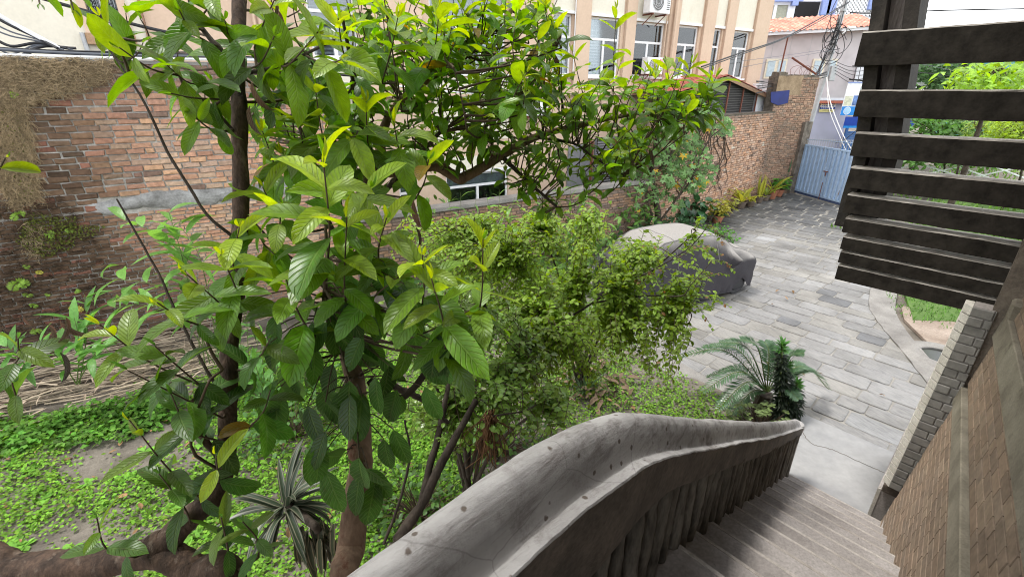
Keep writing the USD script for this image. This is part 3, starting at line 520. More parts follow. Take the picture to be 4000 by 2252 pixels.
obj('cement_band', (bp, np.stack([i, i + nzv, i + nzv + 1, i + 1], 1)), stone('cement_band', (0.16, 0.155, 0.15), (0.40, 0.395, 0.39), scale=3.5, fine=30, bump=0.8, dist=0.02), LW, smooth=True)
obj('coping', slab(Q(0, WALL_N, 0), U, N, Z, -4.2, 2.17, -0.03, 0.41, 4.66, 4.72, jit=.006), MAT['cement'], LW)
pieces(LW, 'brick', lb, MAT['brick'], 300, rest_label='bricks of the wall that show small or lie outside the view')

def low_tint(x, z, g, c):
    t = np.array(g.choice([(0.30, 0.19, 0.13), (0.26, 0.18, 0.14), (0.35, 0.21, 0.13), (0.2, 0.15, 0.12)])) * g.uniform(.75, 1.1)
    d = np.clip(1.2 * (fb(x, z, 1.5, 21) - .25), 0, 1) * .6
    return t * (1 - d) + np.array([.10, .085, .07]) * d
LW2 = thing('low_brick_wall', 'low weathered brick wall with a grey cement cap behind the shrubs', 'wall', Q(2.2, WALL_N, 0))
obj('mortar_core', slab(Q(0, WALL_N, 0), U, N, Z, 2.16, 11.2, 0.02, 0.32, -0.06, 1.70), MAT['dark_mortar'], LW2)
obj('cement_cap', slab(Q(0, WALL_N, 0), U, N, Z, 2.16, 11.2, -0.03, 0.36, 1.70, 1.80, jit=.008), MAT['cement'], LW2)
pieces(LW2, 'brick', brick_wall(Q(0, WALL_N + .02, 0), U, Z, -N, 2.2, 11.2, 0.0, 1.68, 0.076, 0.24, 0.016, low_tint, seed=9, varh=.07), MAT['brick'], 120)

# boundary wall on the right of the yard, towards the gate
A0, B0 = P(12.9, -7.9), P(21.7, -7.7)
ra = nz(B0 - A0); rn = np.array([ra[1], -ra[0], 0]); RL = np.linalg.norm(B0 - A0)
if rn @ (CAM - A0) < 0: rn = -rn
def right_tint(x, z, g, c):
    pal = [(0.42, 0.25, 0.165), (0.46, 0.29, 0.20), (0.38, 0.24, 0.17), (0.50, 0.27, 0.16), (0.34, 0.23, 0.18), (0.44, 0.33, 0.26)]
    t = (np.array(g.choice(pal)) * .6 + np.array([.46, .29, .20]) * .4) * g.uniform(.85, 1.2)
    if g.random() < .012: t = np.array([.55, .48, .40])
    if g.random() < .03: t = np.array([.2, .14, .11])
    st = np.clip(2.6 * (float(meshkit.fbm(np.array([x * 1.1, z * .16, 1.0]), 4, 33)) - .54), 0, 1) * np.clip((z - .6) / 1.2, 0, 1)
    st = max(st, np.clip((z - 3.15) / .3, 0, 1) * .75, np.clip((x - RL + 1.1) / .9, 0, 1) * np.clip(fb(x, z, 1.2, 40) * 1.9 - .35, 0, 1))
    return t * (1 - .8 * st) + np.array([.10, .085, .07]) * .8 * st
RW = thing('boundary_wall', 'long pinkish brick wall behind the row of potted plants', 'wall', A0)
obj('mortar_core', slab(A0, ra, -rn, Z, -.2, RL, 0.0, 0.3, -.06, 3.46), MAT['dark_mortar'], RW)  # darker mortar stands in for shadow in the brick joints
pieces(RW, 'brick', brick_wall(A0, ra, Z, rn, -.2, RL, 0, 3.46, 0.084, 0.25, 0.02, right_tint, seed=14, varh=.06, ch=.006, jit=.004, proud=.026, prj=.008), MAT['brick'], 300)
obj('mortar_top', slab(A0, ra, -rn, Z, -.2, RL, -.02, 0.3, 3.46, 3.50, jit=.012), MAT['dark_mortar'], RW)

C0 = gl.copy(); ta = nz(C0 - B0); tn = np.array([ta[1], -ta[0], 0]); TL = np.linalg.norm(C0 - B0)
if tn @ (CAM - B0) < 0: tn = -tn
TP = thing('brick_pier', 'tall ruined brick pier left of the blue gate, with mud plaster on its top', 'wall', B0)
def pier_tint(x, z, g, c):
    t = np.array(g.choice([(0.36, 0.23, 0.16), (0.40, 0.26, 0.18), (0.33, 0.20, 0.14), (0.28, 0.2, 0.15)])) * g.uniform(.75, 1.12)
    d = np.clip(1.5 * (fb(x, z, 1.0, 51) - .35), 0, 1) * .7
    if z < 3: d = max(d, .55 * np.clip(fb(x, z, 1.4, 55) * 2 - .5, 0, 1))
    return t * (1 - d) + np.array([.09, .075, .06]) * d
obj('mortar_core', slab(B0, ta, -tn, Z, -.25, TL, 0.0, .45, -.06, 4.78, jit=.004), MAT['dark_mortar'], TP)
def mud(x, z, g): return z > 4.12 and x < TL * .52
pieces(TP, 'brick', brick_wall(B0, ta, Z, tn, -.25, TL, 0, 4.76, 0.08, 0.235, 0.016, pier_tint, seed=15, skip=mud, varh=.08, jit=.007), MAT['brick'], 200)
obj('mud_plaster', slab(B0, ta, -tn, Z, -.27, TL * .55, -.028, .0, 4.08, 4.80, jit=.01), stone('mud_plaster', (0.20, 0.14, 0.085), (0.34, 0.25, 0.16), scale=3, fine=30, bump=.8, dist=.02), TP)
obj('gate_jamb', slab(C0, ta, -tn, Z, -.42, .06, -.16, .3, -.05, 3.02, jit=.012), stone('mossy_plaster', (0.06, 0.05, 0.042), (0.22, 0.19, 0.16), scale=4, fine=30, bump=.9, dist=.02), TP)
obj('rubble_cap', cat([slab(B0 + ta * x + Z * 4.78, ta, -tn, Z, 0, RNG.uniform(.12, .25), .02, .42, 0, RNG.uniform(.03, .14), jit=.02) for x in np.arange(-.2, TL - .2, .24)]), MAT['dark_mortar'], TP)

# ------------------------------------------------------------------ blue steel gate
gd = nz(gr2 - gl); gn = np.array([gd[1], -gd[0], 0]); 
if gn @ (CAM - gl) < 0: gn = -gn
GT = thing('steel_gate', 'pale blue sheet steel gate with ribbed leaves and barbed spikes on top', 'gate', gl)
GH = 2.12; leafw = 1.62
for k in range(2):
    x0 = 0.05 + k * (leafw + .02); x1 = x0 + leafw
    nr = 7; pw = (x1 - x0 - .1) / nr
    for r in range(nr):
        xa = x0 + .05 + r * pw
        pr = [(0, 0), (.24, 0), (.34, .07), (.82, .07), (.92, 0), (1.0, 0)]
        sec = np.array([(xa + p * pw, d) for p, d in pr]); m_ = len(sec)
        v = np.vstack([gl + sec[:, :1] * gd + sec[:, 1:2] * gn + Z * z for z in (.20, GH - .07)])
        i = np.arange(m_ - 1); obj('rib_panel', (v, np.stack([i, i + 1, i + 1 + m_, i + m_], 1)[:, ::-1]), MAT['gate_blue'], GT)
    for nm, a0, a1, z0, z1 in (('frame_rail', x0, x1, GH - .07, GH), ('frame_rail', x0, x1, .13, .20), ('frame_stile', x0, x0 + .05, .20, GH - .07), ('frame_stile', x1 - .05, x1, .20, GH - .07)):
        obj(nm, slab(gl, gd, gn, Z, a0, a1, -.02, .055, z0, z1, bev=.004), MAT['gate_blue'], GT)
    obj('kick_rail', slab(gl, gd, gn, Z, x0, x1, -.015, .05, .04, .13, bev=.004), MAT['gate_dark'], GT)
    for zz_ in (.55, 1.5): obj('hinge', slab(gl, gd, gn, Z, (x0 - .03) if k == 0 else x1 - .02, (x0 + .03) if k == 0 else x1 + .03, .055, .075, zz_, zz_ + .12, bev=.004), MAT['rust'], GT)
obj('latch', cat([slab(gl, gd, gn, Z, 1.56, 1.80, .075, .10, 1.18, 1.215, bev=.003), tube([gl + gd * 1.72 + gn * .11 + Z * z for z in (1.2, 1.1, 1.02)], .018, 6)]), MAT['rust'], GT)
obj('drop_bolt', tube([gl + gd * 1.66 + gn * .085 + Z * z for z in (.06, .4, .75)], .014, 6), MAT['rust'], GT)
for k in range(2):
    zr = GH + .34 + .0 * k
    obj('spike_rail', tube([gl + gd * x + gn * .02 + Z * (GH + .02 + (.30 if k == 0 else .30) * (.35 + .65 * t)) for x, t in ((.05 + k * 1.65, .35 + .35 * k), (1.7 + k * 1.6, .7 + .3 * k))], .014, 5), MAT['gate_blue'], GT)
for k in range(27):
    x = .10 + k * .122; t = x / 3.3; hz = GH + .16 + .24 * t
    obj('spike', tube([gl + gd * x + gn * .02 + Z * z for z in (GH - .01, hz, hz + .10)], [.009, .009, .002], 5), MAT['steel'], GT)
    obj('barb', cat([tube([gl + gd * (x + dx) + gn * .03 + Z * (hz + dz) for dx, dz in ((-.05, .03 + e), (0, -.01), (.05, .035 - e))], .005, 4) for e in (.0, .02)]), MAT['steel'], GT)

# ------------------------------------------------------------------ flats behind the garden wall
FN = 13.0
def fu(px, y=180.0): return float(on_plane(px, y, Q(0, FN, 0), N) @ U)
def fz(px, y): return float(on_plane(px, y, Q(0, FN, 0), N)[2])
FL = thing('apartment_building', 'cream and peach block of flats with barred white windows', 'building', Q(0, FN, 0))
wins = [(fu(2160), fu(2232), 4.72, 6.42, 1), (fu(2302), fu(2420), 4.70, 6.42, 2), (fu(2476), fu(2590), 4.72, 6.40, 2), (fu(2642), fu(2722), 4.72, 6.42, 2), (fu(2780), fu(2812), 4.72, 6.42, 1), (fu(2858), fu(2922), 4.72, 6.42, 2),
        (fu(1680, 100), fu(1975, 100), 4.72, 6.75, 3), (fu(1200, 60), fu(1390, 60), 5.0, 6.55, 2), (fu(1745, 740), fu(1985, 740), 0.85, 1.95, 2), (fu(1560, 740), fu(1600, 740), .9, 1.9, 1)]
u_end = fu(3017, 0)
facade = Polygon([(-0.62, -.06), (u_end, -.06), (u_end, 13.5), (-0.62, 13.5)])
for a, b, c, d, _ in wins: facade = facade.difference(sbox(a, c, b, d))
obj('wall', prism(facade, Q(0, FN, 0), U, Z, N, 0.0, 0.24), MAT['peach'], FL)
obj('inner_wall', slab(Q(0, FN, 0), U, N, Z, -.62, u_end - .01, .9, 6, -.06, 13.4), MAT['room'], FL)
obj('end_wall', slab(Q(0, FN, 0), U, N, Z, u_end - .25, u_end, .245, 9, -.06, 13.5), MAT['peach'], FL)
for a, b, c, d, nm in wins:
    rec = 0.07
    spl = [(a - .05, b + .05)]
    # cream panel above and below each opening
    obj('spandrel', slab(Q(0, FN, 0), U, N, Z, a - .08, b + .08, -.012, -.002, d + .10, 9.6 if d > 3 else d + .5), MAT['cream'], FL)
    if c > 3 and a < fu(2100): obj('spandrel', slab(Q(0, FN, 0), U, N, Z, a - .08, b + .08, -.012, -.002, 2.9, c - .12), MAT['cream'], FL)
    wf = obj('window', cat([slab(Q(0, FN, 0), U, N, Z, a, a + .055, rec, rec + .07, c, d), slab(Q(0, FN, 0), U, N, Z, b - .055, b, rec, rec + .07, c, d),
                            slab(Q(0, FN, 0), U, N, Z, a + .055, b - .055, rec, rec + .07, c, c + .06), slab(Q(0, FN, 0), U, N, Z, a + .055, b - .055, rec, rec + .07, d - .06, d)]), MAT['white_paint'], FL)
    zt = c + (d - c) * .64
    obj('transom', slab(Q(0, FN, 0), U, N, Z, a + .055, b - .055, rec - .004, rec + .066, zt - .035, zt + .035), MAT['white_paint'], wf)
    for k in range(1, nm):
        x = a + (b - a) * k / nm
        obj('mullion', slab(Q(0, FN, 0), U, N, Z, x - .04, x + .04, rec - .002, rec + .06, c + .06, zt - .035), MAT['white_paint'], wf)
    obj('pane', slab(Q(0, FN, 0), U, N, Z, a + .05, b - .05, rec + .03, rec + .036, c + .05, d - .05), MAT['pane'], wf)
    obj('sill', slab(Q(0, FN, 0), U, N, Z, a - .07, b + .07, -.07, .10, c - .07, c - .002, bev=.006), MAT['white_paint'], wf)
    obj('lintel', slab(Q(0, FN, 0), U, N, Z, a - .09, b + .09, -.06, -.0125, d + .01, d + .09), MAT['white_paint'], wf)
    obj('curtain', slab(Q(0, FN, 0), U, N, Z, a + .02, b - .02, .24, .26, (zt - .1) if c < 3 else c + .02, d - .02), MAT['curtain'], wf)
    if c > 3:
        bars = [slab(Q(0, FN, 0), U, N, Z, a + .05, b - .05, rec + .085, rec + .10, z - .021, z + .021) for z in np.arange(c + .12, zt - .07, .09)]
        bars += [slab(Q(0, FN, 0), U, N, Z, a + .05, b - .05, rec + .085, rec + .10, z - .008, z + .008) for z in np.arange(zt + .10, d - .08, .15)]
        bars += [slab(Q(0, FN, 0), U, N, Z, x - .008, x + .008, rec + .101, rec + .112, zt, d - .05) for x in np.arange(a + .12, b - .08, .15)]
        for bb in bars: obj('grille_bar', bb, MAT['white_paint'], wf)
pil = [(fu(2238), fu(2296)), (fu(2432), fu(2470)), (fu(2594), fu(2636)), (fu(2732), fu(2774)), (fu(2818), fu(2852)), (fu(2930), u_end), (fu(1985), fu(2152)), (fu(1400), fu(1650))]
for a, b in pil:
    obj('pilaster', slab(Q(0, FN, 0), U, N, Z, a, b, -.11, -.0005, 4.3, 13.4, bev=.01), MAT['peach'], FL)
obj('cornice', slab(Q(0, FN, 0), U, N, Z, -.6, u_end + .03, -.16, -.111, 4.12, 4.30, bev=.01), MAT['peach'], FL)
# ground floor: grey door and shutter seen between the leaves
a, b = fu(2215, 640), fu(2300, 640)
dr = obj('door', slab(Q(0, FN, 0), U, N, Z, a, b, -.05, -.003, 0.2, 2.55), plain('grey_door', (0.20, 0.20, 0.21), rough=.6), FL)
obj('door_frame', slab(Q(0, FN, 0), U, N, Z, b + .003, b + .12, -.06, -.003, 0.2, 2.65), MAT['rust'], dr)
a, b = fu(2318, 620), fu(2470, 620)
sh = obj('shutter', slab(Q(0, FN, 0), U, N, Z, a, b, -.05, -.003, 1.15, 2.75), plain('shutter_grey', (0.16, 0.16, 0.17), rough=.7), FL)
for k in range(18): obj('louvre', slab(Q(0, FN, 0) + Z * (1.2 + k * .085), U, N, Z, a + .05, b - .05, -.075, -.052, 0, .035), plain('louvre_grey', (0.30, 0.30, 0.31), rough=.6) if k == 0 else '/World/Looks/louvre_grey', sh)

# cream house further left, behind the tall wall
CH = thing('cream_house', 'cream house wall with a dark grilled window above the tall brick wall', 'building', Q(-3, FN, 0))
ca, cb = fu(352, 60) - .02, fu(468, 60)
cw = Polygon([(-9, -.06), (-.66, -.06), (-.66, 13), (-9, 13)]).difference(sbox(ca, 5.34, cb + .02, 7.4))
obj('wall', prism(cw, Q(0, FN, 0), U, Z, N, 0.0, 0.22), MAT['cream'], CH)
obj('inner_wall', slab(Q(0, FN, 0), U, N, Z, -9, -.66, .8, 3, -.06, 12.9), MAT['room'], CH)
wd = obj('window', cat([slab(Q(0, FN, 0), U, N, Z, ca - .12, ca, -.05, .1, 5.3, 7.5), slab(Q(0, FN, 0), U, N, Z, cb, cb + .13, -.05, .1, 5.3, 7.5), slab(Q(0, FN, 0), U, N, Z, ca, cb, -.04, .1, 5.3, 5.39)]), MAT['peach'], CH)
obj('pane', slab(Q(0, FN, 0), U, N, Z, ca + .02, cb - .02, .14, .146, 5.39, 7.38), MAT['pane'], wd)
obj('mullion', slab(Q(0, FN, 0), U, N, Z, (ca + cb) / 2 - .035, (ca + cb) / 2 + .035, .10, .16, 5.39, 7.38), MAT['white_paint'], wd)
for k in range(9):
    x = ca + (cb - ca) * (k + .5) / 9
    obj('grille_bar', tube([Q(x, FN + .03, 5.38), Q(x, FN + .03, 7.4)], .007, 5), MAT['black'], wd)
for k in range(7): obj('grille_bar', tube([Q(ca + .01, FN + .03, 5.5 + k * .26), Q(cb - .01, FN + .03, 5.5 + k * .26)], .007, 5), MAT['black'], wd)
for k in range(6):
    for s_ in (0, 1):
        c = Q(ca + (cb - ca) * (.27 + .46 * s_), FN + .028, 5.63 + k * .26); t = np.linspace(0, 1.7 * math.pi, 14)
        obj('grille_scroll', tube(c + np.outer(.09 * np.cos(t) * (1 - t / 9), U) + np.outer(.10 * np.sin(t) * (1 - t / 9), Z), .006, 4), MAT['black'], wd)
obj('sill', slab(Q(0, FN, 0), U, N, Z, ca - .14, cb + .16, -.10, -.051, 5.10, 5.30, bev=.01), stone('sill_brown', (0.30, 0.19, 0.11), (0.42, 0.28, 0.17), scale=4), wd)
obj('downpipe', tube([Q(ca - .18, FN - .06, 4.4), Q(ca - .18, FN - .06, 5.3)], .04, 8), MAT['pole'], CH)
obj('corner_post', slab(Q(0, FN, 0), U, N, Z, -.655, -.625, -.05, .2, -.06, 12), MAT['wood_brown'], CH)
# ------------------------------------------------------------------ things on the flats: air conditioners, pipes
def aircon(px, py, scale, label, text=True, front='left'):
    c = on_plane(px, py, Q(0, FN - .32, 0), N); w, h, d = .86 * scale, .58 * scale, .30 * scale
    t = thing('air_conditioner', label, 'air conditioner', c - Z * h / 2, 'air conditioners on the flats')
    o = c
    obj('casing', slab(o, U, N, Z, -w / 2, w / 2, -d / 2, d / 2, -h / 2, h / 2, bev=.02), MAT['white_paint'], t)
    fc = o - N * (d / 2 + .004) - U * w * .14; R = h * .40
    a = np.linspace(0, 2 * math.pi, 25)
    obj('fan_opening', (np.vstack([[fc], fc + np.outer(R * np.cos(a[:-1]), U) + np.outer(R * np.sin(a[:-1]), Z)]), np.array([[0, 1 + (k + 1) % 24, 1 + k] for k in range(24)])), MAT['mesh_dark'], t)
    rings = [tube(fc - N * .012 + np.outer(R * r * np.cos(a), U) + np.outer(R * r * np.sin(a), Z), .006, 4, cap=False) for r in (.25, .5, .75, 1.0)]
    rings += [tube([fc - N * .012 - U * x - Z * math.sqrt(max(0, R * R - x * x)), fc - N * .012 - U * x + Z * math.sqrt(max(0, R * R - x * x))], .004, 4) for x in np.linspace(-R * .9, R * .9, 12)]
    obj('fan_grille', cat(rings), MAT['white_paint'], t)
    for k in range(5): obj('vent', slab(o, U, N, Z, w * .30, w * .44, -d / 2 - .008, -d / 2 + .002, -h * .30 + k * .06, -h * .27 + k * .06), MAT['mesh_dark'], t)
    if text:
        lab = obj('label', slab(o, U, N, Z, w * .25, w * .47, -d / 2 - .010, -d / 2 - .002, h * .16, h * .38), MAT['red_label'], t)
        obj('lettering', lettering('TCL', .075 * scale, o + U * w * .275 - N * (d / 2 + .011) + Z * h * .22, U, Z, -N, .003, True), MAT['sign_white'], lab)
    obj('bracket', cat([slab(o, U, N, Z, x - .02, x + .02, -d / 2, .32, -h / 2 - .045, -h / 2 - .002) for x in (-w * .32, w * .32)] + [tube([o + U * x - N * d * .4 - Z * (h / 2 + .03), o + U * x + N * .3 - Z * (h / 2 + .32)], .015, 5) for x in (-w * .32, w * .32)]), MAT['rust'], t)
aircon(2568, 12, 1.1, 'white air conditioner high on the flats at the top edge, on dark brackets', text=False)
aircon(2548, 258, .92, 'white air conditioner with red label right of the blue-curtained window')
aircon(2086, 412, 1.0, 'white air conditioner with red label behind the guava leaves, lowest of the three')
aircon(2958, 345, .6, 'small white air conditioner at the right corner of the flats', text=False)
def pipe(px0, px1, y0, y1, r, mat, label, group=None, n=8, off=.09):
    t0, t1 = on_plane(px0, y0, Q(0, FN - off - r, 0), N), on_plane(px1, y1, Q(0, FN - off - r, 0), N)
    t0 = np.array([*t1[:2], max(t0[2], t1[2] + .3)])
    obj('drain_pipe', tube([t0 + Z * 3, t1], r, n), mat, label=label, category='pipe', group=group)
pipe(2650, 2612, 0, 300, .075, MAT['peach'], 'thick peach drain pipe right of the labelled air conditioner', off=.13)
for k, px in enumerate((2592, 2602, 2580)): pipe(px + 12, px, 0, 300, .022, MAT['peach'], 'thin peach pipe in the bundle beside the thick drain pipe', 'thin pipes beside the drain pipe', 6)
for k, px in enumerate((1040, 1062, 1080, 1098)): pipe(px, px, 0, 330, .035 + .012 * (k % 2), MAT['peach'], 'peach pipe in the bundle left of the window behind the near guava branches', 'pipes left of the hidden window', 7)
pipe(2262, 2238, 0, 280, .016, MAT['white_paint'], 'thin white conduit on the pilaster between the first two barred windows', None, 5)

# ------------------------------------------------------------------ tiled shed behind the boundary wall
SW = A0 - rn * 0.62
def sp(px, py, back=0.0): return on_plane(px, py, SW - rn * back, rn)
def s2(px, py):
    q = sp(px, py) - A0; return float(q @ ra), float(q[2])
SHED = thing('shed', 'small shed with dark mesh gable and red tiled roof behind the brick wall', 'shed', A0 - rn * .7 + ra * 5)
apex, le, re_ = s2(2832, 300), s2(2655, 362), s2(3105, 428)
zb = 3.1
obj('gable_wall', prism(Polygon([(s2(2958, 360)[0], zb), (re_[0], zb), (re_[0] - .1, re_[1] - .02), (s2(2958, 360)[0], s2(2958, 362)[1])]), A0 - rn * .62, ra, Z, -rn, 0, .15), MAT['white_wall'], SHED)
obj('mesh_panel', prism(Polygon([(le[0], zb), (s2(2955, 360)[0], zb), (s2(2955, 360)[0], s2(2955, 362)[1] - .02), (apex[0], apex[1] - .03), (le[0], le[1])]), A0 - rn * .66, ra, Z, -rn, 0, .05), MAT['mesh_dark'], SHED)
for px in (2700, 2762, 2838, 2896, 2952):
    x = s2(px, 380)[0]; zt = np.interp(x, [le[0], apex[0], re_[0]], [le[1], apex[1], re_[1]])
    obj('mesh_post', slab(A0 - rn * .60, ra, rn, Z, x - .03, x + .03, 0, .04, zb, zt - .03), MAT['rust'], SHED)
for k in range(16):
    z = 3.3 + k * .085
    xs = [x for x in np.linspace(le[0], s2(2950, 360)[0], 60) if np.interp(x, [le[0], apex[0], re_[0]], [le[1], apex[1], re_[1]]) > z + .08]
    if len(xs) > 2: obj('mesh_wire', slab(A0 - rn * .615, ra, rn, Z, xs[0], xs[-1], 0, .008, z, z + .012), plain('mesh_wire', (.10, .095, .09)) if k == 0 else '/World/Looks/mesh_wire', SHED)
def tile_mesh(o, a, dn, up, w, l):
    """One wavy clay tile: a across, dn down the slope."""
    xs = np.linspace(0, 1, 7); hgt = .035 * np.sin(xs * 2 * math.pi) + .02
    top = np.array([o + a * (x * w) + dn * (t * l) + up * (h + .02 * t) for t in (0, 1) for x, h in zip(xs, hgt)])
    f = np.array([[i, i + 1, i + 8, i + 7] for i in range(6)]); n_ = len(top)
    low = top[7:] - up * .018; v = np.vstack([top, low])
    f = np.vstack([f, [[7 + i, 8 + i, 15 + i, 14 + i] for i in range(6)]])
    return v, f
def tiled(parent, o, a, dn, nx, ny, w, l, g, name='roof_tile', limit=300, col=((0.48, 0.15, 0.10), (0.52, 0.19, 0.13), (0.42, 0.13, 0.09))):
    up = nz(np.cross(a, dn)); up = up if up[2] > 0 else -up; items = []
    for r in range(ny):
        for c in range(nx):
            v, f = tile_mesh(o + a * (c * w) + dn * (r * l * .86) + up * (.012 * 0), a, dn, up, w * 1.02, l)
            if np.dot(np.cross(a, dn), up) < 0: f = f[:, ::-1]
            f = np.vstack([f[:, [0, 1, 2]], f[:, [0, 2, 3]]])
            items.append((v, f, np.array(g.choice(col)) * g.uniform(.8, 1.15)))
    pieces(parent, name, items, MAT['tile_red'], limit, smooth=True)
gg = random.Random(5)
ap3 = A0 - rn * .50 + ra * apex[0] + Z * (apex[1] + .03)
for (ex, ez), nn in ((le, 7), (re_, 11)):
    end = A0 - rn * .50 + ra * ex + Z * (ez + .03); dn = nz(end - ap3); LL = np.linalg.norm(end - ap3) + .15
    obj('roof_deck', slab(ap3 - Z * .035, dn, -rn, nz(np.cross(dn, rn)) * (1 if np.cross(dn, rn)[2] > 0 else -1), 0, LL, 0, 2.6, -.05, -.005), MAT['wood_brown'], SHED)
    obj('barge_board', slab(ap3 - Z * .03, dn, rn, Z, 0, LL, 0, .03, -.12, .015), MAT['wood_brown'], SHED)
    tiled(SHED, ap3, -rn, dn, 10, max(2, int(LL / .30)), .26, .36, gg, limit=60)

# ------------------------------------------------------------------ covered car
def hf(t):        # height along the car, front at t = 1
    return np.interp(t, [0, .03, .10, .22, .40, .60, .70, .80, .90, .97, 1.0], [.55, .95, 1.30, 1.50, 1.54, 1.50, 1.38, 1.14, 1.02, .92, .55])
carL, carW = 3.55, 1.58
car_front = at_z(2950, 1132, 0.0)           # near front corner on the ground
cd = nz(np.array([math.sin(math.radians(63)), math.cos(math.radians(63)), 0])); cn = np.array([-cd[1], cd[0], 0])
car_o = car_front - cd * (carL + .02)
CAR = thing('covered_car', 'small car parked under a grey fabric cover beside the shrub', 'car', car_o + cd * carL / 2 + cn * carW / 2)
nt, nb = 56, 41
V = np.zeros((nt, nb, 3)); tt = np.linspace(0, 1, nt)
for i, t in enumerate(tt):
    hh = float(hf(t)); e = 0.0
    for j, b in enumerate(np.linspace(-1, 1, nb)):
        # across: skirt, side, shoulder, top
        s_ = abs(b); sg = 1 if b > 0 else -1
        roof = .5 * carW * (.66 if hh > 1.15 else .72)
        belt = .5 * carW
        if s_ < .5: y = roof * s_ / .5; z = hh - .045 * (s_ / .5) ** 3
        elif s_ < .72: q = (s_ - .5) / .22; y = roof + (belt - roof) * q ** .8; z = hh - .045 - (hh - min(.84, hh - .08) - .0) * q ** 1.15
        else: q = (s_ - .72) / .28; y = belt + .015 * math.sin(q * 3.1); hem = .13 + .26 * math.exp(-((t - .845) / .06) ** 2) + .10 * math.exp(-((t - .16) / .06) ** 2) + .03 * math.sin(t * 31); z = min(.84, hh - .08) * (1 - q) + hem * q - .045 * (1 - q)
        cut = np.interp(t, [0, .04, .12, .9, .97, 1], [.80, .93, 1, 1, .94, .72]); y *= cut
        V[i, j] = [t * carL, sg * y, z]
for sgn in (-1, 1):                           # mirror bulge
    mx = .735 * carL; d = np.exp(-((V[..., 0] - mx) / .10) ** 2 - ((V[..., 2] - .93) / .11) ** 2) * (np.sign(V[..., 1]) == sgn)
    V[..., 1] += sgn * .33 * d
wr = meshkit.fbm(np.c_[V.reshape(-1, 3)[:, 0] * 2.2, V.reshape(-1, 3)[:, 1] * 5, V.reshape(-1, 3)[:, 2] * 2.0], 4, 61).reshape(nt, nb) - .5
pleat = np.sin(V[..., 0] * 21 + 3 * np.sin(V[..., 0] * 5)) * np.clip((.62 - V[..., 2]) / .5, 0, 1) * .022
fold = meshkit.fbm(np.c_[(V.reshape(-1, 3)[:, 0] + V.reshape(-1, 3)[:, 2] * 1.2) * 5, V.reshape(-1, 3)[:, 1] * 2, V.reshape(-1, 3)[:, 2] * 1.0], 3, 62).reshape(nt, nb) - .5
side = np.clip((1.1 - V[..., 2]) / .6, 0.1, 1)
V[..., 1] += np.sign(V[..., 1]) * (wr * .05 + fold * .13 * side + pleat); V[..., 2] += wr * .05 - .02 * np.exp(-((V[..., 0] - .8 * carL) / .15) ** 2)
V[..., 0] += fold * .05 * np.clip(np.abs(tt - .5) * 2 - .7, 0, 1)[:, None]
cv = car_o + V[..., :1] * cd + (V[..., 1:2] + carW / 2) * cn + V[..., 2:] * Z
i = (np.arange(nt - 1)[:, None] * nb + np.arange(nb - 1)[None]).ravel()
cf = np.stack([i, i + nb, i + nb + 1, i + 1], 1)
caps = []
cvf = cv.reshape(-1, 3); extra = []
for k, row in ((0, 0), (1, nt - 1)):
    c = cvf[row * nb:(row + 1) * nb].mean(0); extra.append(c); idx = len(cvf) + k
    j = row * nb + np.arange(nb - 1)
    caps.append(np.stack([j, j + 1, np.full(nb - 1, idx)], 1) if k == 0 else np.stack([j + 1, j, np.full(nb - 1, idx)], 1))
cvf = np.vstack([cvf, extra]); cft = np.vstack([cf[:, [0, 1, 2]], cf[:, [0, 2, 3]], *caps])
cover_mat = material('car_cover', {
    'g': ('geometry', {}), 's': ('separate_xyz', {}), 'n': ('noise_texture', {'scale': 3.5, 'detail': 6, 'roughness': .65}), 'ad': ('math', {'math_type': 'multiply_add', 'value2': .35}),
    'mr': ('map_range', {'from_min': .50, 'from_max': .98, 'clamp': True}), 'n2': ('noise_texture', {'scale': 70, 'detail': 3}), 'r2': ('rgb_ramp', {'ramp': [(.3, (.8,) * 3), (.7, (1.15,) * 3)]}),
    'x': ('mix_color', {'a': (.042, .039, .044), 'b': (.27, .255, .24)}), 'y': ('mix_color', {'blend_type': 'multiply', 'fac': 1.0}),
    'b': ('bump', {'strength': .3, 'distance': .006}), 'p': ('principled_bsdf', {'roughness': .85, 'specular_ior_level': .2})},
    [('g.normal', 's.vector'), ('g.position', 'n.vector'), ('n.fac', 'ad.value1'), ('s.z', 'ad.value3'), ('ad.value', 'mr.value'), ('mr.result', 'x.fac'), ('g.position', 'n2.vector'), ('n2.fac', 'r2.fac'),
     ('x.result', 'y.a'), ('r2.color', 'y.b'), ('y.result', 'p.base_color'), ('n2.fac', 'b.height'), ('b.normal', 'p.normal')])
obj('fabric_cover', (cvf, cft), cover_mat, CAR, smooth=True)
a = np.linspace(0, 2 * math.pi, 21)[:-1]
for t in (.16, .83):
    for y in (.05, carW - .2):
        c = car_o + cd * (t * carL) + cn * y + Z * .28
        pr = [(.0, -.005), (.17, -.005), (.18, .01), (.26, 0.0), (.28, .03), (.28, .13), (.26, .16), (.0, .16)]
        wv = np.array([c + cd * (r * math.cos(q)) + Z * (r * math.sin(q)) + cn * d for r, d in pr for q in a]); i = np.arange(len(pr) - 1)[:, None] * 20; j = np.arange(20)[None]; k = (j + 1) % 20
        obj('wheel', (wv, np.stack([i + j, i + k, i + 20 + k, i + 20 + j], -1).reshape(-1, 4)), MAT['black'], CAR, smooth=40)
obj('underbody', slab(car_o + Z * .2, cd, cn, Z, .2, carL - .2, .12, carW - .12, 0, .35, bev=.03), MAT['black'], CAR)
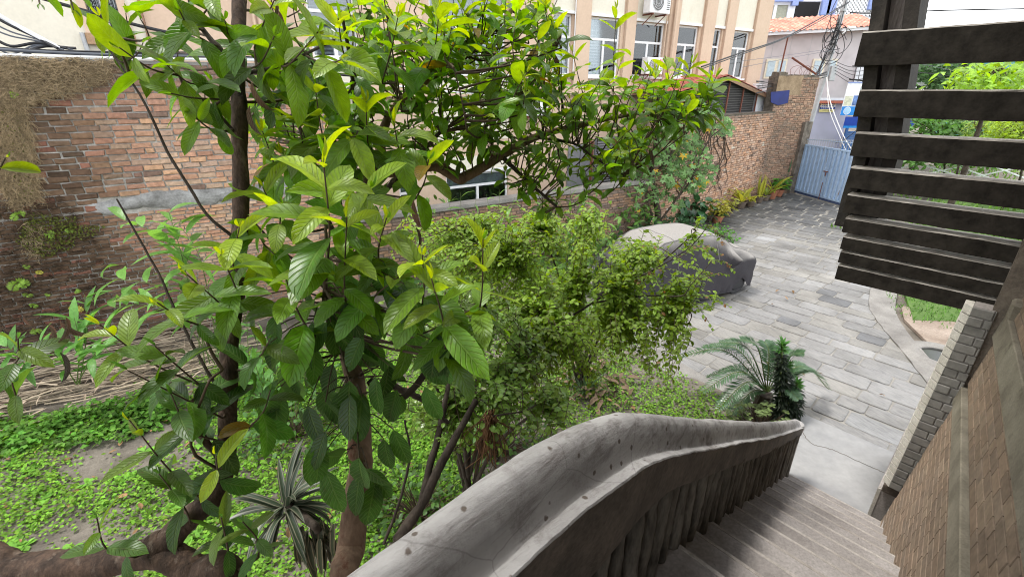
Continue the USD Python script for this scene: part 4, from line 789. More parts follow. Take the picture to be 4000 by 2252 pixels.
for b_ in (.5, -.5):
    jj = int(round((b_ + 1) / 2 * (nb - 1))); obj('seam', tube(cv[3:-3, jj] + Z * .004, .007, 5), MAT['pole'] if False else plain('seam_grey', (.20, .19, .185), rough=.9) if b_ > 0 else '/World/Looks/seam_grey', CAR, smooth=True)
for t_ in (.30, .62):
    ii = int(t_ * (nt - 1)); obj('seam', tube(cv[ii, 6:-6] + np.array([0, 0, .003]), .006, 5), '/World/Looks/seam_grey', CAR, smooth=True)
obj('hem_rope', tube(spline([car_o + cd * (t * carL) + cn * (-.015 + .02 * math.sin(t * 9)) + Z * (.16 + .03 * math.sin(t * 14)) for t in np.linspace(.06, .95, 14)], 50), .008, 5), MAT['black'], CAR)

# ------------------------------------------------------------------ stairs, landing slab
RISE, RUN, S_BOT, NSTEP, Z0 = 0.16, 0.277, 5.05, 13, 0.13
LSLAB = obj('landing_slab', slab(P(0, 0), S, W, Z, 5.05, 6.61, -1.32, .55, -.1, Z0, bev=.012), MAT['landing'], label='smooth cracked concrete slab at the foot of the stairs', category='slab', kind='structure')
cr = spline([at_z(px, py, Z0 + .0015) for px, py in ((3123, 1668), (3170, 1730), (3240, 1750), (3330, 1790), (3420, 1830), (3470, 1850))], 40); cr[:, :2] += RNG.normal(0, .006, (len(cr), 2))
CRK = tube(cr, .0045, 4); CRK[0][:, 2] = np.minimum(CRK[0][:, 2], Z0 + .002); obj('crack', CRK, MAT['rail_dark'], LSLAB)
STAIR = thing('staircase', 'concrete flight of stairs leading down between the railing and the brick house', 'stairs', P(3.2, -.4, 0))
for k in range(NSTEP):
    z = Z0 + RISE * (k + 1); s1 = S_BOT - RUN * k; s0 = s1 - RUN
    wl = -.94 + .0607 * (5.2 - s0) - .07; st = slab(P(0, 0), S, W, Z, s0 - .03 if k < NSTEP - 1 else s0, s1, wl, .46, z - RISE - (.0 if k == 0 else .22), z - .0015, jit=0)
    stp = obj('step', st, MAT['tread'], STAIR)
    obj('nosing', slab(P(0, 0), S, W, Z, s1 - .020, s1 + .008, wl + .01, .46, z - .035, z + .001, bev=.006), stone('step_edge', (0.25, 0.222, 0.20), (0.39, 0.36, 0.33), scale=3, fine=50, bump=.2) if k == 0 else '/World/Looks/step_edge', stp)
ST = S_BOT - RUN * NSTEP
obj('upper_landing', slab(P(0, 0), S, W, Z, -2.2, ST, -.72, .62, Z0 + RISE * NSTEP - .2, Z0 + RISE * NSTEP, bev=.01), MAT['tread'], STAIR)
obj('landing_support', slab(P(0, 0), S, W, Z, -2.2, ST - .05, -.68, .6, -.06, Z0 + RISE * NSTEP - .201), MAT['plaster_grey'], STAIR)
obj('stair_soffit', prism(Polygon([(ST - .1, -.06), (4.6, -.06), (4.6, .10), (ST - .1, 1.78)]), P(0, -.70), S, Z, W, 0, 1.1), MAT['plaster_grey'], STAIR)

# ------------------------------------------------------------------ railing
RAIL = thing('railing', 'massive plastered stair railing with rounded worn top and dark balusters', 'railing', P(2.5, -.93, 1.2))
RA, RDIR = P(5.2, -.94), nz(P(-3.95, .24)); RNRM = np.array([-RDIR[1], RDIR[0], 0]); RNRM = RNRM if RNRM @ W > 0 else -RNRM
def RP(R, off, z): return RA + RDIR * R + RNRM * off + Z * z
path = spline([np.array(p) for p in ((.04, .93, 0), (.5, 1.19, 0), (1.37, 1.675, 0), (2.24, 2.19, 0), (2.94, 2.61, 0), (3.3, 2.83, 0), (3.6, 3.01, 0), (3.87, 3.17, 0), (4.1, 3.29, 0), (4.35, 3.37, 0), (4.6, 3.405, 0), (5.0, 3.42, 0), (5.6, 3.43, 0), (6.6, 3.43, 0))], 140)[:, :2]
kw = lambda R: np.interp(R, [0, 1, 3.3, 4.2], [.36, .38, .46, .60]); kz_ = lambda R: np.interp(R, [0, 2.9, 3.8, 4.3], [.50, .85, .95, 1.05]); hF = lambda R: np.interp(R, [0, .8, 2.9, 3.8, 4.3, 6], [.10, .13, .18, .19, .34, .40])
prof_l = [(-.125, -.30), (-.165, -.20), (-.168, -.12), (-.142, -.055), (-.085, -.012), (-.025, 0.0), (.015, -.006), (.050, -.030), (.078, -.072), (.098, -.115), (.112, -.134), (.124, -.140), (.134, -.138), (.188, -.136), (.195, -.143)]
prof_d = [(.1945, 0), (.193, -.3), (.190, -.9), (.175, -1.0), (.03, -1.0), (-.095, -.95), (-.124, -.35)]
def sweep(prof, rough, dark):
    rows = []
    for R, z_ in path:
        k, q, h = kw(R), kz_(R), hF(R); zl = z_ - .143 * q
        rows.append([RP(R, w * k, (zl + 0.001 + z * h) if dark else z_ + z * q) for w, z in prof])
    v = np.array(rows); m_, n_ = v.shape[:2]; v = v.reshape(-1, 3)
    d = (meshkit.fbm(v * 9, 4, 71) - .5) * rough + (meshkit.fbm(v * 2.2, 2, 72) - .5) * rough * 1.4 + (meshkit.fbm(v * 34, 3, 73) - .5) * rough * .5
    v = v + d[:, None] * (Z * .7 - W * .4)
    i = (np.arange(m_ - 1)[:, None] * n_ + np.arange(n_ - 1)[None]).ravel()
    return v, np.stack([i, i + n_, i + n_ + 1, i + 1], 1)[:, ::-1]
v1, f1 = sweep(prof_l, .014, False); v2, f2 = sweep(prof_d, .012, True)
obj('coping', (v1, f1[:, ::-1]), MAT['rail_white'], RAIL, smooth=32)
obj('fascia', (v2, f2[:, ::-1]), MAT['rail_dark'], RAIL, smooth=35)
zr = lambda R: np.interp(R, path[:, 0], path[:, 1])
k = 0; R = .20
while R < 5.9:
    s_ = float(RP(R, 0, 0) @ S); bot_f = zr(R) - .143 * kz_(R) - hF(R)
    kk = int(np.clip((S_BOT - s_) // RUN, 0, NSTEP - 1)); zb_ = Z0 + RISE * (kk + 1) - .01
    hh = np.linspace(zb_, bot_f + .03, 14); off = .02 + .05 * kw(R)
    rad = .040 + .006 * np.cos(hh * 5 + k) + RNG.normal(0, .0012, 14)
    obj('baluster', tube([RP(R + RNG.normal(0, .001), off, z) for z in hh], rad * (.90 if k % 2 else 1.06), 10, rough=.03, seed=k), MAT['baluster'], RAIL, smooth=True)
    R += .118; k += 1
def tread_z(R):
    s_ = float(RP(R, 0, 0) @ S); return Z0 + RISE * int(np.clip((S_BOT - s_) // RUN, 0, NSTEP))
obj('gap_shade_panel', cat([slab(RA + RDIR * r_, RDIR, RNRM, Z, 0, .139, -.055, -.035, max(-.05, tread_z(r_) - .25), zr(r_) - .2 * kz_(r_)) for r_ in np.arange(.12, 6.2, .139)]), MAT['rail_dark'], RAIL)  # dark panel added behind the balusters to paint shade in the gaps
pc = P(5.19, -.935)
post = tube([pc + Z * z for z in (Z0 - .02, .3, .6, .80)], [.058, .055, .055, .054], 20)
obj('end_post', post, MAT['plaster_grey'], RAIL, smooth=50)
obj('post_cap', tube([pc + Z * z for z in (.80, .805, .84, .875, .89)], [.056, .07, .072, .06, .03], 20), MAT['rail_white'], RAIL, smooth=40)

# ------------------------------------------------------------------ brick house on the right of the stairs (its wall leans back a little)
ha = nz(ray(3767, 505)); hb = -nz(ray(1555, 5021)); hn = nz(np.cross(ha, hb)); hn = -hn if hn @ W > 0 else hn          # hn points at the stairs
hb = nz(np.cross(hn, ha)) if np.cross(hn, ha)[2] > 0 else -nz(np.cross(hn, ha))
HO = P(3.67, .188, .976)
HOUSE = thing('brick_house', 'brown brick house wall with two concrete bands right of the stairs', 'building', HO)
obj('mortar_core', slab(HO, ha, hb, -hn, -5.6, 1.47, -1.4, 1.78, .012, .5), MAT['dark_mortar'], HOUSE)
def house_tint(x, z, g, c):
    t = 1.3 * np.array(g.choice([(0.20, 0.15, 0.108), (0.21, 0.155, 0.112), (0.185, 0.14, 0.104), (0.215, 0.165, 0.12), (0.19, 0.147, 0.11)])) * g.uniform(.9, 1.1)
    d = np.clip(1.8 * (fb(x, z, 1.1, 81) - .45), 0, 1)
    return t * (1 - .5 * d) + np.array([.085, .07, .055]) * .5 * d
hbk = brick_wall(HO, ha, hb, hn, -2.3, 1.45, -1.3, .885, .078, .235, .010, house_tint, seed=22, proud=.004, back=-.02, ch=.0025, jit=.0007, prj=.0007) \
    + brick_wall(HO, ha, hb, hn, -2.3, 1.9, 1.09, 1.53, .078, .235, .010, house_tint, seed=23, proud=.004, back=-.02, ch=.0025, jit=.0007, prj=.0007)
pieces(HOUSE, 'brick', hbk, MAT['house_brick'], 300, smooth=False)
obj('concrete_band', slab(HO, ha, hb, hn, -5.6, 1.62, .893, 1.05, -.3, .030, bev=.006), MAT['band'], HOUSE)
obj('concrete_band', slab(HO, ha, hb, hn, -5.6, 1.75, 1.545, 1.765, -.3, .034, bev=.006), MAT['band'], HOUSE)
obj('upper_wall', slab(HO, ha, hb, -hn, -5.6, 1.5, 1.766, 4.6, .0, .5), MAT['dark_mortar'], HOUSE)
hb2 = brick_wall(HO, ha, hb, hn, -2.0, 1.5, 1.775, 3.2, .078, .235, .010, house_tint, seed=24, proud=.004, back=-.02, ch=.0025, jit=.0007, prj=.0007)
pieces(HOUSE, 'upper_brick', hb2, MAT['house_brick'], 60)
obj('end_wall', slab(P(0, 0), S, W, Z, 5.16, 5.5, .12, 3.4, -.06, 6.4), MAT['dark_mortar'], HOUSE)
# brick pilaster at the corner of the house, grey faced, pale side
PIL = thing('brick_pilaster', 'grey brick pilaster with a pale side at the house corner by the stair foot', 'pilaster', P(5.25, .05, .64))
zc = .66; r = 0; g = random.Random(77); items = []
def pbrick(w0, w1, z0, z1, tint):
    return (*slab(P(0, 0), S, W, Z, 5.13 + g.gauss(0, .002), 5.34, w0, w1, z0, z1, bev=.005), tint)
while zc < 2.62:
    h = .0835; wl = np.interp(zc, [.66, 2.6], [-.100, -.050]); wr = .15
    t = np.array([.25, .24, .22]) * g.uniform(.88, 1.12)
    cut = wl + (.155 if r % 2 == 0 else .195)
    items.append(pbrick(wl + .058, cut - .006, zc, zc + h - .008, t)); items.append(pbrick(cut, wr, zc, zc + h - .008, t * g.uniform(.8, 1.1)))
    obj('white_face', prism(Polygon([(5.131, wl + .0575), (5.196, wl), (5.335, wl), (5.335, wl + .0575)]), P(0, 0), S, W, Z, zc + .001, zc + h - .009), stone('limewash', (0.50, 0.47, 0.41), (0.66, 0.63, 0.57), scale=5) if r == 0 else '/World/Looks/limewash', PIL)
    zc += h; r += 1
for it in items: obj('brick', (it[0], it[1]), MAT['grey_brick'], PIL, tint=it[2])
obj('mortar_core', slab(P(0, 0), S, W, Z, 5.145, 5.33, .012, .14, .662, 2.66), MAT['plaster_grey'], PIL)
obj('corbel', slab(P(0, 0), S, W, Z, 5.15, 5.5, -.085, .2, .56, .655, bev=.008), MAT['rail_dark'], PIL)
PLI = thing('wall_plinth', 'low plastered plinth with a chipped pale edge under the grey pilaster', 'plinth', P(5.3, 0, Z0))
obj('plaster_block', slab(P(0, 0), S, W, Z, 5.20, 6.55, -.115, .5, Z0 + .001, .555, bev=.012), MAT['plaster_grey'], PLI)
obj('pale_edge', slab(P(0, 0), S, W, Z, 5.193, 5.2, -.116, -.085, Z0 + .03, .55, jit=.002), '/World/Looks/limewash', PLI)
obj('skirting', slab(P(0, 0), S, W, Z, 4.55, 5.19, .02, .3, Z0, .40, bev=.012), MAT['plaster_grey'], PLI)

# ------------------------------------------------------------------ dark louvred sunscreen
SCR = thing('louvred_screen', 'dark concrete sunscreen of nine deep horizontal slats on a rough column', 'sunscreen', P(5.45, -1.0, 2.56))
SL = [(-1.316, 4.757, 4.493), (-1.224, 4.299, 4.076), (-1.167, 3.943, 3.738), (-1.132, 3.640, 3.451), (-1.098, 3.394, 3.220), (-1.062, 3.178, 3.030), (-1.037, 2.997, 2.865), (-1.023, 2.851, 2.732), (-1.010, 2.712, 2.560)]
def rough_box(s0, s1, w0, w1, z0, z1, nw, amp, seed):
    """A cast slat with slightly uneven faces."""
    ws_ = np.linspace(w0, w1, nw); prof = [(s0, z0), (s0, (z0 + z1) / 2), (s0, z1 - .012), (s0 + .012, z1), ((s0 + s1) / 2, z1), (s1, z1), (s1, z0), ((s0 + s1) / 2, z0)]
    v = np.array([P(a, w, z) for w in ws_ for a, z in prof]); n_ = len(prof)
    v = v + (meshkit.fbm(v * 6, 4, seed)[:, None] - .5) * amp * (Z + -S * .8)
    i = np.arange(nw - 1)[:, None] * n_; j = np.arange(n_)[None]; k = (j + 1) % n_
    f = np.stack([i + j, i + n_ + j, i + n_ + k, i + k], -1).reshape(-1, 4); f = np.vstack([f[:, [0, 1, 2]], f[:, [0, 2, 3]]])
    c = len(v); v = np.vstack([v, v[:n_].mean(0), v[-n_:].mean(0)]); jj = np.arange(n_); kk = (jj + 1) % n_; e = (nw - 1) * n_
    f = np.vstack([f, np.stack([jj, kk, np.full(n_, c)], 1), np.stack([e + kk, e + jj, np.full(n_, c + 1)], 1)])
    return v, f
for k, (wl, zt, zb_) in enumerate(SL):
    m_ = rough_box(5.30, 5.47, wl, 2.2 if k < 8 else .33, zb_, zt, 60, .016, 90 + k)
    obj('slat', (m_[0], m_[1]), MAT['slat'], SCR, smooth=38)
col = Polygon([(5.44, 0), (5.44, .10), (5.62, .10), (5.62, .245), (5.47, .245), (5.47, .345), (5.8, .345), (5.8, 0)])
zs = np.linspace(3.05, 6.9, 30)
for nm, (a0, a1, b0, b1), mt in (('column_left', (5.44, 5.80, 0.0, .105), MAT['column_dark']), ('column_face', (5.58, 5.80, .105, .225), MAT['column_rough']), ('column_right', (5.47, 5.80, .225, .33), MAT['column_dark'])):
    v = np.array([P(a, -1.165 - .17 * max(0, (z - 3.7)) / 1.25 + b + .0 * z, z) for z in zs for a, b in ((a0, b0), (a0, b1), (a1, b1), (a1, b0))])
    v = v + (meshkit.fbm(v * 9, 3, 120)[:, None] - .5) * .02 * (W - S)
    i = np.arange(len(zs) - 1)[:, None] * 4; j = np.arange(4)[None]; k2 = (j + 1) % 4
    f = np.stack([i + j, i + k2, i + 4 + k2, i + 4 + j], -1).reshape(-1, 4); f = np.vstack([f, [[3, 2, 1, 0]], [[len(v) - 4, len(v) - 3, len(v) - 2, len(v) - 1]]])
    obj(nm, (v, f[:, ::-1]), mt, SCR)
obj('bracket', slab(P(0, 0), S, W, Z, 5.0, 5.31, .20, .36, 2.52, 2.80, bev=.02), MAT['band'], SCR)
# unseen roof slab, added above the view to shade the stairs and slats
obj('added_shade_roof', slab(P(0, 0), S, W, Z, -3.2, 4.9, -1.2, 3.2, 6.42, 6.62), MAT['plaster_grey'], label='flat concrete roof added above the stairs to shade them, out of view', category='roof')
# ------------------------------------------------------------------ beyond the gate: houses, pole, signs, cables
def bd(px, py, y): return at_z(px, py, 0) if y is None else CAM + ray(px, py) * (y / ray(px, py)[1])
def wall_quad(name, parent, pts, y, mat, thick=.3, **kw):
    """A wall facing the viewer through picture corners, at world distance y (its plane is x-z)."""
    poly = Polygon([(bd(px, py, y)[0], bd(px, py, y)[2]) for px, py in pts]); return obj(name, prism(poly, np.array([0, y, 0]), XA, Z, YA, 0, thick), mat, parent, **kw)
YM = 29.0
x0, x1 = bd(2940, 300, YM)[0], bd(3460, 300, YM)[0]
zt0, zt1 = bd(2980, 128, YM)[2], bd(3390, 100, YM)[2]
MH = thing('grey_house', 'grey rendered house with red tile roof and pale curtained windows', 'building', (x0, YM, 0))
obj('wall', prism(Polygon([(x0, -.06), (x1 - 1.6, -.06), (x1 - 1.6, zt1), (x0, zt0)]), np.array([0, YM, 0]), XA, Z, YA, 0, 6), MAT['mauve_wall'], MH)
for px in (3030, 3100, 3178):
    a, b = bd(px, 130, YM - .01), bd(px - 14, 240, YM - .01); obj('render_joint', slab(np.array([a[0], YM, 0]), XA, YA, Z, -.012, .012, -.008, -.001, b[2], zt0 - .1), MAT['pole'], MH)
for p0, p1 in ((2988, 3062), (3170, 3255)):
    a, b = bd(p0 + 6, 232, YM), bd(p1, 300, YM); t_ = bd(p1, 238, YM)[2]
    wf = obj('window', cat([slab(np.array([0, YM, 0]), XA, YA, Z, a[0], b[0], -.06, -.002, b[2] - .1, t_ + .1)]), MAT['sign_yellow'] if False else plain('window_frame_cream', (.62, .58, .46)) if p0 == 2988 else '/World/Looks/window_frame_cream', MH)
    for k in range(2):
        xm = a[0] + (b[0] - a[0]) * k / 2
        obj('pane', slab(np.array([0, YM, 0]), XA, YA, Z, xm + .1, xm + (b[0] - a[0]) / 2 - .08, -.075, -.062, b[2], t_), plain('pale_curtained_glass', (.40, .50, .55), rough=.15) if (k == 0 and p0 == 2988) else '/World/Looks/pale_curtained_glass', wf)
ro = np.array([x0 - .4, YM - .5, zt0 - .05]); rtop = np.array([x0 - .1, YM + 1.6, bd(2990, 82, YM + 1.6)[2]]); rend = np.array([x1 - 1.2, YM - .5, zt1 - .05])
a_ = nz(rend - ro); dn_ = nz(ro - rtop - a_ * ((ro - rtop) @ a_))
tiled(MH, ro - dn_ * 2.3, a_, dn_, int(np.linalg.norm(rend - ro) / .30), 8, .30, .335, random.Random(8), limit=230, col=((0.60, 0.25, 0.18), (0.64, 0.30, 0.22), (0.55, 0.22, 0.16)))
obj('eave_board', slab(ro, a_, YA, Z, 0, np.linalg.norm(rend - ro), .02, .06, -.16, -.02), MAT['white_wall'], MH)
obj('balcony_rail', cat([tube([bd(px, 262, YM - .7), bd(px - 14, 335, YM - .7)], .018, 4) for px in (3345, 3362, 3380, 3396)] + [tube([bd(3330, 258, YM - .7), bd(3420, 264, YM - .7)], .03, 4), tube([bd(3318, 310, YM - .7), bd(3420, 320, YM - .7)], .04, 4)]), MAT['black'], MH)
obj('balcony_wall', slab(np.array([0, YM - .12, 0]), XA, YA, Z, bd(3335, 300, YM)[0], bd(3480, 300, YM)[0], 0, .1, bd(3340, 330, YM)[2], bd(3340, 262, YM)[2]), MAT['white_wall'], MH)

YB = 36.0
WH = thing('white_house', 'white house with blue trim and a diamond lattice behind the tiled roof', 'building', (bd(3000, 60, YB)[0], YB, 0))
bx0, bx1 = bd(2985, 60, YB)[0], bd(3420, 40, YB)[0]
zlo = 3.0; zhi = bd(3100, -60, YB)[2]
wo = [(bd(3018, 20, YB), bd(3068, 88, YB)), (bd(3112, 6, YB), bd(3200, 76, YB))]
wp = Polygon([(bx0, -.06), (bx1, -.06), (bx1, zhi), (bx0, zhi)])
for a, b in wo: wp = wp.difference(sbox(a[0], b[2], b[0], a[2]))
obj('wall', prism(wp, np.array([0, YB, 0]), XA, Z, YA, 0, .3), MAT['white_wall'], WH)
obj('inner_wall', slab(np.array([0, YB, 0]), XA, YA, Z, bx0, bx1, 1.2, 5, 0, zhi), MAT['mesh_dark'], WH)
a, b = wo[0]; obj('window', slab(np.array([0, YB, 0]), XA, YA, Z, a[0], b[0], .1, .16, b[2], a[2]), plain('olive_glass', (.30, .31, .24), rough=.2), WH)
obj('window_mullion', slab(np.array([0, YB, 0]), XA, YA, Z, a[0] + .15, a[0] + .35, .02, .10, b[2], a[2]), MAT['white_paint'], WH)
for p0, p1, q0, q1 in ((2990, 3130, -4, 8), (3090, 3110, 8, 24), (3215, 3228, -20, 60), (3236, 3250, -20, 62), (3395, 3420, -10, 40)):
    a, b = bd(p0, q0, YB), bd(p1, q1, YB); obj('blue_trim', slab(np.array([0, YB, 0]), XA, YA, Z, a[0], b[0], -.25, -.002, b[2], a[2]), MAT['blue_trim'], WH)
la, lb_ = bd(3256, -40, YB), bd(3400, 66, YB)
LX, LZ0, LZ1 = (la[0], lb_[0]), lb_[2], la[2]
obj('lattice_hole_shade', slab(np.array([0, YB, 0]), XA, YA, Z, LX[0], LX[1], -.03, -.003, LZ0, LZ1), plain('lattice_shade', (.10, .12, .13)), WH)  # dark sheet paints the shade inside the lattice holes
rect = sbox(LX[0], LZ0, LX[1], LZ1)
from shapely.geometry import LineString
for sgn in (1, -1):
    for c in np.arange(-6, 8, .24):
        xm = (LX[0] + LX[1]) / 2; ln = LineString([(xm - 6 + c, (LZ0 + LZ1) / 2 - 6 * sgn), (xm + 6 + c, (LZ0 + LZ1) / 2 + 6 * sgn)]).buffer(.05, cap_style=2).intersection(rect)
        if not ln.is_empty and ln.area > .02: obj('lattice_strip', prism(ln if ln.geom_type == 'Polygon' else max(ln.geoms, key=lambda q: q.area), np.array([0, YB - .03, 0]), XA, Z, -YA, .0 if sgn == 1 else .022, .02 if sgn == 1 else .042), MAT['white_paint'], WH)

YL = 25.5
GH2 = thing('gate_cabin', 'lilac wall of a low cabin beyond the gate with a red roof edge', 'building', (bd(3170, 500, YL)[0], YL, 0))
xa, xb = bd(3165, 500, YL)[0], bd(3300, 500, YL)[0]
obj('wall', slab(np.array([0, YL, 0]), XA, YA, Z, xa, xb, 0, 3, -.06, bd(3200, 402, YL)[2]), MAT['lilac_wall'], GH2)
obj('roof_edge', slab(np.array([0, YL, 0]), XA, YA, Z, xa - .1, xb + .1, -.35, 3.2, bd(3200, 404, YL)[2], bd(3200, 388, YL)[2], bev=.03), MAT['terracotta'] if False else plain('red_roof', (.52, .16, .10), rough=.6), GH2)
obj('roof_lip', slab(np.array([0, YL, 0]), XA, YA, Z, xa - .1, xb + .1, -.38, -.352, bd(3200, 392, YL)[2], bd(3200, 382, YL)[2]), MAT['white_wall'], GH2)
BS = thing('blue_shutter', 'blue rolling shutter and post right of the lilac wall', 'shutter', (bd(3300, 560, YL)[0], YL - .3, 0))
sx0, sx1 = bd(3298, 560, YL - .3)[0], bd(3500, 560, YL - .3)[0]
for k in range(22): obj('slat', slab(np.array([0, YL - .3, 0]), XA, YA, Z, sx0, sx1, 0, .05, .02 + k * .105, .02 + k * .105 + .098, bev=.012), MAT['blue_paint'], BS)
obj('post', slab(np.array([0, YL - .36, 0]), XA, YA, Z, sx0 - .12, sx0 - .01, 0, .1, -.06, 2.5), MAT['blue_paint'], BS)

# signs
def panel(t, name, x0, x1, z0, z1, y, mat, parent=None, th=.02): return obj(name, slab(np.array([0, y, 0]), XA, YA, Z, x0, x1, -th, 0, z0, z1), mat, parent or t)
def word(parent, txt, x, z, h, y, mat, bold=True): return obj('lettering', lettering(txt, h, np.array([x, y, z]), XA, Z, -YA, .006, bold), mat, parent)
YS = YL - .05
a, b = bd(3207, 402, YS), bd(3257, 438, YS)
SG = thing('notice_sign', 'small yellow and blue notice with a black arrow on the lilac wall', 'sign', (a[0], YS, b[2]))
panel(SG, 'board', a[0], b[0], b[2], a[2], YS, MAT['sign_yellow'])
hh = a[2] - b[2]; ww = b[0] - a[0]
panel(SG, 'blue_strip', a[0], b[0], b[2] + hh * .32, b[2] + hh * .56, YS - .021, MAT['sign_deep'], th=.004)
panel(SG, 'white_strip', a[0], b[0], b[2] + hh * .58, b[2] + hh * .80, YS - .021, MAT['sign_white'], th=.004)
for r, (zf, mt) in enumerate(((.86, MAT['sign_deep']), (.64, MAT['sign_deep']), (.40, MAT['sign_white']))):
    for k in range(7):
        xx0 = a[0] + ww * (.08 + k * .125); obj('print_mark', slab(np.array([0, YS - .026, 0]), XA, YA, Z, xx0, xx0 + ww * (.07 + .03 * ((k * 7 + r * 3) % 3) / 2), -.003, 0, b[2] + hh * zf, b[2] + hh * (zf + .08)), mt, SG)
ar = Polygon([(.2, .45), (.62, .45), (.62, .2), (.85, .5), (.62, .8), (.62, .55), (.2, .55)])
obj('arrow', prism(Polygon([(a[0] + x * ww, b[2] + hh * (.02 + .24 * y_)) for x, y_ in ar.exterior.coords]), np.array([0, YS - .022, 0]), XA, Z, -YA, 0, .004), MAT['black'], SG)
YS = 24.2
a, b = bd(3310, 325, YS), bd(3395, 450, YS)
BN = thing('banner', 'white and blue shop banner with a round emblem hanging behind the sunscreen', 'sign', (a[0], YS, b[2]))
x0_, x1_ = bd(3280, 450, YS)[0], b[0]; hh = a[2] - b[2]; ww = x1_ - x0_
panel(BN, 'sheet', x0_, x1_, b[2], a[2], YS, MAT['sign_white'])
panel(BN, 'blue_foot', x0_, x1_, b[2], b[2] + hh * .28, YS - .021, MAT['sign_blue'], th=.004)
panel(BN, 'picture', x0_ + ww * .30, x1_, b[2] + hh * .30, b[2] + hh * .62, YS - .021, plain('banner_picture', (.10, .17, .36), var=.8, scale=5), th=.004)
panel(BN, 'picture', x0_ + ww * .02, x0_ + ww * .28, b[2] + hh * .30, b[2] + hh * .60, YS - .021, plain('banner_figure', (.55, .55, .42), var=.4, scale=6), th=.004)
panel(BN, 'top_edge', x0_, x1_, a[2], a[2] + .05, YS - .01, MAT['blue_trim'], th=.03)
def ring_disc(c, r0, r1, y, mat, parent, name):
    q = np.linspace(0, 2 * math.pi, 29)[:-1]; poly = Polygon([(c[0] + r1 * math.cos(t), c[1] + r1 * math.sin(t)) for t in q])
    if r0 > 0: poly = poly.difference(Polygon([(c[0] + r0 * math.cos(t), c[1] + r0 * math.sin(t)) for t in q]))
    return obj(name, prism(poly, np.array([0, y, 0]), XA, Z, -YA, 0, .004), mat, parent)
em = (x0_ + ww * .58, a[2] - hh * .17); ring_disc(em, .15, .19, YS - .022, plain('emblem_grey', (.42, .45, .44)), BN, 'emblem_ring'); ring_disc(em, 0, .145, YS - .022, plain('emblem_pale', (.62, .66, .64)), BN, 'emblem_field')
obj('emblem_mark', cat([tube(np.array([[em[0] + x * .12, YS - .03, em[1] + z * .1] for x, z in p]), .018, 5) for p in (((-.7, -.3), (0, .1), (.7, .6)), ((-.5, .2), (.1, .5)), ((-.1, -.4), (.5, -.1)))]), plain('emblem_ink', (.30, .34, .33)), BN)
em = (x0_ + ww * .20, b[2] + hh * .14); ring_disc(em, 0, .15, YS - .027, plain('emblem_blue', (.35, .55, .75)), BN, 'emblem_field'); ring_disc(em, .155, .175, YS - .027, MAT['sign_white'], BN, 'emblem_ring')
def deva(x, z, h, y, mat, parent):
    """The letters नी त as strokes under their headline."""
    st = [((0, 1), (3.0, 1)), ((.75, 1), (.75, 0)), ((.75, .5), (.2, .5)), ((.2, .5), (.12, .32)), ((1.25, 1), (1.25, 0)), ((1.25, 1), (1.1, 1.3), (.8, 1.32), (.6, 1.05)), ((2.3, 1), (2.3, 0)), ((2.3, .55), (1.85, .55), (1.7, .35), (1.9, .12)), ((2.75, 1), (2.75, 0))]
    obj('lettering', cat([tube(np.array([[x + a_ * h, y, z + b_ * h] for a_, b_ in s_]), .07 * h, 5) for s_ in st]), mat, parent)
deva(x0_ + ww * .46, b[2] + hh * .09, .22, YS - .03, MAT['sign_white'], BN)
YS = 24.0
a, b = bd(3302, 460, YS), bd(3580, 500, YS)
BB = thing('blue_signboard', 'deep blue signboard with white letters half hidden by the slats', 'sign', (a[0], YS, b[2]))
panel(BB, 'board', a[0], bd(3572, 480, YS)[0], b[2], a[2] + .05, YS, MAT['sign_deep']); panel(BB, 'blue_edge', a[0], bd(3572, 480, YS)[0], b[2], b[2] + .10, YS - .021, MAT['sign_blue'], th=.004)
word(BB, 'R', bd(3352, 470, YS)[0], bd(3352, 470, YS)[2], .16, YS - .022, MAT['sign_white']); word(BB, 'L', bd(3508, 472, YS)[0], bd(3508, 472, YS)[2], .16, YS - .022, MAT['sign_white'])
TA = on_plane(3060, 400, B0 - tn * -.04, tn)
t0 = [on_plane(px, py, B0 + tn * .05, tn) for px, py in ((3012, 360), (3085, 352), (3078, 402), (3040, 412), (3012, 400))]
tv = np.vstack([t0, [p - tn * .02 for p in t0]]); tf = np.array([[0, 1, 2], [0, 2, 3], [0, 3, 4], [7, 6, 5], [8, 7, 5], [9, 8, 5]] + [[k, 5 + k, 5 + (k + 1) % 5] for k in range(5)] + [[k, 5 + (k + 1) % 5, (k + 1) % 5] for k in range(5)])
obj('tarpaulin', (tv, tf), MAT['tarp'], label='blue tarpaulin hanging against the ruined brick pier', category='tarpaulin')

# utility pole
pb = bd(3212, 330, 24.3); pt = bd(3322, -60, 24.3)
POLE = thing('utility_pole', 'grey utility pole wrapped in tangled black cables', 'pole', (pb[0] - .4, 24.3, 0))
px_ = lambda z: np.interp(z, [0, pb[2], pt[2]], [pb[0] - .35, pb[0], pt[0]])
obj('pole_shaft', tube([np.array([px_(z), 24.3, z]) for z in np.linspace(-.06, pt[2] + .6, 12)], np.linspace(.13, .095, 12), 12), MAT['pole'], POLE, smooth=40)
for z in (bd(3270, 170, 24.3)[2], bd(3255, 205, 24.3)[2], bd(3310, 40, 24.3)[2]): obj('clamp', tube([np.array([px_(z), 24.3, z - .05]), np.array([px_(z + .1), 24.3, z + .05])], .135, 12), MAT['steel'], POLE)
obj('bracket_lamp', cat([tube([bd(3290, 132, 24.1), bd(3318, 112, 24.0)], .03, 6), slab(bd(3322, 110, 24.0), XA, YA, Z, -.12, .22, -.08, .08, -.04, .05, bev=.02)]), MAT['white_paint'], POLE)
obj('meter_box', slab(bd(3252, 285, 24.1), XA, YA, Z, -.14, .14, -.08, .08, -.35, .3, bev=.02), MAT['steel'], POLE)
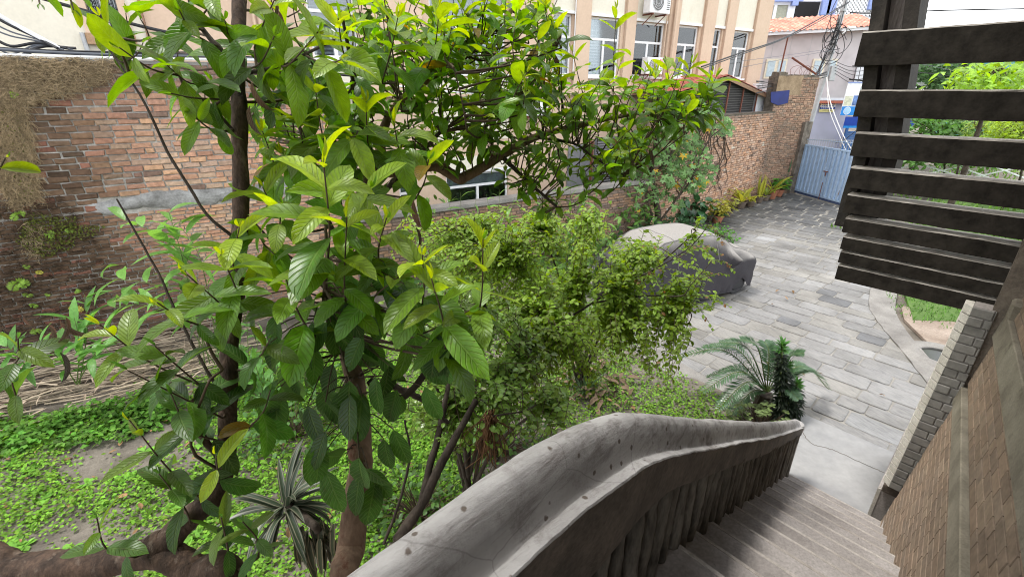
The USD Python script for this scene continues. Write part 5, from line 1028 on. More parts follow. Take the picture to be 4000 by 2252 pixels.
cg = random.Random(12); ORD = ('first', 'second', 'third', 'fourth', 'fifth')
CB = 'cables running to the utility pole'
def cable(pts, r, label, mat=MAT['black'], group=None, n=26): return obj('cable', tube(spline(pts, n), r, 5), mat, label=label, category='cable', group=group)
cable([bd(3318, 8, 24.2), bd(3200, 75, 22), bd(3060, 150, 20), bd(2900, 205, 17.5), bd(2740, 262, 15.5)], .025, 'thickest twin cable dropping from the pole past the flats corner')
cable([bd(3315, 12, 24.2), bd(3190, 90, 22), bd(3050, 158, 20), bd(2900, 212, 17.4), bd(2740, 270, 15.4)], .016, 'thin cable running just under the thickest twin cable')
cable([bd(3262, 195, 24.2), bd(3090, 226, 22), bd(2900, 263, 19)], .009, 'grey thread cable low across the grey house', MAT['cable_grey'])
cable([bd(3255, 190, 24.2), bd(3080, 215, 22), bd(2890, 240, 19)], .008, 'upper grey thread cable across the grey house', MAT['cable_grey'])
cable([bd(3420, 52, 25), bd(3700, 41, 26), bd(4050, 34, 27)], .028, 'black cable crossing the bright sky at the top right')
cable([bd(3322, 50, 24.2), bd(3370, 52, 24.6), bd(3420, 52, 25)], .03, 'short black cable between pole and sunscreen')
cable([bd(3530, 278, 24), bd(3700, 296, 23), bd(3880, 330, 22)], .018, 'dark cable crossing the hedge behind the top gap of the sunscreen')
cable([bd(3600, 250, 26), bd(3760, 285, 25), bd(3900, 322, 24)], .012, 'grey cable above the dark one behind the top gap of the sunscreen', MAT['cable_grey'])
for k in range(9):
    c0 = bd(3262 + cg.uniform(-22, 30), 110 + cg.uniform(-70, 110), 24.1); r0, r1 = cg.uniform(.2, .62), cg.uniform(.3, .95); ph = cg.uniform(0, 6)
    cable([c0 + np.array([r0 * math.cos(t + ph), .10 * math.sin(t * 2), r1 * math.sin(t + ph)]) for t in np.linspace(0, cg.uniform(4.4, 6.4), 9)], .015, 'black cable looped on the utility pole', group='cable loops on the utility pole', n=40)
for k in range(8):
    q = [bd(3195 + cg.uniform(-14, 20), 300 + cg.uniform(-8, 14), 23.5), bd(3235 + cg.uniform(-12, 12), 200 + cg.uniform(-20, 20), 24), bd(3285 + cg.uniform(-16, 12), 90 + cg.uniform(-30, 30), 24.15)]
    cable(q, .016, 'black cable climbing the pole from the ruined brick pier', group='cables climbing the pole')
for k in range(9):
    y0 = 305 + k * 7; cable([bd(3230, 285 + cg.uniform(-10, 16), 23.6), bd(3100, 318 + cg.uniform(-10, 22), 22.2), bd(2955, y0 + cg.uniform(-4, 14), 19)], .011, ('topmost', 'second from the top', 'third from the top', 'fourth from the top', 'middle', 'fourth from the bottom', 'third from the bottom', 'second from the bottom', 'lowest')[k] + ' black cable drooping to the flats above the shed')
for k in range(5):
    cable([bd(3262, 240 + k * 12, 24), bd(3330 + cg.uniform(-10, 10), 262 + k * 16, 24.4), bd(3420, 258 + k * 14, 25)], .012, ('topmost', 'second from the top', 'middle', 'second from the bottom', 'lowest')[k] + ' black cable running right from the pole behind the sunscreen')
cable([bd(3228, 300, 23.8), bd(3244, 400, 22.5), bd(3290, 520, 21), bd(3330, 590, 20)], .017, 'white rope stretched from the pole down to the gate', MAT['rope'])
cable([bd(3232, 300, 23.8), bd(3238, 420, 22.6), bd(3286, 545, 20.6), bd(3335, 655, 19)], .011, 'thinner white cord beside the stretched white rope', MAT['rope'])
cable([bd(3262, 560, 20.7), bd(3300, 545, 20.5), bd(3350, 505, 20.3)], .013, 'black cable sagging across the top of the gate')
obj('iron_post', tube([bd(3078, 145, 21.5), bd(3042, 302, 21.5)], .03, 6), MAT['rust'], label='upright rusty iron post on the ruined pier', category='post')
obj('iron_post', tube([bd(3094, 226, 21.6), bd(3188, 290, 21.6)], .04, 6), MAT['rust'], label='leaning rusty iron post with barbed wire on the ruined pier', category='post')
wire = []
for k in range(5):
    c = bd(3110 + k * 18, 280 + 4 * (k % 2), 21.5); wire.append(tube(spline([c + np.array([.25 * math.cos(t + k), .05 * math.sin(3 * t), .22 * math.sin(t + k)]) for t in np.linspace(0, 6.3, 12)], 30), .007, 4))
obj('barbed_wire', cat(wire), MAT['rust'], label='coils of barbed wire along the top of the ruined pier', category='barbed wire')
# cable bundle on the tall wall, upper left
CL = 'cables along the top of the tall wall'
for k in range(5):
    z = 4.76 + .028 * (k % 3) + .012 * k; n0 = WALL_N + .03 + .05 * k
    obj('cable', tube(spline([Q(-4.2, n0, z + .05 + cg.uniform(0, .12)), Q(-2.3, n0, z + .02 * (k % 2)), Q(-.9, n0, z - .01), Q(.6, n0, z + cg.uniform(-.02, .03)), Q(2.1, n0, z - .10)], 40), .013 + .007 * (k % 2), 6), MAT['cable_grey'] if k % 2 else MAT['black'], label=ORD[k] + ' cable from the front along the top of the tall brick wall', category='cable')
obj('cable', tube(spline([Q(-4.2, WALL_N - .02, 4.745), Q(-1, WALL_N - .02, 4.74), Q(2.15, WALL_N - .02, 4.735), Q(3.6, WALL_N + .2, 4.35), Q(7.5, WALL_N + 1.0, 4.1)], 40), .022, 6), MAT['cable_white'], label='white conduit lying along the front edge of the tall wall top', category='cable')
for k in range(7):
    y0 = 90 + k * 27
    obj('cable', tube(spline([on_plane(-60, y0 - 45, Q(0, WALL_N + .4, 0), N), on_plane(40, y0 + cg.uniform(-4, 14), Q(0, WALL_N + .35, 0), N), on_plane(150, 150 + k * 6, Q(0, WALL_N + .28, 0), N), on_plane(225 + 12 * k, 189 + k % 3 * 3, Q(0, WALL_N + .12 + .02 * k, 0), N)], 30), .012 + .009 * (k % 3 == 0), 6), MAT['cable_grey'] if k % 3 else MAT['black'], label=('topmost', 'second from the top', 'third from the top', 'fourth from the top', 'fifth from the top', 'sixth from the top', 'lowest')[k] + ' of the dark cables slanting in at the upper left', category='cable')
obj('cable', tube(spline([on_plane(-60, 20, Q(0, WALL_N + .4, 0), N), on_plane(25, 78, Q(0, WALL_N + .38, 0), N), on_plane(235, 190, Q(0, WALL_N + .2, 0), N)], 30), .03, 7), MAT['cable_white'], label='thick white conduit slanting down to the wall top at the upper left', category='cable')
obj('cable', tube(spline([on_plane(150, -10, Q(0, WALL_N + 1.2, 0), N), on_plane(260, 22, Q(0, WALL_N + 1.2, 0), N), on_plane(400, 62, Q(0, WALL_N + 1.2, 0), N), on_plane(560, 105, Q(0, WALL_N + 1.2, 0), N), on_plane(760, 150, Q(0, WALL_N + 1.0, 0), N)], 30), .028, 7), MAT['black'], label='black twin cable crossing the grilled window of the cream house', category='cable')
cable([on_plane(1000, 185, Q(0, WALL_N, 0), N), on_plane(1300, 290, Q(0, WALL_N + .8, 0), N), on_plane(1900, 318, Q(0, FN - .3, 0), N), on_plane(2230, 328, Q(0, FN - .25, 0), N)], .022, 'black cable stretched along the flats below the barred windows')

# building far right
TB = thing('teal_building', 'teal and tan building glimpsed between the trees at the right edge', 'building', (bd(3950, 300, 34)[0], 34, 0))
obj('wall', slab(np.array([0, 34, 0]), XA, YA, Z, bd(3900, 300, 34)[0], bd(3975, 300, 34)[0], 0, 4, -.06, bd(3950, 215, 34)[2]), plain('teal_wall', (.10, .30, .30), rough=.8), TB)
obj('side_wall', slab(np.array([0, 34, 0]), XA, YA, Z, bd(3976, 300, 34)[0], bd(4200, 300, 34)[0], 0, 4, -.06, bd(3950, 205, 34)[2]), plain('tan_wall', (.42, .32, .18), rough=.8), TB)
obj('window', slab(np.array([0, 34, 0]), XA, YA, Z, bd(3912, 300, 34)[0], bd(3940, 300, 34)[0], -.04, -.003, bd(3912, 300, 34)[2], bd(3912, 262, 34)[2]), MAT['blue_paint'], TB)
obj('roof_canopy', slab(np.array([0, 27, 0]), XA, YA, Z, bd(3535, 330, 27)[0], bd(3622, 330, 27)[0], 0, 2.5, bd(3540, 334, 27)[2], bd(3540, 322, 27)[2], bev=.02), MAT['white_paint'], label='white canopy edge seen right of the column', category='canopy')
LF = thing('lattice_fence', 'low fence of crossed white stakes behind the sunscreen', 'fence', at_z(3700, 760, 0))
for k, (p0, p1) in enumerate((((3535, 622), (3600, 642)), ((3585, 642), (3640, 630)), ((3690, 630), (3760, 656)), ((3730, 655), (3800, 640)), ((3870, 645), (3940, 672)), ((3915, 668), (3990, 652)))):
    a, b = bd(*p0, 21.0 - .3 * (p0[0] - 3500) / 100), bd(*p1, 21.0 - .3 * (p1[0] - 3500) / 100)
    e = b - a; lo = a if a[2] < b[2] else b; d = nz(lo - (b if lo is a else a)); n_ = lo[2] / max(.05, -d[2]) if d[2] < -.02 else 0
    obj('stake', tube([a if lo is b else b, lo + d * min(n_, 3.0)], .03, 5), MAT['sign_white'], LF)
# ------------------------------------------------------------------ leaves and twigs
K25 = 4000 / 2575
def a25(x, y, d): return at(x * K25, y * K25, d)
SHAPES = {'guava': lambda t: np.sin(np.pi * np.clip(t, 0, 1) ** .92) ** .62, 'lance': lambda t: np.sin(np.pi * t ** .8) ** .85 * (1 - .25 * t), 'oval': lambda t: np.sin(np.pi * t ** .85) ** .75,
          'strap': lambda t: np.minimum(1, 6 * t + .45) * np.clip((1 - t) * 2.6, 0, 1) ** .6, 'spoon': lambda t: np.sin(np.pi * t ** 1.35) ** .7}
def leaf_batch(base, d, n, L, Wd, fold, droop, ns=7, nc=5, shape='guava', wave=0.0, curl=None, seed=0):
    """Many leaves at once: base, direction, face normal, length, half width, fold at the midrib, droop angle along the length. V (k, ns*nc, 3), F, luv."""
    base, d, n = (np.atleast_2d(np.asarray(x, float)) for x in (base, d, n)); k = len(base)
    L, Wd, fold, droop = (np.broadcast_to(np.asarray(x, float), (k,)) for x in (L, Wd, fold, droop))
    d = nz(d); sd = nz(np.cross(d, n)); n = np.cross(sd, d)
    t = np.linspace(0, 1, ns); ang = droop[:, None] * t[None] ** 1.3
    dirs = np.cos(ang)[..., None] * d[:, None] - np.sin(ang)[..., None] * n[:, None]
    nor = np.sin(ang)[..., None] * d[:, None] + np.cos(ang)[..., None] * n[:, None]
    step = (dirs[:, :-1] + dirs[:, 1:]) / 2 * (L[:, None] / (ns - 1))[..., None]
    cl = base[:, None] + np.concatenate([np.zeros((k, 1, 3)), np.cumsum(step, 1)], 1)
    w = Wd[:, None] * SHAPES[shape](t)[None]
    u = np.linspace(-1, 1, nc)
    g = np.random.default_rng(seed)
    f_ = np.cos(fold)[:, None, None] * u[None, None]; h_ = np.sin(fold)[:, None, None] * np.abs(u)[None, None]
    if wave:
        ph = g.uniform(0, 6.3, (k, 1, 1)); h_ = h_ + wave * np.sin(t[None, :, None] * 13 + ph + u[None, None] * 1.5) * np.abs(u)[None, None]
    V = cl[:, :, None] + (w[..., None] * f_)[..., None] * sd[:, None, None] + (w[..., None] * h_)[..., None] * nor[:, :, None]
    i = np.arange(ns - 1)[:, None] * nc; j = np.arange(nc - 1)[None]
    q = np.stack([i + j, i + j + 1, i + nc + j + 1, i + nc + j], -1).reshape(-1, 4)
    Fq = np.vstack([q[:, [0, 1, 2]], q[:, [0, 2, 3]]])
    ch = g.random(k)
    luv = np.stack([np.broadcast_to(u[None, None], (k, ns, nc)), np.broadcast_to(t[None, :, None], (k, ns, nc)), np.broadcast_to(ch[:, None, None], (k, ns, nc))], -1)
    return V.reshape(k, -1, 3), Fq, luv.reshape(k, -1, 3)
def merge(V, Fq, luv, tint):
    k, m_ = V.shape[:2]
    f = (Fq[None] + (np.arange(k) * m_)[:, None, None]).reshape(-1, 3)
    return V.reshape(-1, 3), f, np.repeat(tint, m_, 0) if tint.ndim == 2 else tint, luv.reshape(-1, 3)
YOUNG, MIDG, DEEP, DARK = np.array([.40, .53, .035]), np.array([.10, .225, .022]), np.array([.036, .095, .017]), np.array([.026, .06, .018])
class Plant:
    """Collects the leaves and twigs of one plant and then writes them as its parts."""
    def __init__(self, t, seed=0): self.t, self.b, self.g, self.twigs, self.nodes = t, [], np.random.default_rng(seed), [], []
    def branch(self, pts, r0, r1, mat, name='branch', n=8, m=26, rough=.05):
        p = spline(pts, m); r = np.interp(np.linspace(0, 1, len(p)), np.linspace(0, 1, np.size(r0) if np.ndim(r0) else 2), r0 if np.ndim(r0) else [r0, r1])
        p = p + self.g.normal(0, .12, p.shape) * np.minimum(r, .02)[:, None]
        if np.max(r) > .024:
            q = spline(p[::2] if len(p) > 20 else p, 150); rq = np.interp(np.linspace(0, 1, len(q)), np.linspace(0, 1, len(r)), r)
            v, f = tube(q, rq, 22); ctr = np.vstack([np.repeat(q, 22, 0), q[:1], q[-1:]]); nn = nz(v - ctr); st = v * [1, 1, .45]
            d = (meshkit.fbm(st * 16, 4, 3) - .5) * .30 + (meshkit.fbm(st * 60, 3, 4) - .5) * .16 + (meshkit.fbm(v * 6, 2, 5) - .5) * .35
            v = v + nn * (d * np.append(np.repeat(rq, 22), [0, 0]))[:, None]
            obj(name, (v, f), mat, self.t, smooth=True)
        else: obj(name, tube(p, r, n, rough=rough, seed=len(self.nodes)), mat, self.t, smooth=True)
        self.nodes.append(p)
    def twig(self, pts, r0, r1, m=8, n=4): self.twigs.append(tube(spline(pts, m), np.linspace(r0, r1, len(spline(pts, m))), n))
    def near(self, p):
        q = np.vstack(self.nodes); dd = np.linalg.norm(q - p, axis=1) + .6 * np.maximum(0, q[:, 2] - p[2]); return q[np.argmin(dd)]
    def leaf(self, base, d, n, L, Wd, fold, droop, tint): self.b.append((base, d, n, L, Wd, fold, droop, tint))
    def shoot(self, base, tip, pairs, L, young=.6, ratio=.195, tone=MIDG, join=True, r=.0035, hang=.25, jit=.25):
        g = self.g; base, tip = np.asarray(base, float), np.asarray(tip, float)
        bend = base + (tip - base) * .5 + g.normal(0, .04, 3) * np.linalg.norm(tip - base) - Z * .05 * np.linalg.norm(tip - base)
        p = spline([base, bend, tip], 14); self.twig([base, bend, tip], r, r * .5, 10, 5)
        if join and self.nodes:
            q = self.near(base)
            if np.linalg.norm(q - base) > .01: self.twig([q, (q + base) / 2 - Z * .04 * np.linalg.norm(q - base) + g.normal(0, .03, 3) * np.linalg.norm(q - base), base], r * 1.7, r, 10, 5)
        t_ = nz(tip - base); ref = nz(np.cross(t_, g.normal(0, 1, 3)))
        az = g.uniform(0, 3.14)
        for k in range(pairs):
            f = (k + .35) / pairs; pos = p[min(len(p) - 1, int(round(f ** .9 * (len(p) - 1))))]
            az += math.pi / 2 + g.normal(0, .25)
            sidev = nz(np.cross(t_, ref)); a1 = math.cos(az) * ref + math.sin(az) * sidev
            for sgn in (1, -1):
                spread = np.interp(f, [0, .6, .85, 1], [1.45, 1.15, .8, .35]) + g.normal(0, .12)
                d = math.cos(spread) * t_ + math.sin(spread) * sgn * a1; d = nz(d - Z * hang * (1.15 - f) + g.normal(0, .10, 3))
                up = Z * .75 + t_ * .35 + g.normal(0, jit, 3); 
                l = L * np.interp(f, [0, .5, .8, 1], [.95, 1.05, .82, .42]) * g.uniform(.68, 1.18)
                yy = np.clip((f - .35) / .6, 0, 1) * young
                base_c = tone * g.uniform(.55, 1.45) * (np.array([1, 1, 1]) + g.normal(0, .06, 3))
                c = base_c * (1 - yy) + YOUNG * g.uniform(.85, 1.15) * yy
                if g.random() < .005: c = np.array([.34, .22, .03]) * g.uniform(.6, 1.1)
                self.leaf(pos, d, up, l, l * ratio * g.uniform(.85, 1.12), np.interp(f, [0, .8, 1], [.18, .35, .8]) + g.normal(0, .1), np.interp(f, [0, 1], [1.0, .45]) + g.normal(0, .25), c)
        for sgn in (1, -1):
            d = nz(t_ + sgn * ref * .25); self.leaf(tip, d, nz(np.cross(ref, t_)) * 1 + ref * sgn * .6, L * g.uniform(.2, .34), L * .045, .8, .2, (YOUNG * .75 if young > .3 and g.random() < .7 else tone * 1.3))
    def finish(self, mat, limit=300, ns=7, nc=5, shape='guava', wave=.06, name='leaf', twig_mat=None, smooth=True, rest='far_leaves'):
        if self.twigs: obj('twigs', cat(self.twigs), twig_mat or MAT['twig'], self.t, smooth=True, kind='stuff')
        if not self.b: return
        a = [np.array([x[i] for x in self.b]) for i in range(8)]
        V, Fq, luv = leaf_batch(*a[:7], ns=ns, nc=nc, shape=shape, wave=wave, seed=len(self.b))
        c = V.mean(1); _, dp = pix(c); vis = in_frame(c, 0); size = np.where(vis, a[3] / np.maximum(dp, .3), 0); order = np.argsort(-size)
        top = [k for k in order[:limit] if size[k] > 0]; restk = np.setdiff1d(np.arange(len(V)), top)
        for k in top: obj(name, (V[k], Fq), mat, self.t, smooth=smooth, tint=a[7][k], luv=luv[k])
        if len(restk):
            v, f, t, l = merge(V[restk], Fq, luv[restk], a[7][restk]); obj(rest, (v, f), mat, self.t, smooth=smooth, tint=t, luv=l, kind='stuff')
def in_poly(poly, n, g):
    pg = Polygon(poly); x0, y0, x1, y1 = pg.bounds; out = []
    while len(out) < n:
        x, y = g.uniform(x0, x1), g.uniform(y0, y1)
        if shapely.contains_xy(pg, x, y): out.append((x, y))
    return out
def px_len(px, d): return px * K25 * d / F

# ------------------------------------------------------------------ near guava tree on the left (its limb crosses the bottom left corner)
GA = thing('guava_tree', 'near guava tree with upright brown stem and curved limb at the left', 'tree', a25(400, 1375, 1.7) * [1, 1, 0])
A = Plant(GA, 1)
A.branch([a25(-140, 1350, 1.75), a25(-30, 1395, 1.72), a25(60, 1428, 1.7), a25(250, 1415, 1.68), a25(400, 1392, 1.68), a25(490, 1445, 1.66), a25(580, 1540, 1.64), at_z(860, 3700, .6), at_z(900, 3700, -.05)], [.05, .054, .055, .050, .050, .052, .056, .085, .1], 0, MAT['bark_red'], 'trunk', 12, 60, .04)
A.branch([a25(385, 1385, 1.68), a25(430, 1345, 1.68), a25(500, 1280, 1.7), a25(548, 1228, 1.72), a25(566, 1160, 1.73), a25(574, 1000, 1.75), a25(580, 820, 1.77), a25(593, 700, 1.78), a25(603, 560, 1.8), a25(603, 330, 1.82), a25(600, 150, 1.85), a25(606, -60, 1.9)], [.05, .042, .038, .036, .034, .033, .032, .031, .030, .029, .026, .026], 0, MAT['bark'] if False else MAT['bark_red'], 'stem', 10, 60, .05)
A.branch([a25(596, 172, 1.85), a25(560, 130, 1.8), a25(510, 75, 1.78), a25(480, 10, 1.75), a25(470, -60, 1.7)], .012, .007, MAT['bark_dark'], 'branch', 6, 16)
A.branch([a25(603, 350, 1.82), a25(560, 300, 1.75), a25(520, 258, 1.7), a25(470, 240, 1.65)], .009, .005, MAT['bark_dark'], 'branch', 6, 14)
A.branch([a25(604, 190, 1.85), a25(650, 178, 1.75), a25(710, 165, 1.7), a25(770, 135, 1.6), a25(840, 100, 1.5)], .008, .004, MAT['bark_dark'], 'branch', 6, 14)
A.branch([a25(600, 605, 1.8), a25(560, 575, 1.75), a25(520, 540, 1.72), a25(470, 460, 1.7), a25(420, 380, 1.68), a25(370, 270, 1.66), a25(310, 175, 1.64), a25(248, 85, 1.62)], .007, .0035, MAT['bark_dark'], 'branch', 5, 26)
A.branch([a25(575, 1020, 1.75), a25(520, 930, 1.72), a25(450, 800, 1.7), a25(400, 690, 1.68), a25(350, 600, 1.66), a25(294, 500, 1.64)], .0065, .003, MAT['bark_dark'], 'branch', 5, 24)
A.branch([a25(566, 1165, 1.73), a25(510, 1100, 1.66), a25(490, 1060, 1.62), a25(480, 1010, 1.6)], .014, .007, MAT['bark_red'], 'branch', 7, 14)
A.branch([a25(565, 1190, 1.72), a25(480, 1120, 1.6), a25(520, 970, 1.55), a25(560, 930, 1.6)], .006, .004, MAT['twig'], 'branch', 5, 14)
SH_A = [ # base, tip (2575 scale), depth at base and tip, pairs, leaf length in px, young
    (592, 165, 565, 50, 1.85, 1.6, 3, 135, .1), (520, 105, 450, 25, 1.75, 1.5, 3, 125, .3), (545, 205, 420, 165, 1.75, 1.5, 4, 125, .2), (450, 190, 300, 120, 1.6, 1.35, 3, 125, .45),
    (560, 250, 430, 235, 1.7, 1.45, 3, 110, .25), (565, 330, 480, 285, 1.7, 1.5, 3, 100, .1), (480, 60, 550, -40, 1.7, 1.55, 3, 130, .3), (625, 175, 690, 90, 1.75, 1.5, 3, 140, .25),
    (700, 165, 800, 80, 1.7, 1.4, 3, 150, .35), (770, 140, 860, 150, 1.6, 1.35, 3, 140, .5), (640, 120, 690, 0, 1.75, 1.5, 4, 135, .35), (600, 705, 602, 570, 1.75, 1.45, 4, 135, .85),
    (600, 770, 555, 640, 1.7, 1.4, 3, 140, .4), (590, 800, 470, 690, 1.7, 1.4, 4, 125, .35), (510, 820, 395, 760, 1.6, 1.35, 3, 120, .45), (520, 975, 250, 815, 1.65, 1.35, 5, 125, .55),
    (545, 1000, 390, 870, 1.7, 1.4, 4, 125, .15), (560, 1050, 320, 930, 1.7, 1.4, 3, 140, .1), (560, 1110, 430, 990, 1.7, 1.45, 3, 125, .05), (550, 1210, 542, 1140, 1.65, 1.35, 2, 120, .95),
    (520, 1265, 325, 1055, 1.65, 1.4, 5, 105, .35), (480, 1315, 400, 1190, 1.65, 1.45, 3, 110, .05), (340, 1400, 243, 1300, 1.6, 1.4, 3, 100, .2), (575, 1390, 556, 1300, 1.6, 1.4, 3, 100, .15),
    (650, 1400, 610, 1310, 1.6, 1.45, 3, 95, .2), (-50, 940, 45, 850, 1.5, 1.35, 3, 110, .3), (-60, 480, 14, 395, 1.5, 1.4, 2, 90, .5), (-50, 1010, 30, 960, 1.5, 1.35, 2, 110, .1),
    (610, 930, 680, 850, 1.75, 1.5, 3, 115, .2), (620, 1080, 680, 980, 1.75, 1.55, 3, 115, .05),
    (130, -70, 185, 25, 1.35, 1.3, 2, 95, .75), (80, -60, 100, 10, 1.35, 1.3, 1, 90, .3), (470, 30, 380, -20, 1.65, 1.5, 3, 125, .3), (300, 120, 250, 40, 1.5, 1.4, 2, 110, .5)]
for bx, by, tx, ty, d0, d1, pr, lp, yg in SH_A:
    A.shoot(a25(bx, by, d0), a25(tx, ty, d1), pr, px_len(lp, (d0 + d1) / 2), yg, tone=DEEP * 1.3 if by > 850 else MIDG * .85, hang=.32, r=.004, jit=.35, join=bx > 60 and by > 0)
for x, y in in_poly([(240, 60), (560, 20), (860, 20), (870, 190), (700, 260), (560, 330), (430, 260), (280, 200)], 20, A.g):
    d = A.g.uniform(1.9, 2.15); A.shoot(a25(x, y + 20, d), a25(x + A.g.uniform(-50, 50), y - 30, d - .12), 1, px_len(115, d), .1, tone=MIDG * .75, hang=.5)
BROWN = np.array([.075, .05, .034])
for x, y, l in ((632, 240, 90), (628, 300, 80), (120, 850, 70), (150, 840, 90), (150, 920, 80), (165, 830, 70), (700, 60, 70), (690, 30, 60), (60, 830, 50)):
    A.leaf(a25(x, y - 35, 1.55), nz(-Z + A.g.normal(0, .25, 3)), A.g.normal(0, 1, 3), px_len(l, 1.55), px_len(l, 1.55) * .16, .9, .8, BROWN * A.g.uniform(.6, 1.5))
A.finish(MAT['leaf'], 300)

# ------------------------------------------------------------------ second guava tree, the leafy mass in the middle
GB = thing('guava_tree', 'large guava tree with bright leafy shoots and a long branch reaching right', 'tree', at_z(1390, 2700, 0))
B = Plant(GB, 2)
B.branch([at_z(1390, 2750, -.05), a25(868, 1500, 2.1), a25(885, 1370, 2.05), a25(905, 1200, 2.05), a25(906, 1080, 2.05), a25(890, 950, 2.05), a25(858, 800, 2.1), a25(868, 640, 2.2), a25(905, 500, 2.4), a25(950, 418, 2.6)], [.075, .06, .056, .048, .044, .04, .036, .034, .032, .032], 0, MAT['bark'], 'trunk', 12, 60, .05)
B.branch([a25(945, 425, 2.6), a25(1010, 432, 2.75), a25(1090, 415, 2.9), a25(1148, 445, 3.0), a25(1180, 438, 3.0), a25(1262, 392, 3.15), a25(1345, 345, 3.3), a25(1480, 310, 3.4), a25(1600, 285, 3.45), a25(1770, 245, 3.5)], [.036, .036, .034, .036, .032, .03, .025, .02, .014, .008], 0, MAT['bark'], 'limb', 10, 60, .05)
B.branch([a25(950, 500, 2.35), a25(1020, 425, 2.4), a25(1108, 332, 2.45)], .014, .010, MAT['bark_dark'], 'branch', 7, 14)
B.branch([a25(950, 415, 2.6), a25(975, 300, 2.6), a25(1050, 215, 2.7), a25(1160, 150, 2.8), a25(1265, 50, 2.9), a25(1340, -40, 3.0)], [.03, .024, .022, .018, .014, .012], 0, MAT['bark'], 'limb', 9, 40, .05)
B.branch([a25(1238, 405, 3.1), a25(1236, 320, 3.1), a25(1240, 250, 3.1), a25(1245, 120, 3.1)], .014, .007, MAT['bark'], 'branch', 7, 18)
B.branch([a25(870, 900, 2.05), a25(820, 780, 1.9), a25(822, 640, 1.7), a25(818, 560, 1.55)], [.016, .012, .007, .005], 0, MAT['twig'], 'branch', 6, 24)
B.branch([a25(1265, 395, 3.15), a25(1320, 450, 3.1), a25(1400, 520, 3.1)], .016, .008, MAT['bark_dark'], 'branch', 6, 16)
B.branch([a25(1345, 345, 3.3), a25(1440, 360, 3.25), a25(1500, 400, 3.2), a25(1570, 440, 3.15)], .011, .005, MAT['bark_dark'], 'branch', 6, 16)
B.branch([a25(950, 415, 2.6), a25(900, 300, 2.4), a25(880, 150, 2.2), a25(860, 30, 2.0)], [.018, .014, .01, .006], 0, MAT['bark_dark'], 'branch', 7, 24)
B.branch([a25(868, 640, 2.2), a25(800, 500, 2.2), a25(760, 350, 2.2), a25(740, 230, 2.2)], [.016, .012, .009, .006], 0, MAT['bark_dark'], 'branch', 7, 24)
for x, y, l in ((868, 620, 300), (746, 400, 260), (795, 430, 260), (1000, 250, 250), (705, 190, 260), (1010, 280, 200), (1175, 330, 160)):
    B.branch([a25(x, y, 2.2), a25(x - 14, y - l * .5, 2.15), a25(x - 34, y - l, 2.1)], .0045, .0028, MAT['twig'], 'dead_twig', 5, 12)
SH_B = [(824, 660, 812, 395, 1.6, 1.35, 6, 165, .95), (872, 780, 872, 545, 1.65, 1.4, 5, 150, .75), (700, 640, 706, 525, 1.75, 1.55, 3, 115, .9), (955, 680, 972, 548, 1.7, 1.5, 4, 125, .8),
        (1060, 780, 1062, 640, 1.65, 1.45, 4, 130, .9), (1120, 900, 1085, 700, 1.65, 1.4, 4, 145, .5), (1150, 880, 1215, 600, 1.75, 1.5, 6, 115, .9), (790, 850, 715, 690, 1.7, 1.5, 4, 140, .2),
        (850, 440, 792, 215, 2.0, 1.75, 5, 130, .85), (935, 430, 920, 255, 2.0, 1.8, 4, 120, .8), (1015, 420, 990, 305, 2.1, 1.9, 4, 115, .8), (1045, 500, 1078, 400, 2.1, 1.9, 3, 110, .7),
        (765, 440, 745, 245, 2.0, 1.85, 4, 120, .7), (900, 200, 850, 45, 1.9, 1.65, 4, 135, 1.0), (820, 210, 700, 40, 1.95, 1.7, 4, 130, .5), (960, 210, 1000, 45, 2.2, 2.0, 4, 125, .4),
        (1070, 180, 1105, 20, 2.3, 2.1, 4, 120, .5), (900, 330, 880, 345, 1.9, 1.7, 2, 120, .6), (930, 760, 1010, 690, 1.75, 1.55, 3, 125, .3), (1000, 860, 1180, 780, 1.8, 1.55, 3, 120, .2),
        (880, 560, 930, 470, 1.9, 1.6, 3, 140, .6), (700, 450, 660, 330, 2.1, 1.95, 3, 115, .5), (720, 560, 660, 470, 1.9, 1.75, 3, 120, .5), (640, 560, 690, 640, 1.85, 1.7, 2, 120, .3),
        (1555, 345, 1550, 22, 3.2, 3.1, 9, 72, .55), (1420, 290, 1402, 190, 3.2, 3.05, 4, 75, .9), (1470, 250, 1440, 130, 3.3, 3.2, 4, 70, .5), (1640, 300, 1650, 180, 3.3, 3.2, 4, 72, .7), (1700, 280, 1740, 160, 3.4, 3.25, 5, 78, .6),
        (1770, 250, 1800, 195, 3.4, 3.3, 3, 80, .4), (1380, 80, 1410, -20, 3.0, 2.9, 4, 80, .6), (1330, 110, 1300, 10, 2.9, 2.8, 4, 85, .5), (1690, 310, 1790, 270, 3.4, 3.3, 3, 78, .3)]
for bx, by, tx, ty, d0, d1, pr, lp, yg in SH_B:
    B.shoot(a25(bx, by, d0), a25(tx, ty, d1), pr + (lp > 105), px_len(lp * 1.12, (d0 + d1) / 2), yg, tone=MIDG, hang=.2, r=.0042)
REG = [([(870, -10), (1395, -10), (1405, 80), (1385, 190), (1250, 330), (1080, 335), (890, 330)], 130, 2.2, 3.1, .155, .65), ([(1180, 180), (1390, 150), (1480, 190), (1620, 190), (1700, 180), (1810, 230), (1780, 280), (1680, 330), (1560, 430), (1300, 420), (1190, 340)], 130, 2.8, 3.6, .15, .65),
       ([(640, 190), (900, 200), (1010, 330), (1000, 430), (700, 450), (640, 350)], 30, 1.9, 2.5, .155, .5), ([(1230, 400), (1570, 400), (1560, 500), (1300, 530)], 26, 3.0, 3.5, .12, .5), ([(930, 330), (1230, 330), (1230, 400), (930, 410)], 20, 2.5, 3.0, .135, .5)]
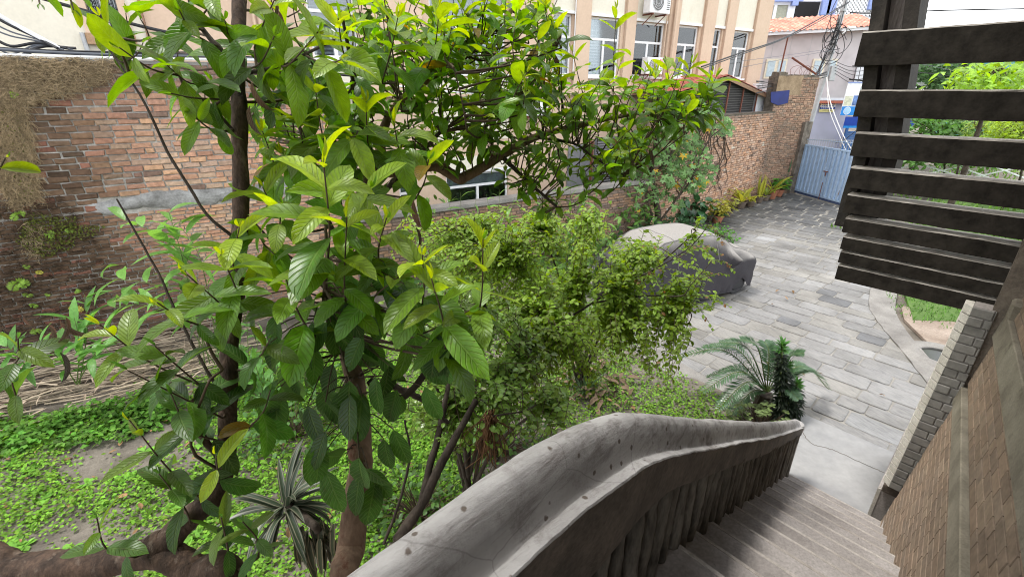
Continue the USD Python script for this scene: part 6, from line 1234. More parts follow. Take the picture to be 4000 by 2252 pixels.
for poly, n_, d0, d1, L, yg in REG:
    for x, y in in_poly(poly, n_, B.g):
        d = B.g.uniform(d0, d1); q = a25(x, y, d); tipv = nz(np.array([B.g.normal(0, .35), B.g.normal(-.15, .3), 1.0])) * B.g.uniform(.10, .22)
        B.shoot(q - tipv * .5, q + tipv * .5, int(B.g.integers(2, 5)), L * B.g.uniform(.8, 1.15), yg * B.g.uniform(.3, 1.7) if B.g.random() < .68 else 0, tone=MIDG * B.g.uniform(.65, 1.5), hang=.3)
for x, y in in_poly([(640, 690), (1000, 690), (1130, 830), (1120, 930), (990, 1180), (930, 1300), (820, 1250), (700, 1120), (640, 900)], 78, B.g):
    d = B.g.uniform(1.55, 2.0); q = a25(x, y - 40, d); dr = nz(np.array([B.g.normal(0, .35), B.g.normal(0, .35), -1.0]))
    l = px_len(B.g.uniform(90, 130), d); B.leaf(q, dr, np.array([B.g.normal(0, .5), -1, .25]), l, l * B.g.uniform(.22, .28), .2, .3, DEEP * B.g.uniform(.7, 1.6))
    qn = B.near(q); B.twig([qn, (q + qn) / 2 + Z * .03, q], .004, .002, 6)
for x, y in ((1105, 840), (1120, 860), (1080, 850), (1130, 840), (1095, 870), (1140, 870)):
    q = a25(x, y, 1.6); l = px_len(100, 1.6); B.leaf(q, nz(np.array([B.g.normal(0, .4), -.1, -1])), np.array([B.g.normal(0, .4), -1, .2]), l, l * .25, .2, .25, DEEP * B.g.uniform(.7, 1.2))
for x, y, l in ((1412, 110, 60), (1395, 120, 80), (1375, 150, 80), (1040, 530, 90), (1650, 310, 50), (1612, 410, 40), (1630, 400, 50), (1045, 600, 60), (1250, 260, 50)):
    d = 1.75 if y > 500 else 3.0; B.leaf(a25(x, y - 30, d), nz(-Z + B.g.normal(0, .25, 3)), B.g.normal(0, 1, 3), px_len(l, d), px_len(l, d) * .15, .9, .6, BROWN * B.g.uniform(.5, 1.4))
B.branch([a25(1300, 340, 3.1), a25(1340, 240, 3.05), a25(1412, 90, 3.0)], .005, .003, MAT['twig'], 'dead_twig', 5, 12)
B.finish(MAT['leaf'], 300)
# ------------------------------------------------------------------ fine leaved shrubs
def shrub(name, label, base, regs, stems, seed, leafL, mat, per=26, tone=MIDG, category='shrub', nmain=10, ratio=.30, limit=300, young=.35, stem_r=.022, spiky=True, group=None):
    t = thing(name, label, category, base, group); p = Plant(t, seed); g = p.g
    for k, (pts, r0, r1) in enumerate(stems): p.branch(pts, r0, r1, MAT['bark_dark'], 'stem', 7, 22)
    for poly, n_, d0, d1, hang in regs:
        for x, y in in_poly(poly, n_, g):
            d = g.uniform(d0, d1); q = at(x, y, d); nd = p.near(q)
            L = np.linalg.norm(q - nd)
            start = q + (nd - q) * min(1, .55 / max(L, .01)) + g.normal(0, .05, 3)
            mid = (start + q) / 2 + Z * .08 * L * g.uniform(.3, 1) + g.normal(0, .05, 3)
            end = q - Z * hang * g.uniform(0, 1)
            if g.random() < .25: p.twig([nd, (nd + start) / 2 + Z * .05 * L + g.normal(0, .03, 3), start], .007, .004, 8)
            p.twig([start, mid, end], .004, .0016, 10)
            sp = spline([start, mid, end], 24); td = nz(np.gradient(sp, axis=0))
            nl = int(per * g.uniform(.6, 1.2)); tb = tone * g.uniform(.7, 1.35)
            for k in range(nl):
                f = k / nl; i = min(len(sp) - 1, int(f * len(sp))); sd = nz(np.cross(td[i], Z) + 1e-6) * (1 if k % 2 else -1)
                dd = nz(td[i] * .55 + sd * .8 + g.normal(0, .28, 3)); l = leafL * g.uniform(.65, 1.15) * (1 - .35 * f ** 3)
                yy = young * f * g.uniform(0, 1); c = (tb * g.uniform(.75, 1.3)) * (1 - yy) + np.array([.28, .36, .05]) * yy
                p.leaf(sp[i], dd, Z + g.normal(0, .4, 3), l, l * ratio * g.uniform(.85, 1.15), .22 + g.normal(0, .12), .5 + g.normal(0, .3), c)
    p.finish(mat, limit, ns=4, nc=3, shape='oval', wave=0, rest='fine_leaves'); return t
sb = at_z(2260, 1490, 0)
def fan(base, targets, r0, r1): return [([base + np.array([RNG.normal(0, .05), RNG.normal(0, .05), -.03]), base * .6 + np.asarray(q) * .4 + Z * .25 * np.linalg.norm(np.asarray(q) - base) * .5, np.asarray(q)], r0, r1) for q in targets]
st1 = fan(sb, [at(2120, 900, 5.2), at(2300, 860, 5.3), at(2500, 1010, 5.0), at(2720, 900, 5.0), at(2000, 1000, 4.8), at(2250, 1150, 4.8), at(2650, 1200, 4.7), at(2420, 1180, 4.6), at(1850, 900, 5.2), at(2120, 1250, 4.4)], .022, .006)
shrub('leafy_shrub', 'big arching shrub with fine yellow green leaves in front of the covered car', sb,
      [([(1500, 900), (1900, 815), (2150, 830), (2400, 880), (2520, 990), (2520, 1200), (2450, 1330), (2250, 1330), (2000, 1280), (1750, 1180), (1600, 1050)], 620, 4.2, 5.7, .25),
       ([(2380, 1020), (2650, 1080), (2730, 1180), (2680, 1330), (2480, 1390), (2350, 1250)], 95, 4.1, 4.9, .35), ([(2500, 1330), (2650, 1350), (2660, 1440), (2500, 1460)], 18, 3.9, 4.4, .3), ([(1980, 1230), (2450, 1260), (2430, 1420), (2200, 1460), (2000, 1420)], 70, 3.8, 4.6, .3),
       ([(2330, 930), (2620, 950), (2720, 1080), (2700, 1250), (2450, 1300), (2330, 1100)], 90, 4.2, 4.9, .3), ([(1850, 800), (2350, 800), (2420, 900), (1850, 900)], 60, 4.8, 5.6, .2), ([(1900, 1280), (2480, 1280), (2420, 1500), (2000, 1540)], 70, 3.7, 4.4, .3), ([(2300, 850), (2560, 910), (2700, 860), (2820, 900), (2780, 1010), (2500, 1010)], 20, 4.6, 5.2, .15), ([(2640, 1000), (2800, 1010), (2860, 1180), (2730, 1250)], 16, 4.3, 4.9, .2)],
      st1, 11, .07, MAT['leaf_plain'], per=24, tone=np.array([.155, .265, .025]), young=.55, limit=300)
st1b = [sb]
ARC = thing('arching_twig', 'long bare arching twig with small reddish leaves crossing the covered car', 'twig', at(2300, 1170, 4.6))
ap = Plant(ARC, 77)
ap.branch([at(2240, 1230, 4.7), at(2430, 1110, 4.55), at(2540, 1060, 4.5), at(2700, 960, 4.4), at(2790, 840, 4.35)], .011, .003, MAT['bark_dark'], 'stem', 6, 26)
ap.branch([at(2330, 1180, 4.5), at(2520, 1155, 4.4), at(2660, 1155, 4.35), at(2700, 1110, 4.3), at(2780, 1020, 4.3)], .009, .003, MAT['bark_dark'], 'stem', 6, 26)
for x0_, y0_, x1_, y1_ in ((2640, 1010, 2800, 970), (2640, 1010, 2500, 960), (2560, 1050, 2720, 1100), (2700, 960, 2820, 1000), (2760, 880, 2830, 960), (2650, 1155, 2860, 1200), (2660, 1155, 2790, 1290), (2700, 1110, 2850, 1070), (2540, 1060, 2620, 1220), (2600, 1155, 2570, 1290), (2780, 1020, 2870, 1060), (2480, 1080, 2520, 1180)):
    s_, e_ = at(x0_, y0_, 4.4), at(x1_, y1_, 4.3); ap.twig([s_, (s_ + e_) / 2 + Z * .05, e_], .004, .0016, 10); sp = spline([s_, (s_ + e_) / 2 + Z * .05, e_], 20); td = nz(np.gradient(sp, axis=0))
    for k in range(22):
        i = min(19, int(k / 22 * 20)); sd = nz(np.cross(td[i], Z)) * (1 if k % 2 else -1); r_ = ap.g.random()
        ap.leaf(sp[i], nz(td[i] * .5 + sd + ap.g.normal(0, .3, 3)), Z + ap.g.normal(0, .4, 3), .05 * ap.g.uniform(.6, 1.1), .015, .2, .5, np.array([.20, .10, .04]) if r_ < .14 else np.array([.12, .20, .025]) * ap.g.uniform(.7, 1.5))
ap.finish(MAT['leaf_plain'], 120, ns=4, nc=3, shape='oval', wave=0, rest='fine_leaves')
sb2 = at_z(1830, 1980, 0)
st2 = fan(sb2, [at(1760, 1250, 3.6), at(1900, 1150, 3.8), at(2060, 1350, 3.5), at(1660, 1400, 3.4), at(1980, 1500, 3.3), at(2160, 1560, 3.4), at(1560, 1250, 3.6), at(1800, 1550, 3.2)], .028, .007)
shrub('leafy_shrub', 'nearer dark stemmed shrub with small oval leaves just beyond the railing', sb2,
      [([(1450, 1150), (1800, 1080), (2050, 1200), (2180, 1400), (2120, 1560), (1900, 1580), (1700, 1500), (1560, 1420)], 250, 3.1, 4.1, .2), ([(1980, 1480), (2200, 1500), (2250, 1640), (2050, 1740), (1900, 1680)], 55, 2.8, 3.3, .15),
       ([(1560, 1500), (1800, 1560), (1850, 1720), (1700, 1760), (1580, 1680)], 50, 2.9, 3.3, .15)], st2, 12, .068, MAT['leaf_gloss'], per=17, tone=np.array([.125, .235, .035]), young=.5, limit=300, ratio=.29)
# dark bare stems rising from the bed beside the railing
DS = thing('dark_stems', 'forked dark bare stems rising between the guava trunk and the railing', 'shrub', at_z(1650, 2060, 0))
dp_ = Plant(DS, 5)
for pts, r in (([(1560, 2100, 2.9), (1640, 1980, 2.9), (1720, 1820, 2.9), (1790, 1690, 2.9), (1860, 1560, 3.0)], .035), ([(1650, 1960, 2.9), (1680, 1820, 2.95), (1710, 1700, 3.0), (1740, 1560, 3.0), (1760, 1420, 3.1)], .026), ([(1500, 2120, 2.9), (1560, 1960, 2.8), (1600, 1780, 2.7), (1580, 1640, 2.6)], .010),
               ([(1440, 1480, 2.0), (1540, 1560, 2.0), (1630, 1500, 1.95), (1700, 1390, 1.8), (1730, 1330, 1.7)], .018), ([(1520, 1500, 2.4), (1650, 1560, 2.5), (1750, 1650, 2.6)], .02)):
    dp_.branch([at(*q) for q in pts], r, r * .55, MAT['bark_dark'], 'stem', 8, 24)
q0 = at_z(1560, 2130, -.03); dp_.branch([q0, (q0 + at(1560, 2100, 2.9)) / 2, at(1560, 2100, 2.9)], .045, .035, MAT['bark_dark'], 'stem', 8, 8)

# ------------------------------------------------------------------ undergrowth against the low wall
def lance_plant(name, label, base, stems, seed, L, tone, mat, ratio=.11, droop=.9, per=9, category='plant', group=None, limit=120, shape='lance', stem_mat=None, r=.008):
    t = thing(name, label, category, base, group); p = Plant(t, seed); g = p.g
    for pts in stems:
        sp = spline(pts, 22); p.branch(pts, r, r * .4, stem_mat or MAT['twig_green'], 'stem', 6, 18, 0); td = nz(np.gradient(sp, axis=0))
        for k in range(per):
            f = .25 + .75 * k / max(1, per - 1); i = min(21, int(f * 21)); sd = nz(np.cross(td[i], Z) + g.normal(0, .2, 3)) * (1 if k % 2 else -1)
            d = nz(td[i] * .45 + sd * .95 + Z * .1 + g.normal(0, .12, 3)); l = L * g.uniform(.8, 1.15) * (1 - .3 * max(0, f - .7))
            p.leaf(sp[i], d, Z * .8 + td[i] * .3 + g.normal(0, .2, 3), l, l * ratio, .25, droop * g.uniform(.6, 1.3), tone * g.uniform(.75, 1.3))
    p.finish(mat, limit, ns=7, nc=3, shape=shape, wave=.05, rest='more_leaves'); return t
gb_ = at_z(760, 1500, 0)
def gpt(x, y, d): return at(x, y, d)
lance_plant('ginger_plant', 'tall ginger plant with long lance leaves leaning along the brick wall', gpt(760, 1330, 7.0) * [1, 1, 0],
            [[gpt(780, 1420, 6.9), gpt(760, 1080, 6.7), gpt(640, 930, 6.5), gpt(490, 862, 6.3)], [gpt(800, 1420, 6.9), gpt(760, 1180, 6.7), gpt(600, 1110, 6.5), gpt(400, 1085, 6.3)], [gpt(820, 1420, 6.9), gpt(740, 1120, 6.8), gpt(700, 960, 6.7), gpt(660, 830, 6.6)],
             [gpt(840, 1420, 6.9), gpt(700, 1240, 6.6), gpt(560, 1190, 6.4), gpt(450, 1200, 6.3)], [gpt(860, 1420, 6.9), gpt(800, 1080, 6.8), gpt(760, 960, 6.7), gpt(700, 880, 6.7)]], 21, .58, np.array([.13, .28, .06]), MAT['leaf_plain'], ratio=.13, per=12)
lance_plant('ginger_plant', 'low leafy plant with broad pointed leaves beside the dry stalk pile', gpt(260, 1480, 6.6) * [1, 1, 0],
            [[gpt(300, 1500, 6.4), gpt(310, 1350, 6.3), gpt(290, 1240, 6.2)], [gpt(300, 1500, 6.4), gpt(230, 1400, 6.2), gpt(150, 1330, 6.1)], [gpt(300, 1500, 6.4), gpt(370, 1380, 6.2), gpt(420, 1330, 6.1)], [gpt(120, 1490, 6.2), gpt(80, 1400, 6.1), gpt(20, 1350, 6.0)], [gpt(310, 1500, 6.4), gpt(340, 1290, 6.4), gpt(330, 1150, 6.4)]],
            22, .42, np.array([.10, .25, .05]), MAT['leaf_plain'], ratio=.14, per=12, droop=.6)
lst = []
g = np.random.default_rng(33)
for k, (x, y, d) in enumerate(((960, 1350, 6.6), (880, 1250, 6.8), (1020, 1430, 6.2), (1180, 1300, 7.0), (1330, 1250, 7.4))):
    b = at(x, y + 140, d) * [1, 1, 0]
    lance_plant('leafy_plant', ('broad leaved plant behind the near guava stem', 'taller broad leaved plant against the damp wall behind the guava stem', 'leafy plant at the right end of the dry stalk pile', 'leafy plant in shade behind the middle guava leaves', 'leafy plant below the end of the tall wall')[k], b,
                [[b - Z * .03, (b + at(x + dx * .5, y - 40, d)) / 2, at(x + dx, y - dy, d - .2)] for dx, dy in ((-80, 80), (0, 160), (90, 90), (-30, 40), (50, 30))], 40 + k, .26, np.array([.075, .19, .04]) * g.uniform(.8, 1.2), MAT['leaf_plain'], ratio=.16, per=9, droop=.7, limit=60)
for k, (x, y) in enumerate(((1800, 860), (1950, 850), (2080, 880), (2230, 820), (1700, 930), (2330, 860))):
    d = 10.2 if y < 870 else 9.6; b = at(x, y + 150, d) * [1, 1, 0]
    lance_plant('leafy_plant', ('pale lance leaved plant below the dark ground floor window', 'lance leaved plant under the end of the window sill', 'bushy lance leaved plant left of the grey shed door', 'lance leaved plant in front of the grey door', 'lance leaved plant at the foot of the low wall by the guava leaves', 'lance leaved plant behind the shrub towards the maple')[k], b,
                [[b - Z * .03, (b + at(x + dx * .5, y, d)) / 2 + Z * .2, at(x + dx, y - dy, d - .3)] for dx, dy in ((-110, 40), (-50, 90), (0, 110), (60, 80), (110, 20), (30, 30))], 60 + k, .34, np.array([.12, .25, .05]) * g.uniform(.8, 1.2), MAT['leaf_plain'], ratio=.13, per=10, droop=.9, limit=40)

# ------------------------------------------------------------------ lobed leaf tree by the boundary wall
def lobed(n_lobes=5):
    a = np.linspace(-2.35, 2.35, n_lobes * 2 + 1); r = np.array([1.0 if k % 2 else .52 for k in range(len(a))]); r[n_lobes] = r[n_lobes]
    r = r * (1 - .22 * np.abs(a) / 2.35); pts = np.c_[np.cos(a) * r, np.sin(a) * r]; return pts
LOB = lobed()
def lobed_leaves(c, d, n, R, tint, g):
    d = nz(d); sd = nz(np.cross(d, n)); n = np.cross(sd, d); k = len(c); m_ = len(LOB) + 1
    V = np.zeros((k, m_, 3)); V[:, 0] = c
    for j, (x, y) in enumerate(LOB): V[:, j + 1] = c + R[:, None] * (x * d + y * sd - n * (.18 * (x * x + y * y)))
    Fq = np.array([[0, j + 1, j + 2] for j in range(m_ - 2)])
    luv = np.zeros((k, m_, 3)); luv[..., 0] = .5; luv[:, 0, 1] = .0; luv[..., 2] = g.random((k, 1))
    return V, Fq, luv
MP = thing('small_tree', 'small tree with lobed pale green leaves in front of the brick boundary wall', 'tree', at(2570, 905, 14.6) * [1, 1, 0])
mp = Plant(MP, 8); mb = at(2570, 905, 14.6)
mp.branch([mb * [1, 1, 0] - Z * .05, mb, at(2566, 800, 14.4), at(2545, 680, 14.2), at(2560, 560, 14.0)], [.16, .13, .085, .06, .04], 0, MAT['bark_dark'], 'trunk', 9, 30)
for pts in ([(2580, 860), (2640, 780), (2690, 690), (2720, 600)], [(2560, 780), (2480, 700), (2440, 620)], [(2550, 690), (2620, 600), (2640, 520)], [(2640, 780), (2700, 700), (2760, 560), (2820, 500)], [(2550, 850), (2520, 760), (2500, 700)], [(2600, 600), (2680, 500), (2700, 440)]):
    mp.branch([at(x, y, 14.2 - .3 * k) for k, (x, y) in enumerate(pts)], .035, .012, MAT['bark_dark'], 'branch', 6, 14)
cs, cd_, cn_, cr_, ct_ = [], [], [], [], []
for poly, n_ in (([(2380, 560), (2480, 500), (2600, 460), (2700, 480), (2800, 640), (2790, 720), (2700, 760), (2640, 730), (2500, 740), (2400, 700)], 700), ([(2660, 380), (2760, 400), (2860, 470), (2870, 530), (2800, 530), (2720, 480), (2640, 460)], 150), ([(2420, 740), (2540, 720), (2680, 780), (2650, 840), (2600, 800), (2480, 830)], 90)):
    for x, y in in_poly(poly, n_, mp.g):
        q = at(x, y, mp.g.uniform(13.4, 14.9)); cs.append(q); cd_.append([mp.g.normal(0, .6), mp.g.normal(-.4, .5), -.55]); cn_.append([mp.g.normal(0, .4), -.75 + mp.g.normal(0, .3), .7]); cr_.append(mp.g.uniform(.09, .17))
        ct_.append(np.array([.115, .225, .07]) * mp.g.uniform(.6, 1.35) if mp.g.random() > .025 else np.array([.55, .36, .03]))
        if mp.g.random() < .3: nd = mp.near(q); mp.twig([nd, (nd + q) / 2 + Z * .08, q], .010, .005, 6)
V, Fq, luv = lobed_leaves(np.array(cs), np.array(cd_), np.array(cn_), np.array(cr_), None, mp.g); ct_ = np.array(ct_)
o_ = np.argsort(-np.array(cr_)); Fq2 = np.vstack([Fq])
for k in o_[:300]: obj('leaf', (V[k], Fq2), MAT['leaf_plain'], MP, tint=ct_[k], luv=luv[k])
v, f, t, l = merge(V[o_[300:]], Fq2, luv[o_[300:]], ct_[o_[300:]]); obj('small_leaves', (v, f), MAT['leaf_plain'], MP, tint=t, luv=l, kind='stuff')
mp.finish(MAT['leaf_plain'])
# dry vines on the wall
vn = []
g = np.random.default_rng(9)
for x0_ in (2690, 2725, 2745, 2770, 2800, 2835):
    for k in range(4):
        x, y = x0_ + g.uniform(-18, 18), g.uniform(430, 560); p = []
        for s_ in range(9): p.append(on_plane(x, y, A0 + rn * .045, rn)); x += g.normal(-6, 12); y += g.uniform(18, 40)
        vn.append(tube(spline(p, 26), np.linspace(.018, .008, len(spline(p, 26))), 4))
obj('dry_vines', cat(vn), MAT['bark_dark'], label='dark dry vines clinging to the boundary wall right of the lobed tree', category='vine', kind='stuff')

# ------------------------------------------------------------------ potted plants along the boundary wall
def pot(label, px, py, R, Hh, mat, plant, seed, group=None):
    c = at_z(px, py, .022); t = thing('potted_plant', label, 'potted plant', c, group); p = Plant(t, seed); g = p.g
    a = np.linspace(0, 2 * math.pi, 19)[:-1]; pr = [(0, .0), (R * .62, .0), (R * .92, Hh * .86), (R, Hh * .87), (R, Hh), (R * .86, Hh), (R * .8, Hh * .85), (0, Hh * .85)]
    v = np.array([c + np.array([r * math.cos(q), r * math.sin(q), z]) for r, z in pr for q in a]); i = np.arange(len(pr) - 1)[:, None] * 18; j = np.arange(18)[None]; k2 = (j + 1) % 18
    obj('pot', (v, np.stack([i + j, i + k2, i + 18 + k2, i + 18 + j], -1).reshape(-1, 4)), mat, t, smooth=35)
    top = c + Z * Hh * .86
    kind, L, n_, tone = plant
    for k in range(n_):
        az = g.uniform(0, 6.3); d0 = np.array([math.cos(az), math.sin(az), 0])
        if kind == 'strap':
            el = g.uniform(.5, 1.35); p.leaf(top + d0 * .03, nz(d0 * math.cos(el) + Z * math.sin(el)), Z * math.cos(el) - d0 * math.sin(el) + g.normal(0, .2, 3), L * g.uniform(.7, 1.15), L * .085 * g.uniform(.8, 1.3), .3, g.uniform(.5, 1.3), tone * g.uniform(.7, 1.35))
        elif kind == 'spike':
            p.leaf(top + d0 * g.uniform(0, .08), nz(d0 * .16 + Z), d0, L * g.uniform(.7, 1.1), L * .055, .3, .15, tone * g.uniform(.7, 1.3))
        else:
            q = top + d0 * g.uniform(.02, R * 1.5) + Z * g.uniform(.05, L * 3); p.leaf(q, nz(d0 + Z * g.uniform(-.3, .4)), Z + d0 * .3 + g.normal(0, .3, 3), L * g.uniform(.7, 1.2), L * .3, .2, .5, tone * g.uniform(.7, 1.4))
            if k % 3 == 0: p.twig([top, (top + q) / 2 + Z * .03, q], .006, .003, 5)
    p.finish(MAT['leaf_plain'], 60, ns=6, nc=3, shape='lance' if kind != 'leafy' else 'oval', wave=.03, rest='more_leaves')
YG, GR = np.array([.34, .36, .055]), np.array([.10, .25, .05])
pot('pot with long yellow variegated leaves, nearest of the row that stands clear of the bushes', 2892, 812, .21, .27, MAT['pot_dark'], ('strap', .95, 13, YG), 1)
pot('low wide pot with yellow strap leaves second along the wall', 2928, 805, .22, .20, MAT['pot_dark'], ('strap', .8, 10, YG * .9), 2)
pot('pot with upright yellow green blades third along the wall', 2962, 790, .19, .22, MAT['pot_dark'], ('spike', .95, 12, YG), 3)
pot('small dark pot with arching leaves beside the terracotta pot', 2988, 782, .20, .24, MAT['pot_dark'], ('strap', .7, 10, np.array([.2, .28, .05])), 4)
pot('terracotta pot with one broad yellow leaf', 3013, 775, .22, .36, MAT['terracotta'], ('strap', .9, 7, YG), 5)
pot('pot of bushy bright green herb beside the gate', 3040, 766, .20, .3, MAT['terracotta'], ('leafy', .17, 150, np.array([.09, .30, .04])), 6)
pot('pot of grey green snake plant standing behind the bushy herb', 3052, 752, .2, .4, MAT['pot_dark'], ('spike', 1.15, 16, np.array([.09, .17, .09])), 7)
pot('pot with ferny pale plant at the left end of the row', 2838, 845, .2, .25, MAT['pot_dark'], ('leafy', .16, 90, np.array([.28, .30, .05])), 8)
pot('pot with golden leaved bush left of the clear row of pots', 2800, 868, .22, .25, MAT['terracotta'], ('leafy', .18, 120, np.array([.33, .32, .05])), 9)
def bush(name, label, base, n_, rad, L, tone, seed, mat, category='bush', lob=False, limit=80, shape='oval', ratio=.3):
    t = thing(name, label, category, base * [1, 1, 0]); p = Plant(t, seed); g = p.g
    for k in range(n_):
        v = nz(g.normal(0, 1, 3)); v[2] = abs(v[2]) * .9; q = base * [1, 1, 0] + v * rad * g.uniform(.55, 1.0)
        p.leaf(q, nz(v * [1, 1, .3] + g.normal(0, .4, 3)), v + Z * .5 + g.normal(0, .3, 3), L * g.uniform(.7, 1.2), L * ratio, .2, .6, tone * g.uniform(.6, 1.4))
        if k % 5 == 0: p.twig([base * [1, 1, 0] + g.normal(0, .03, 3) * [1, 1, 0], base * [1, 1, 0] + (q - base * [1, 1, 0]) * .5 + Z * .05, q], .008, .003, 6)
    p.finish(mat, limit, ns=5, nc=3, shape=shape, wave=.03, rest='more_leaves')
bush('big_leaf_bush', 'dark green bush of large split leaves against the boundary wall', at_z(2712, 862, 0), 70, np.array([.85, .6, 1.0]), .46, np.array([.04, .12, .05]), 51, MAT['leaf_gloss'], ratio=.34)
bush('bush', 'low dark bush between the lobed tree and the split leaf bush', at_z(2640, 905, 0), 130, np.array([.8, .6, .6]), .16, np.array([.045, .11, .05]), 52, MAT['leaf_plain'])
bush('bush', 'bright low weeds at the corner of the paving behind the covered car', at_z(2790, 935, 0), 240, np.array([.7, .7, .6]), .12, np.array([.08, .24, .035]), 53, MAT['leaf_plain'])
bush('bush', 'dark low bush left of the lobed tree trunk behind the shrub', at_z(2480, 930, 0), 220, np.array([1.1, .7, .9]), .18, np.array([.045, .13, .05]), 54, MAT['leaf_plain'])
for k, (x, y, lab) in enumerate(((1480, 1010, 'tall leafy bush against the end of the tall wall behind the middle leaves'), (1760, 985, 'tall leafy bush below the ground floor window'), (1990, 965, 'tall leafy bush against the middle of the low wall'), (2230, 945, 'tall leafy bush below the grey door'), (2420, 935, 'tall leafy bush at the right end of the low wall'))):
    bush('tall_bush', lab, at_z(x, y, 0), 420, np.array([1.25, .8, 1.75]), .24, np.array([.10, .225, .045]), 300 + k, MAT['leaf_plain'], ratio=.2, shape='lance', limit=60)
bush('bush', 'pale leafy undergrowth between the shrub and the low wall', at_z(2180, 1000, 0), 320, np.array([1.5, .9, 1.1]), .17, np.array([.09, .21, .045]), 55, MAT['leaf_plain'])
bush('bush', 'leafy undergrowth right behind the middle guava leaves', at_z(1650, 1080, 0), 320, np.array([1.4, .9, 1.1]), .17, np.array([.075, .19, .04]), 56, MAT['leaf_plain'])

# ------------------------------------------------------------------ cycad, dark dracaena, jade shrub by the stair foot
CY = thing('cycad', 'cycad with arching feathery dark green fronds at the corner of the paving', 'cycad', at_z(2975, 1610, 0))
cyb = at_z(2975, 1610, 0); g = np.random.default_rng(14)
obj('trunk', tube([cyb + Z * z for z in (-.05, .15, .32)], [.14, .15, .10], 10, rough=.12), MAT['bark_dark'], CY)
tips = [(2640, 1395), (2745, 1352), (2810, 1335), (2890, 1322), (2985, 1332), (3060, 1352), (3140, 1378), (3190, 1450), (3222, 1480), (3238, 1520), (2760, 1470), (2740, 1530), (2800, 1600), (2850, 1620), (3120, 1560)]
cc = cyb + Z * .36
for k, (x, y) in enumerate(tips):
    dd = depth_t = float((cc - CAM) @ FW) + g.uniform(-.45, .5); tip = at(x, y, dd); L = np.linalg.norm(tip - cc)
    mid = cc + (tip - cc) * .5 + Z * L * .30; sp = spline([cc, mid, tip], 36); td = nz(np.gradient(sp, axis=0))
    fr = obj('frond', tube(sp, np.linspace(.010, .004, len(sp)), 5), MAT['twig_green'], CY, smooth=True)
    nl = 58; bs, ds, ns_, ls = [], [], [], []
    for j in range(nl):
        i = int((.14 + .86 * j / nl) * (len(sp) - 1)); sd = nz(np.cross(td[i], Z)); nn = nz(np.cross(sd, td[i]))
        for sg in (1, -1):
            bs.append(sp[i]); ds.append(nz(sd * sg + td[i] * .6 + nn * .35 + g.normal(0, .06, 3))); ns_.append(nn); ls.append(.17 * math.sin(math.pi * (.12 + .82 * j / nl)) ** .6 * g.uniform(.9, 1.1))
    ls = np.array(ls); V, Fq, luv = leaf_batch(np.array(bs), np.array(ds), np.array(ns_), ls, np.full(len(ls), .0105), .1, .5, ns=3, nc=2, shape='strap')
    v, f, t, l = merge(V, Fq, luv, np.array([.05, .115, .05]) * g.uniform(.8, 1.25, (len(ls), 1)))
    obj('leaflets', (v, f), MAT['leaf_gloss'], fr, tint=t, luv=l)
DC = thing('dracaena', 'dark compact dracaena with dense whorls of blackish green leaves beside the cycad', 'dracaena', at_z(3070, 1640, 0))
for k, (x, y, xt, yt) in enumerate(((3040, 1640, 3055, 1345), (3085, 1640, 3068, 1425), (3110, 1640, 3112, 1495))):
    b = at_z(x, y + 22, 0); dd = float((b - CAM) @ FW); tp = on_plane(xt, yt, b, nz(b * [1, 1, 0] - CAM * [1, 1, 0]))
    st_ = obj('stem', tube([b - Z * .05, (b + tp) / 2, tp], .014, 6), MAT['twig_green'], DC)
    n_ = int(330 * np.linalg.norm(tp - b)); f_ = g.uniform(.12, 1, n_); az = g.uniform(0, 6.3, n_); el = np.interp(f_, [0, .9, 1], [-.15, .35, 1.2])
    hd = np.c_[np.cos(az), np.sin(az), np.zeros(n_)]; d_ = hd * np.cos(el)[:, None] + Z * np.sin(el)[:, None]
    V, Fq, luv = leaf_batch(b + (tp - b) * f_[:, None], d_, Z * np.cos(el)[:, None] - hd * np.sin(el)[:, None], g.uniform(.10, .15, n_), np.full(n_, .02), .3, .8, ns=4, nc=3, shape='lance')
    tn_ = np.array([.013, .022, .015]) * g.uniform(.6, 1.5, (n_, 1)); tn_[f_ > .9] = np.array([.05, .17, .03])
    v, f, t, l = merge(V, Fq, luv, tn_); obj('leaf_whorls', (v, f), MAT['leaf_plain'], st_, tint=t, luv=l)
def px_bush(name, label, category, poly, n_, zb, seed, L, tone, mat, ratio=.4, limit=200):
    b = at_z(np.mean([p[0] for p in poly]), max(p[1] for p in poly), 0.0); t = thing(name, label, category, b); p = Plant(t, seed); g = p.g; d0 = float((b - CAM) @ FW)
    for x, y in in_poly(poly, n_, g):
        q = at(x, y, d0 + g.uniform(-.25, .25)); v = nz(np.array([g.normal(0, 1), g.normal(-.3, 1), 1.0]))
        for k in range(5):
            az = k * 1.26 + g.uniform(0, .6); h_ = np.array([math.cos(az), math.sin(az), .35]); p.leaf(q, nz(h_ + g.normal(0, .15, 3)), Z, L * g.uniform(.7, 1.2), L * ratio, .15, .3, tone * g.uniform(.65, 1.4))
        p.twig([b + g.normal(0, .05, 3) * [1, 1, 0], (b + q) / 2 + g.normal(0, .03, 3), q], .006, .003, 6)
    p.finish(mat, limit, ns=4, nc=3, shape='spoon', wave=0, rest='more_leaves')
bush('bush', 'dark tangled undergrowth at the foot of the dark forked stems', at_z(1640, 2030, 0), 420, np.array([.75, .5, .75]), .075, np.array([.05, .12, .025]), 61, MAT['leaf_plain'])
bush('bush', 'shady leafy undergrowth between the two guava trunks', at_z(1150, 1700, 0), 320, np.array([.9, .6, .7]), .09, np.array([.055, .135, .03]), 62, MAT['leaf_plain'])
bush('bush', 'dark leafy undergrowth against the railing below the dead leaf tuft', at_z(1950, 1780, 0), 420, np.array([.8, .5, .8]), .075, np.array([.06, .14, .03]), 63, MAT['leaf_plain'])
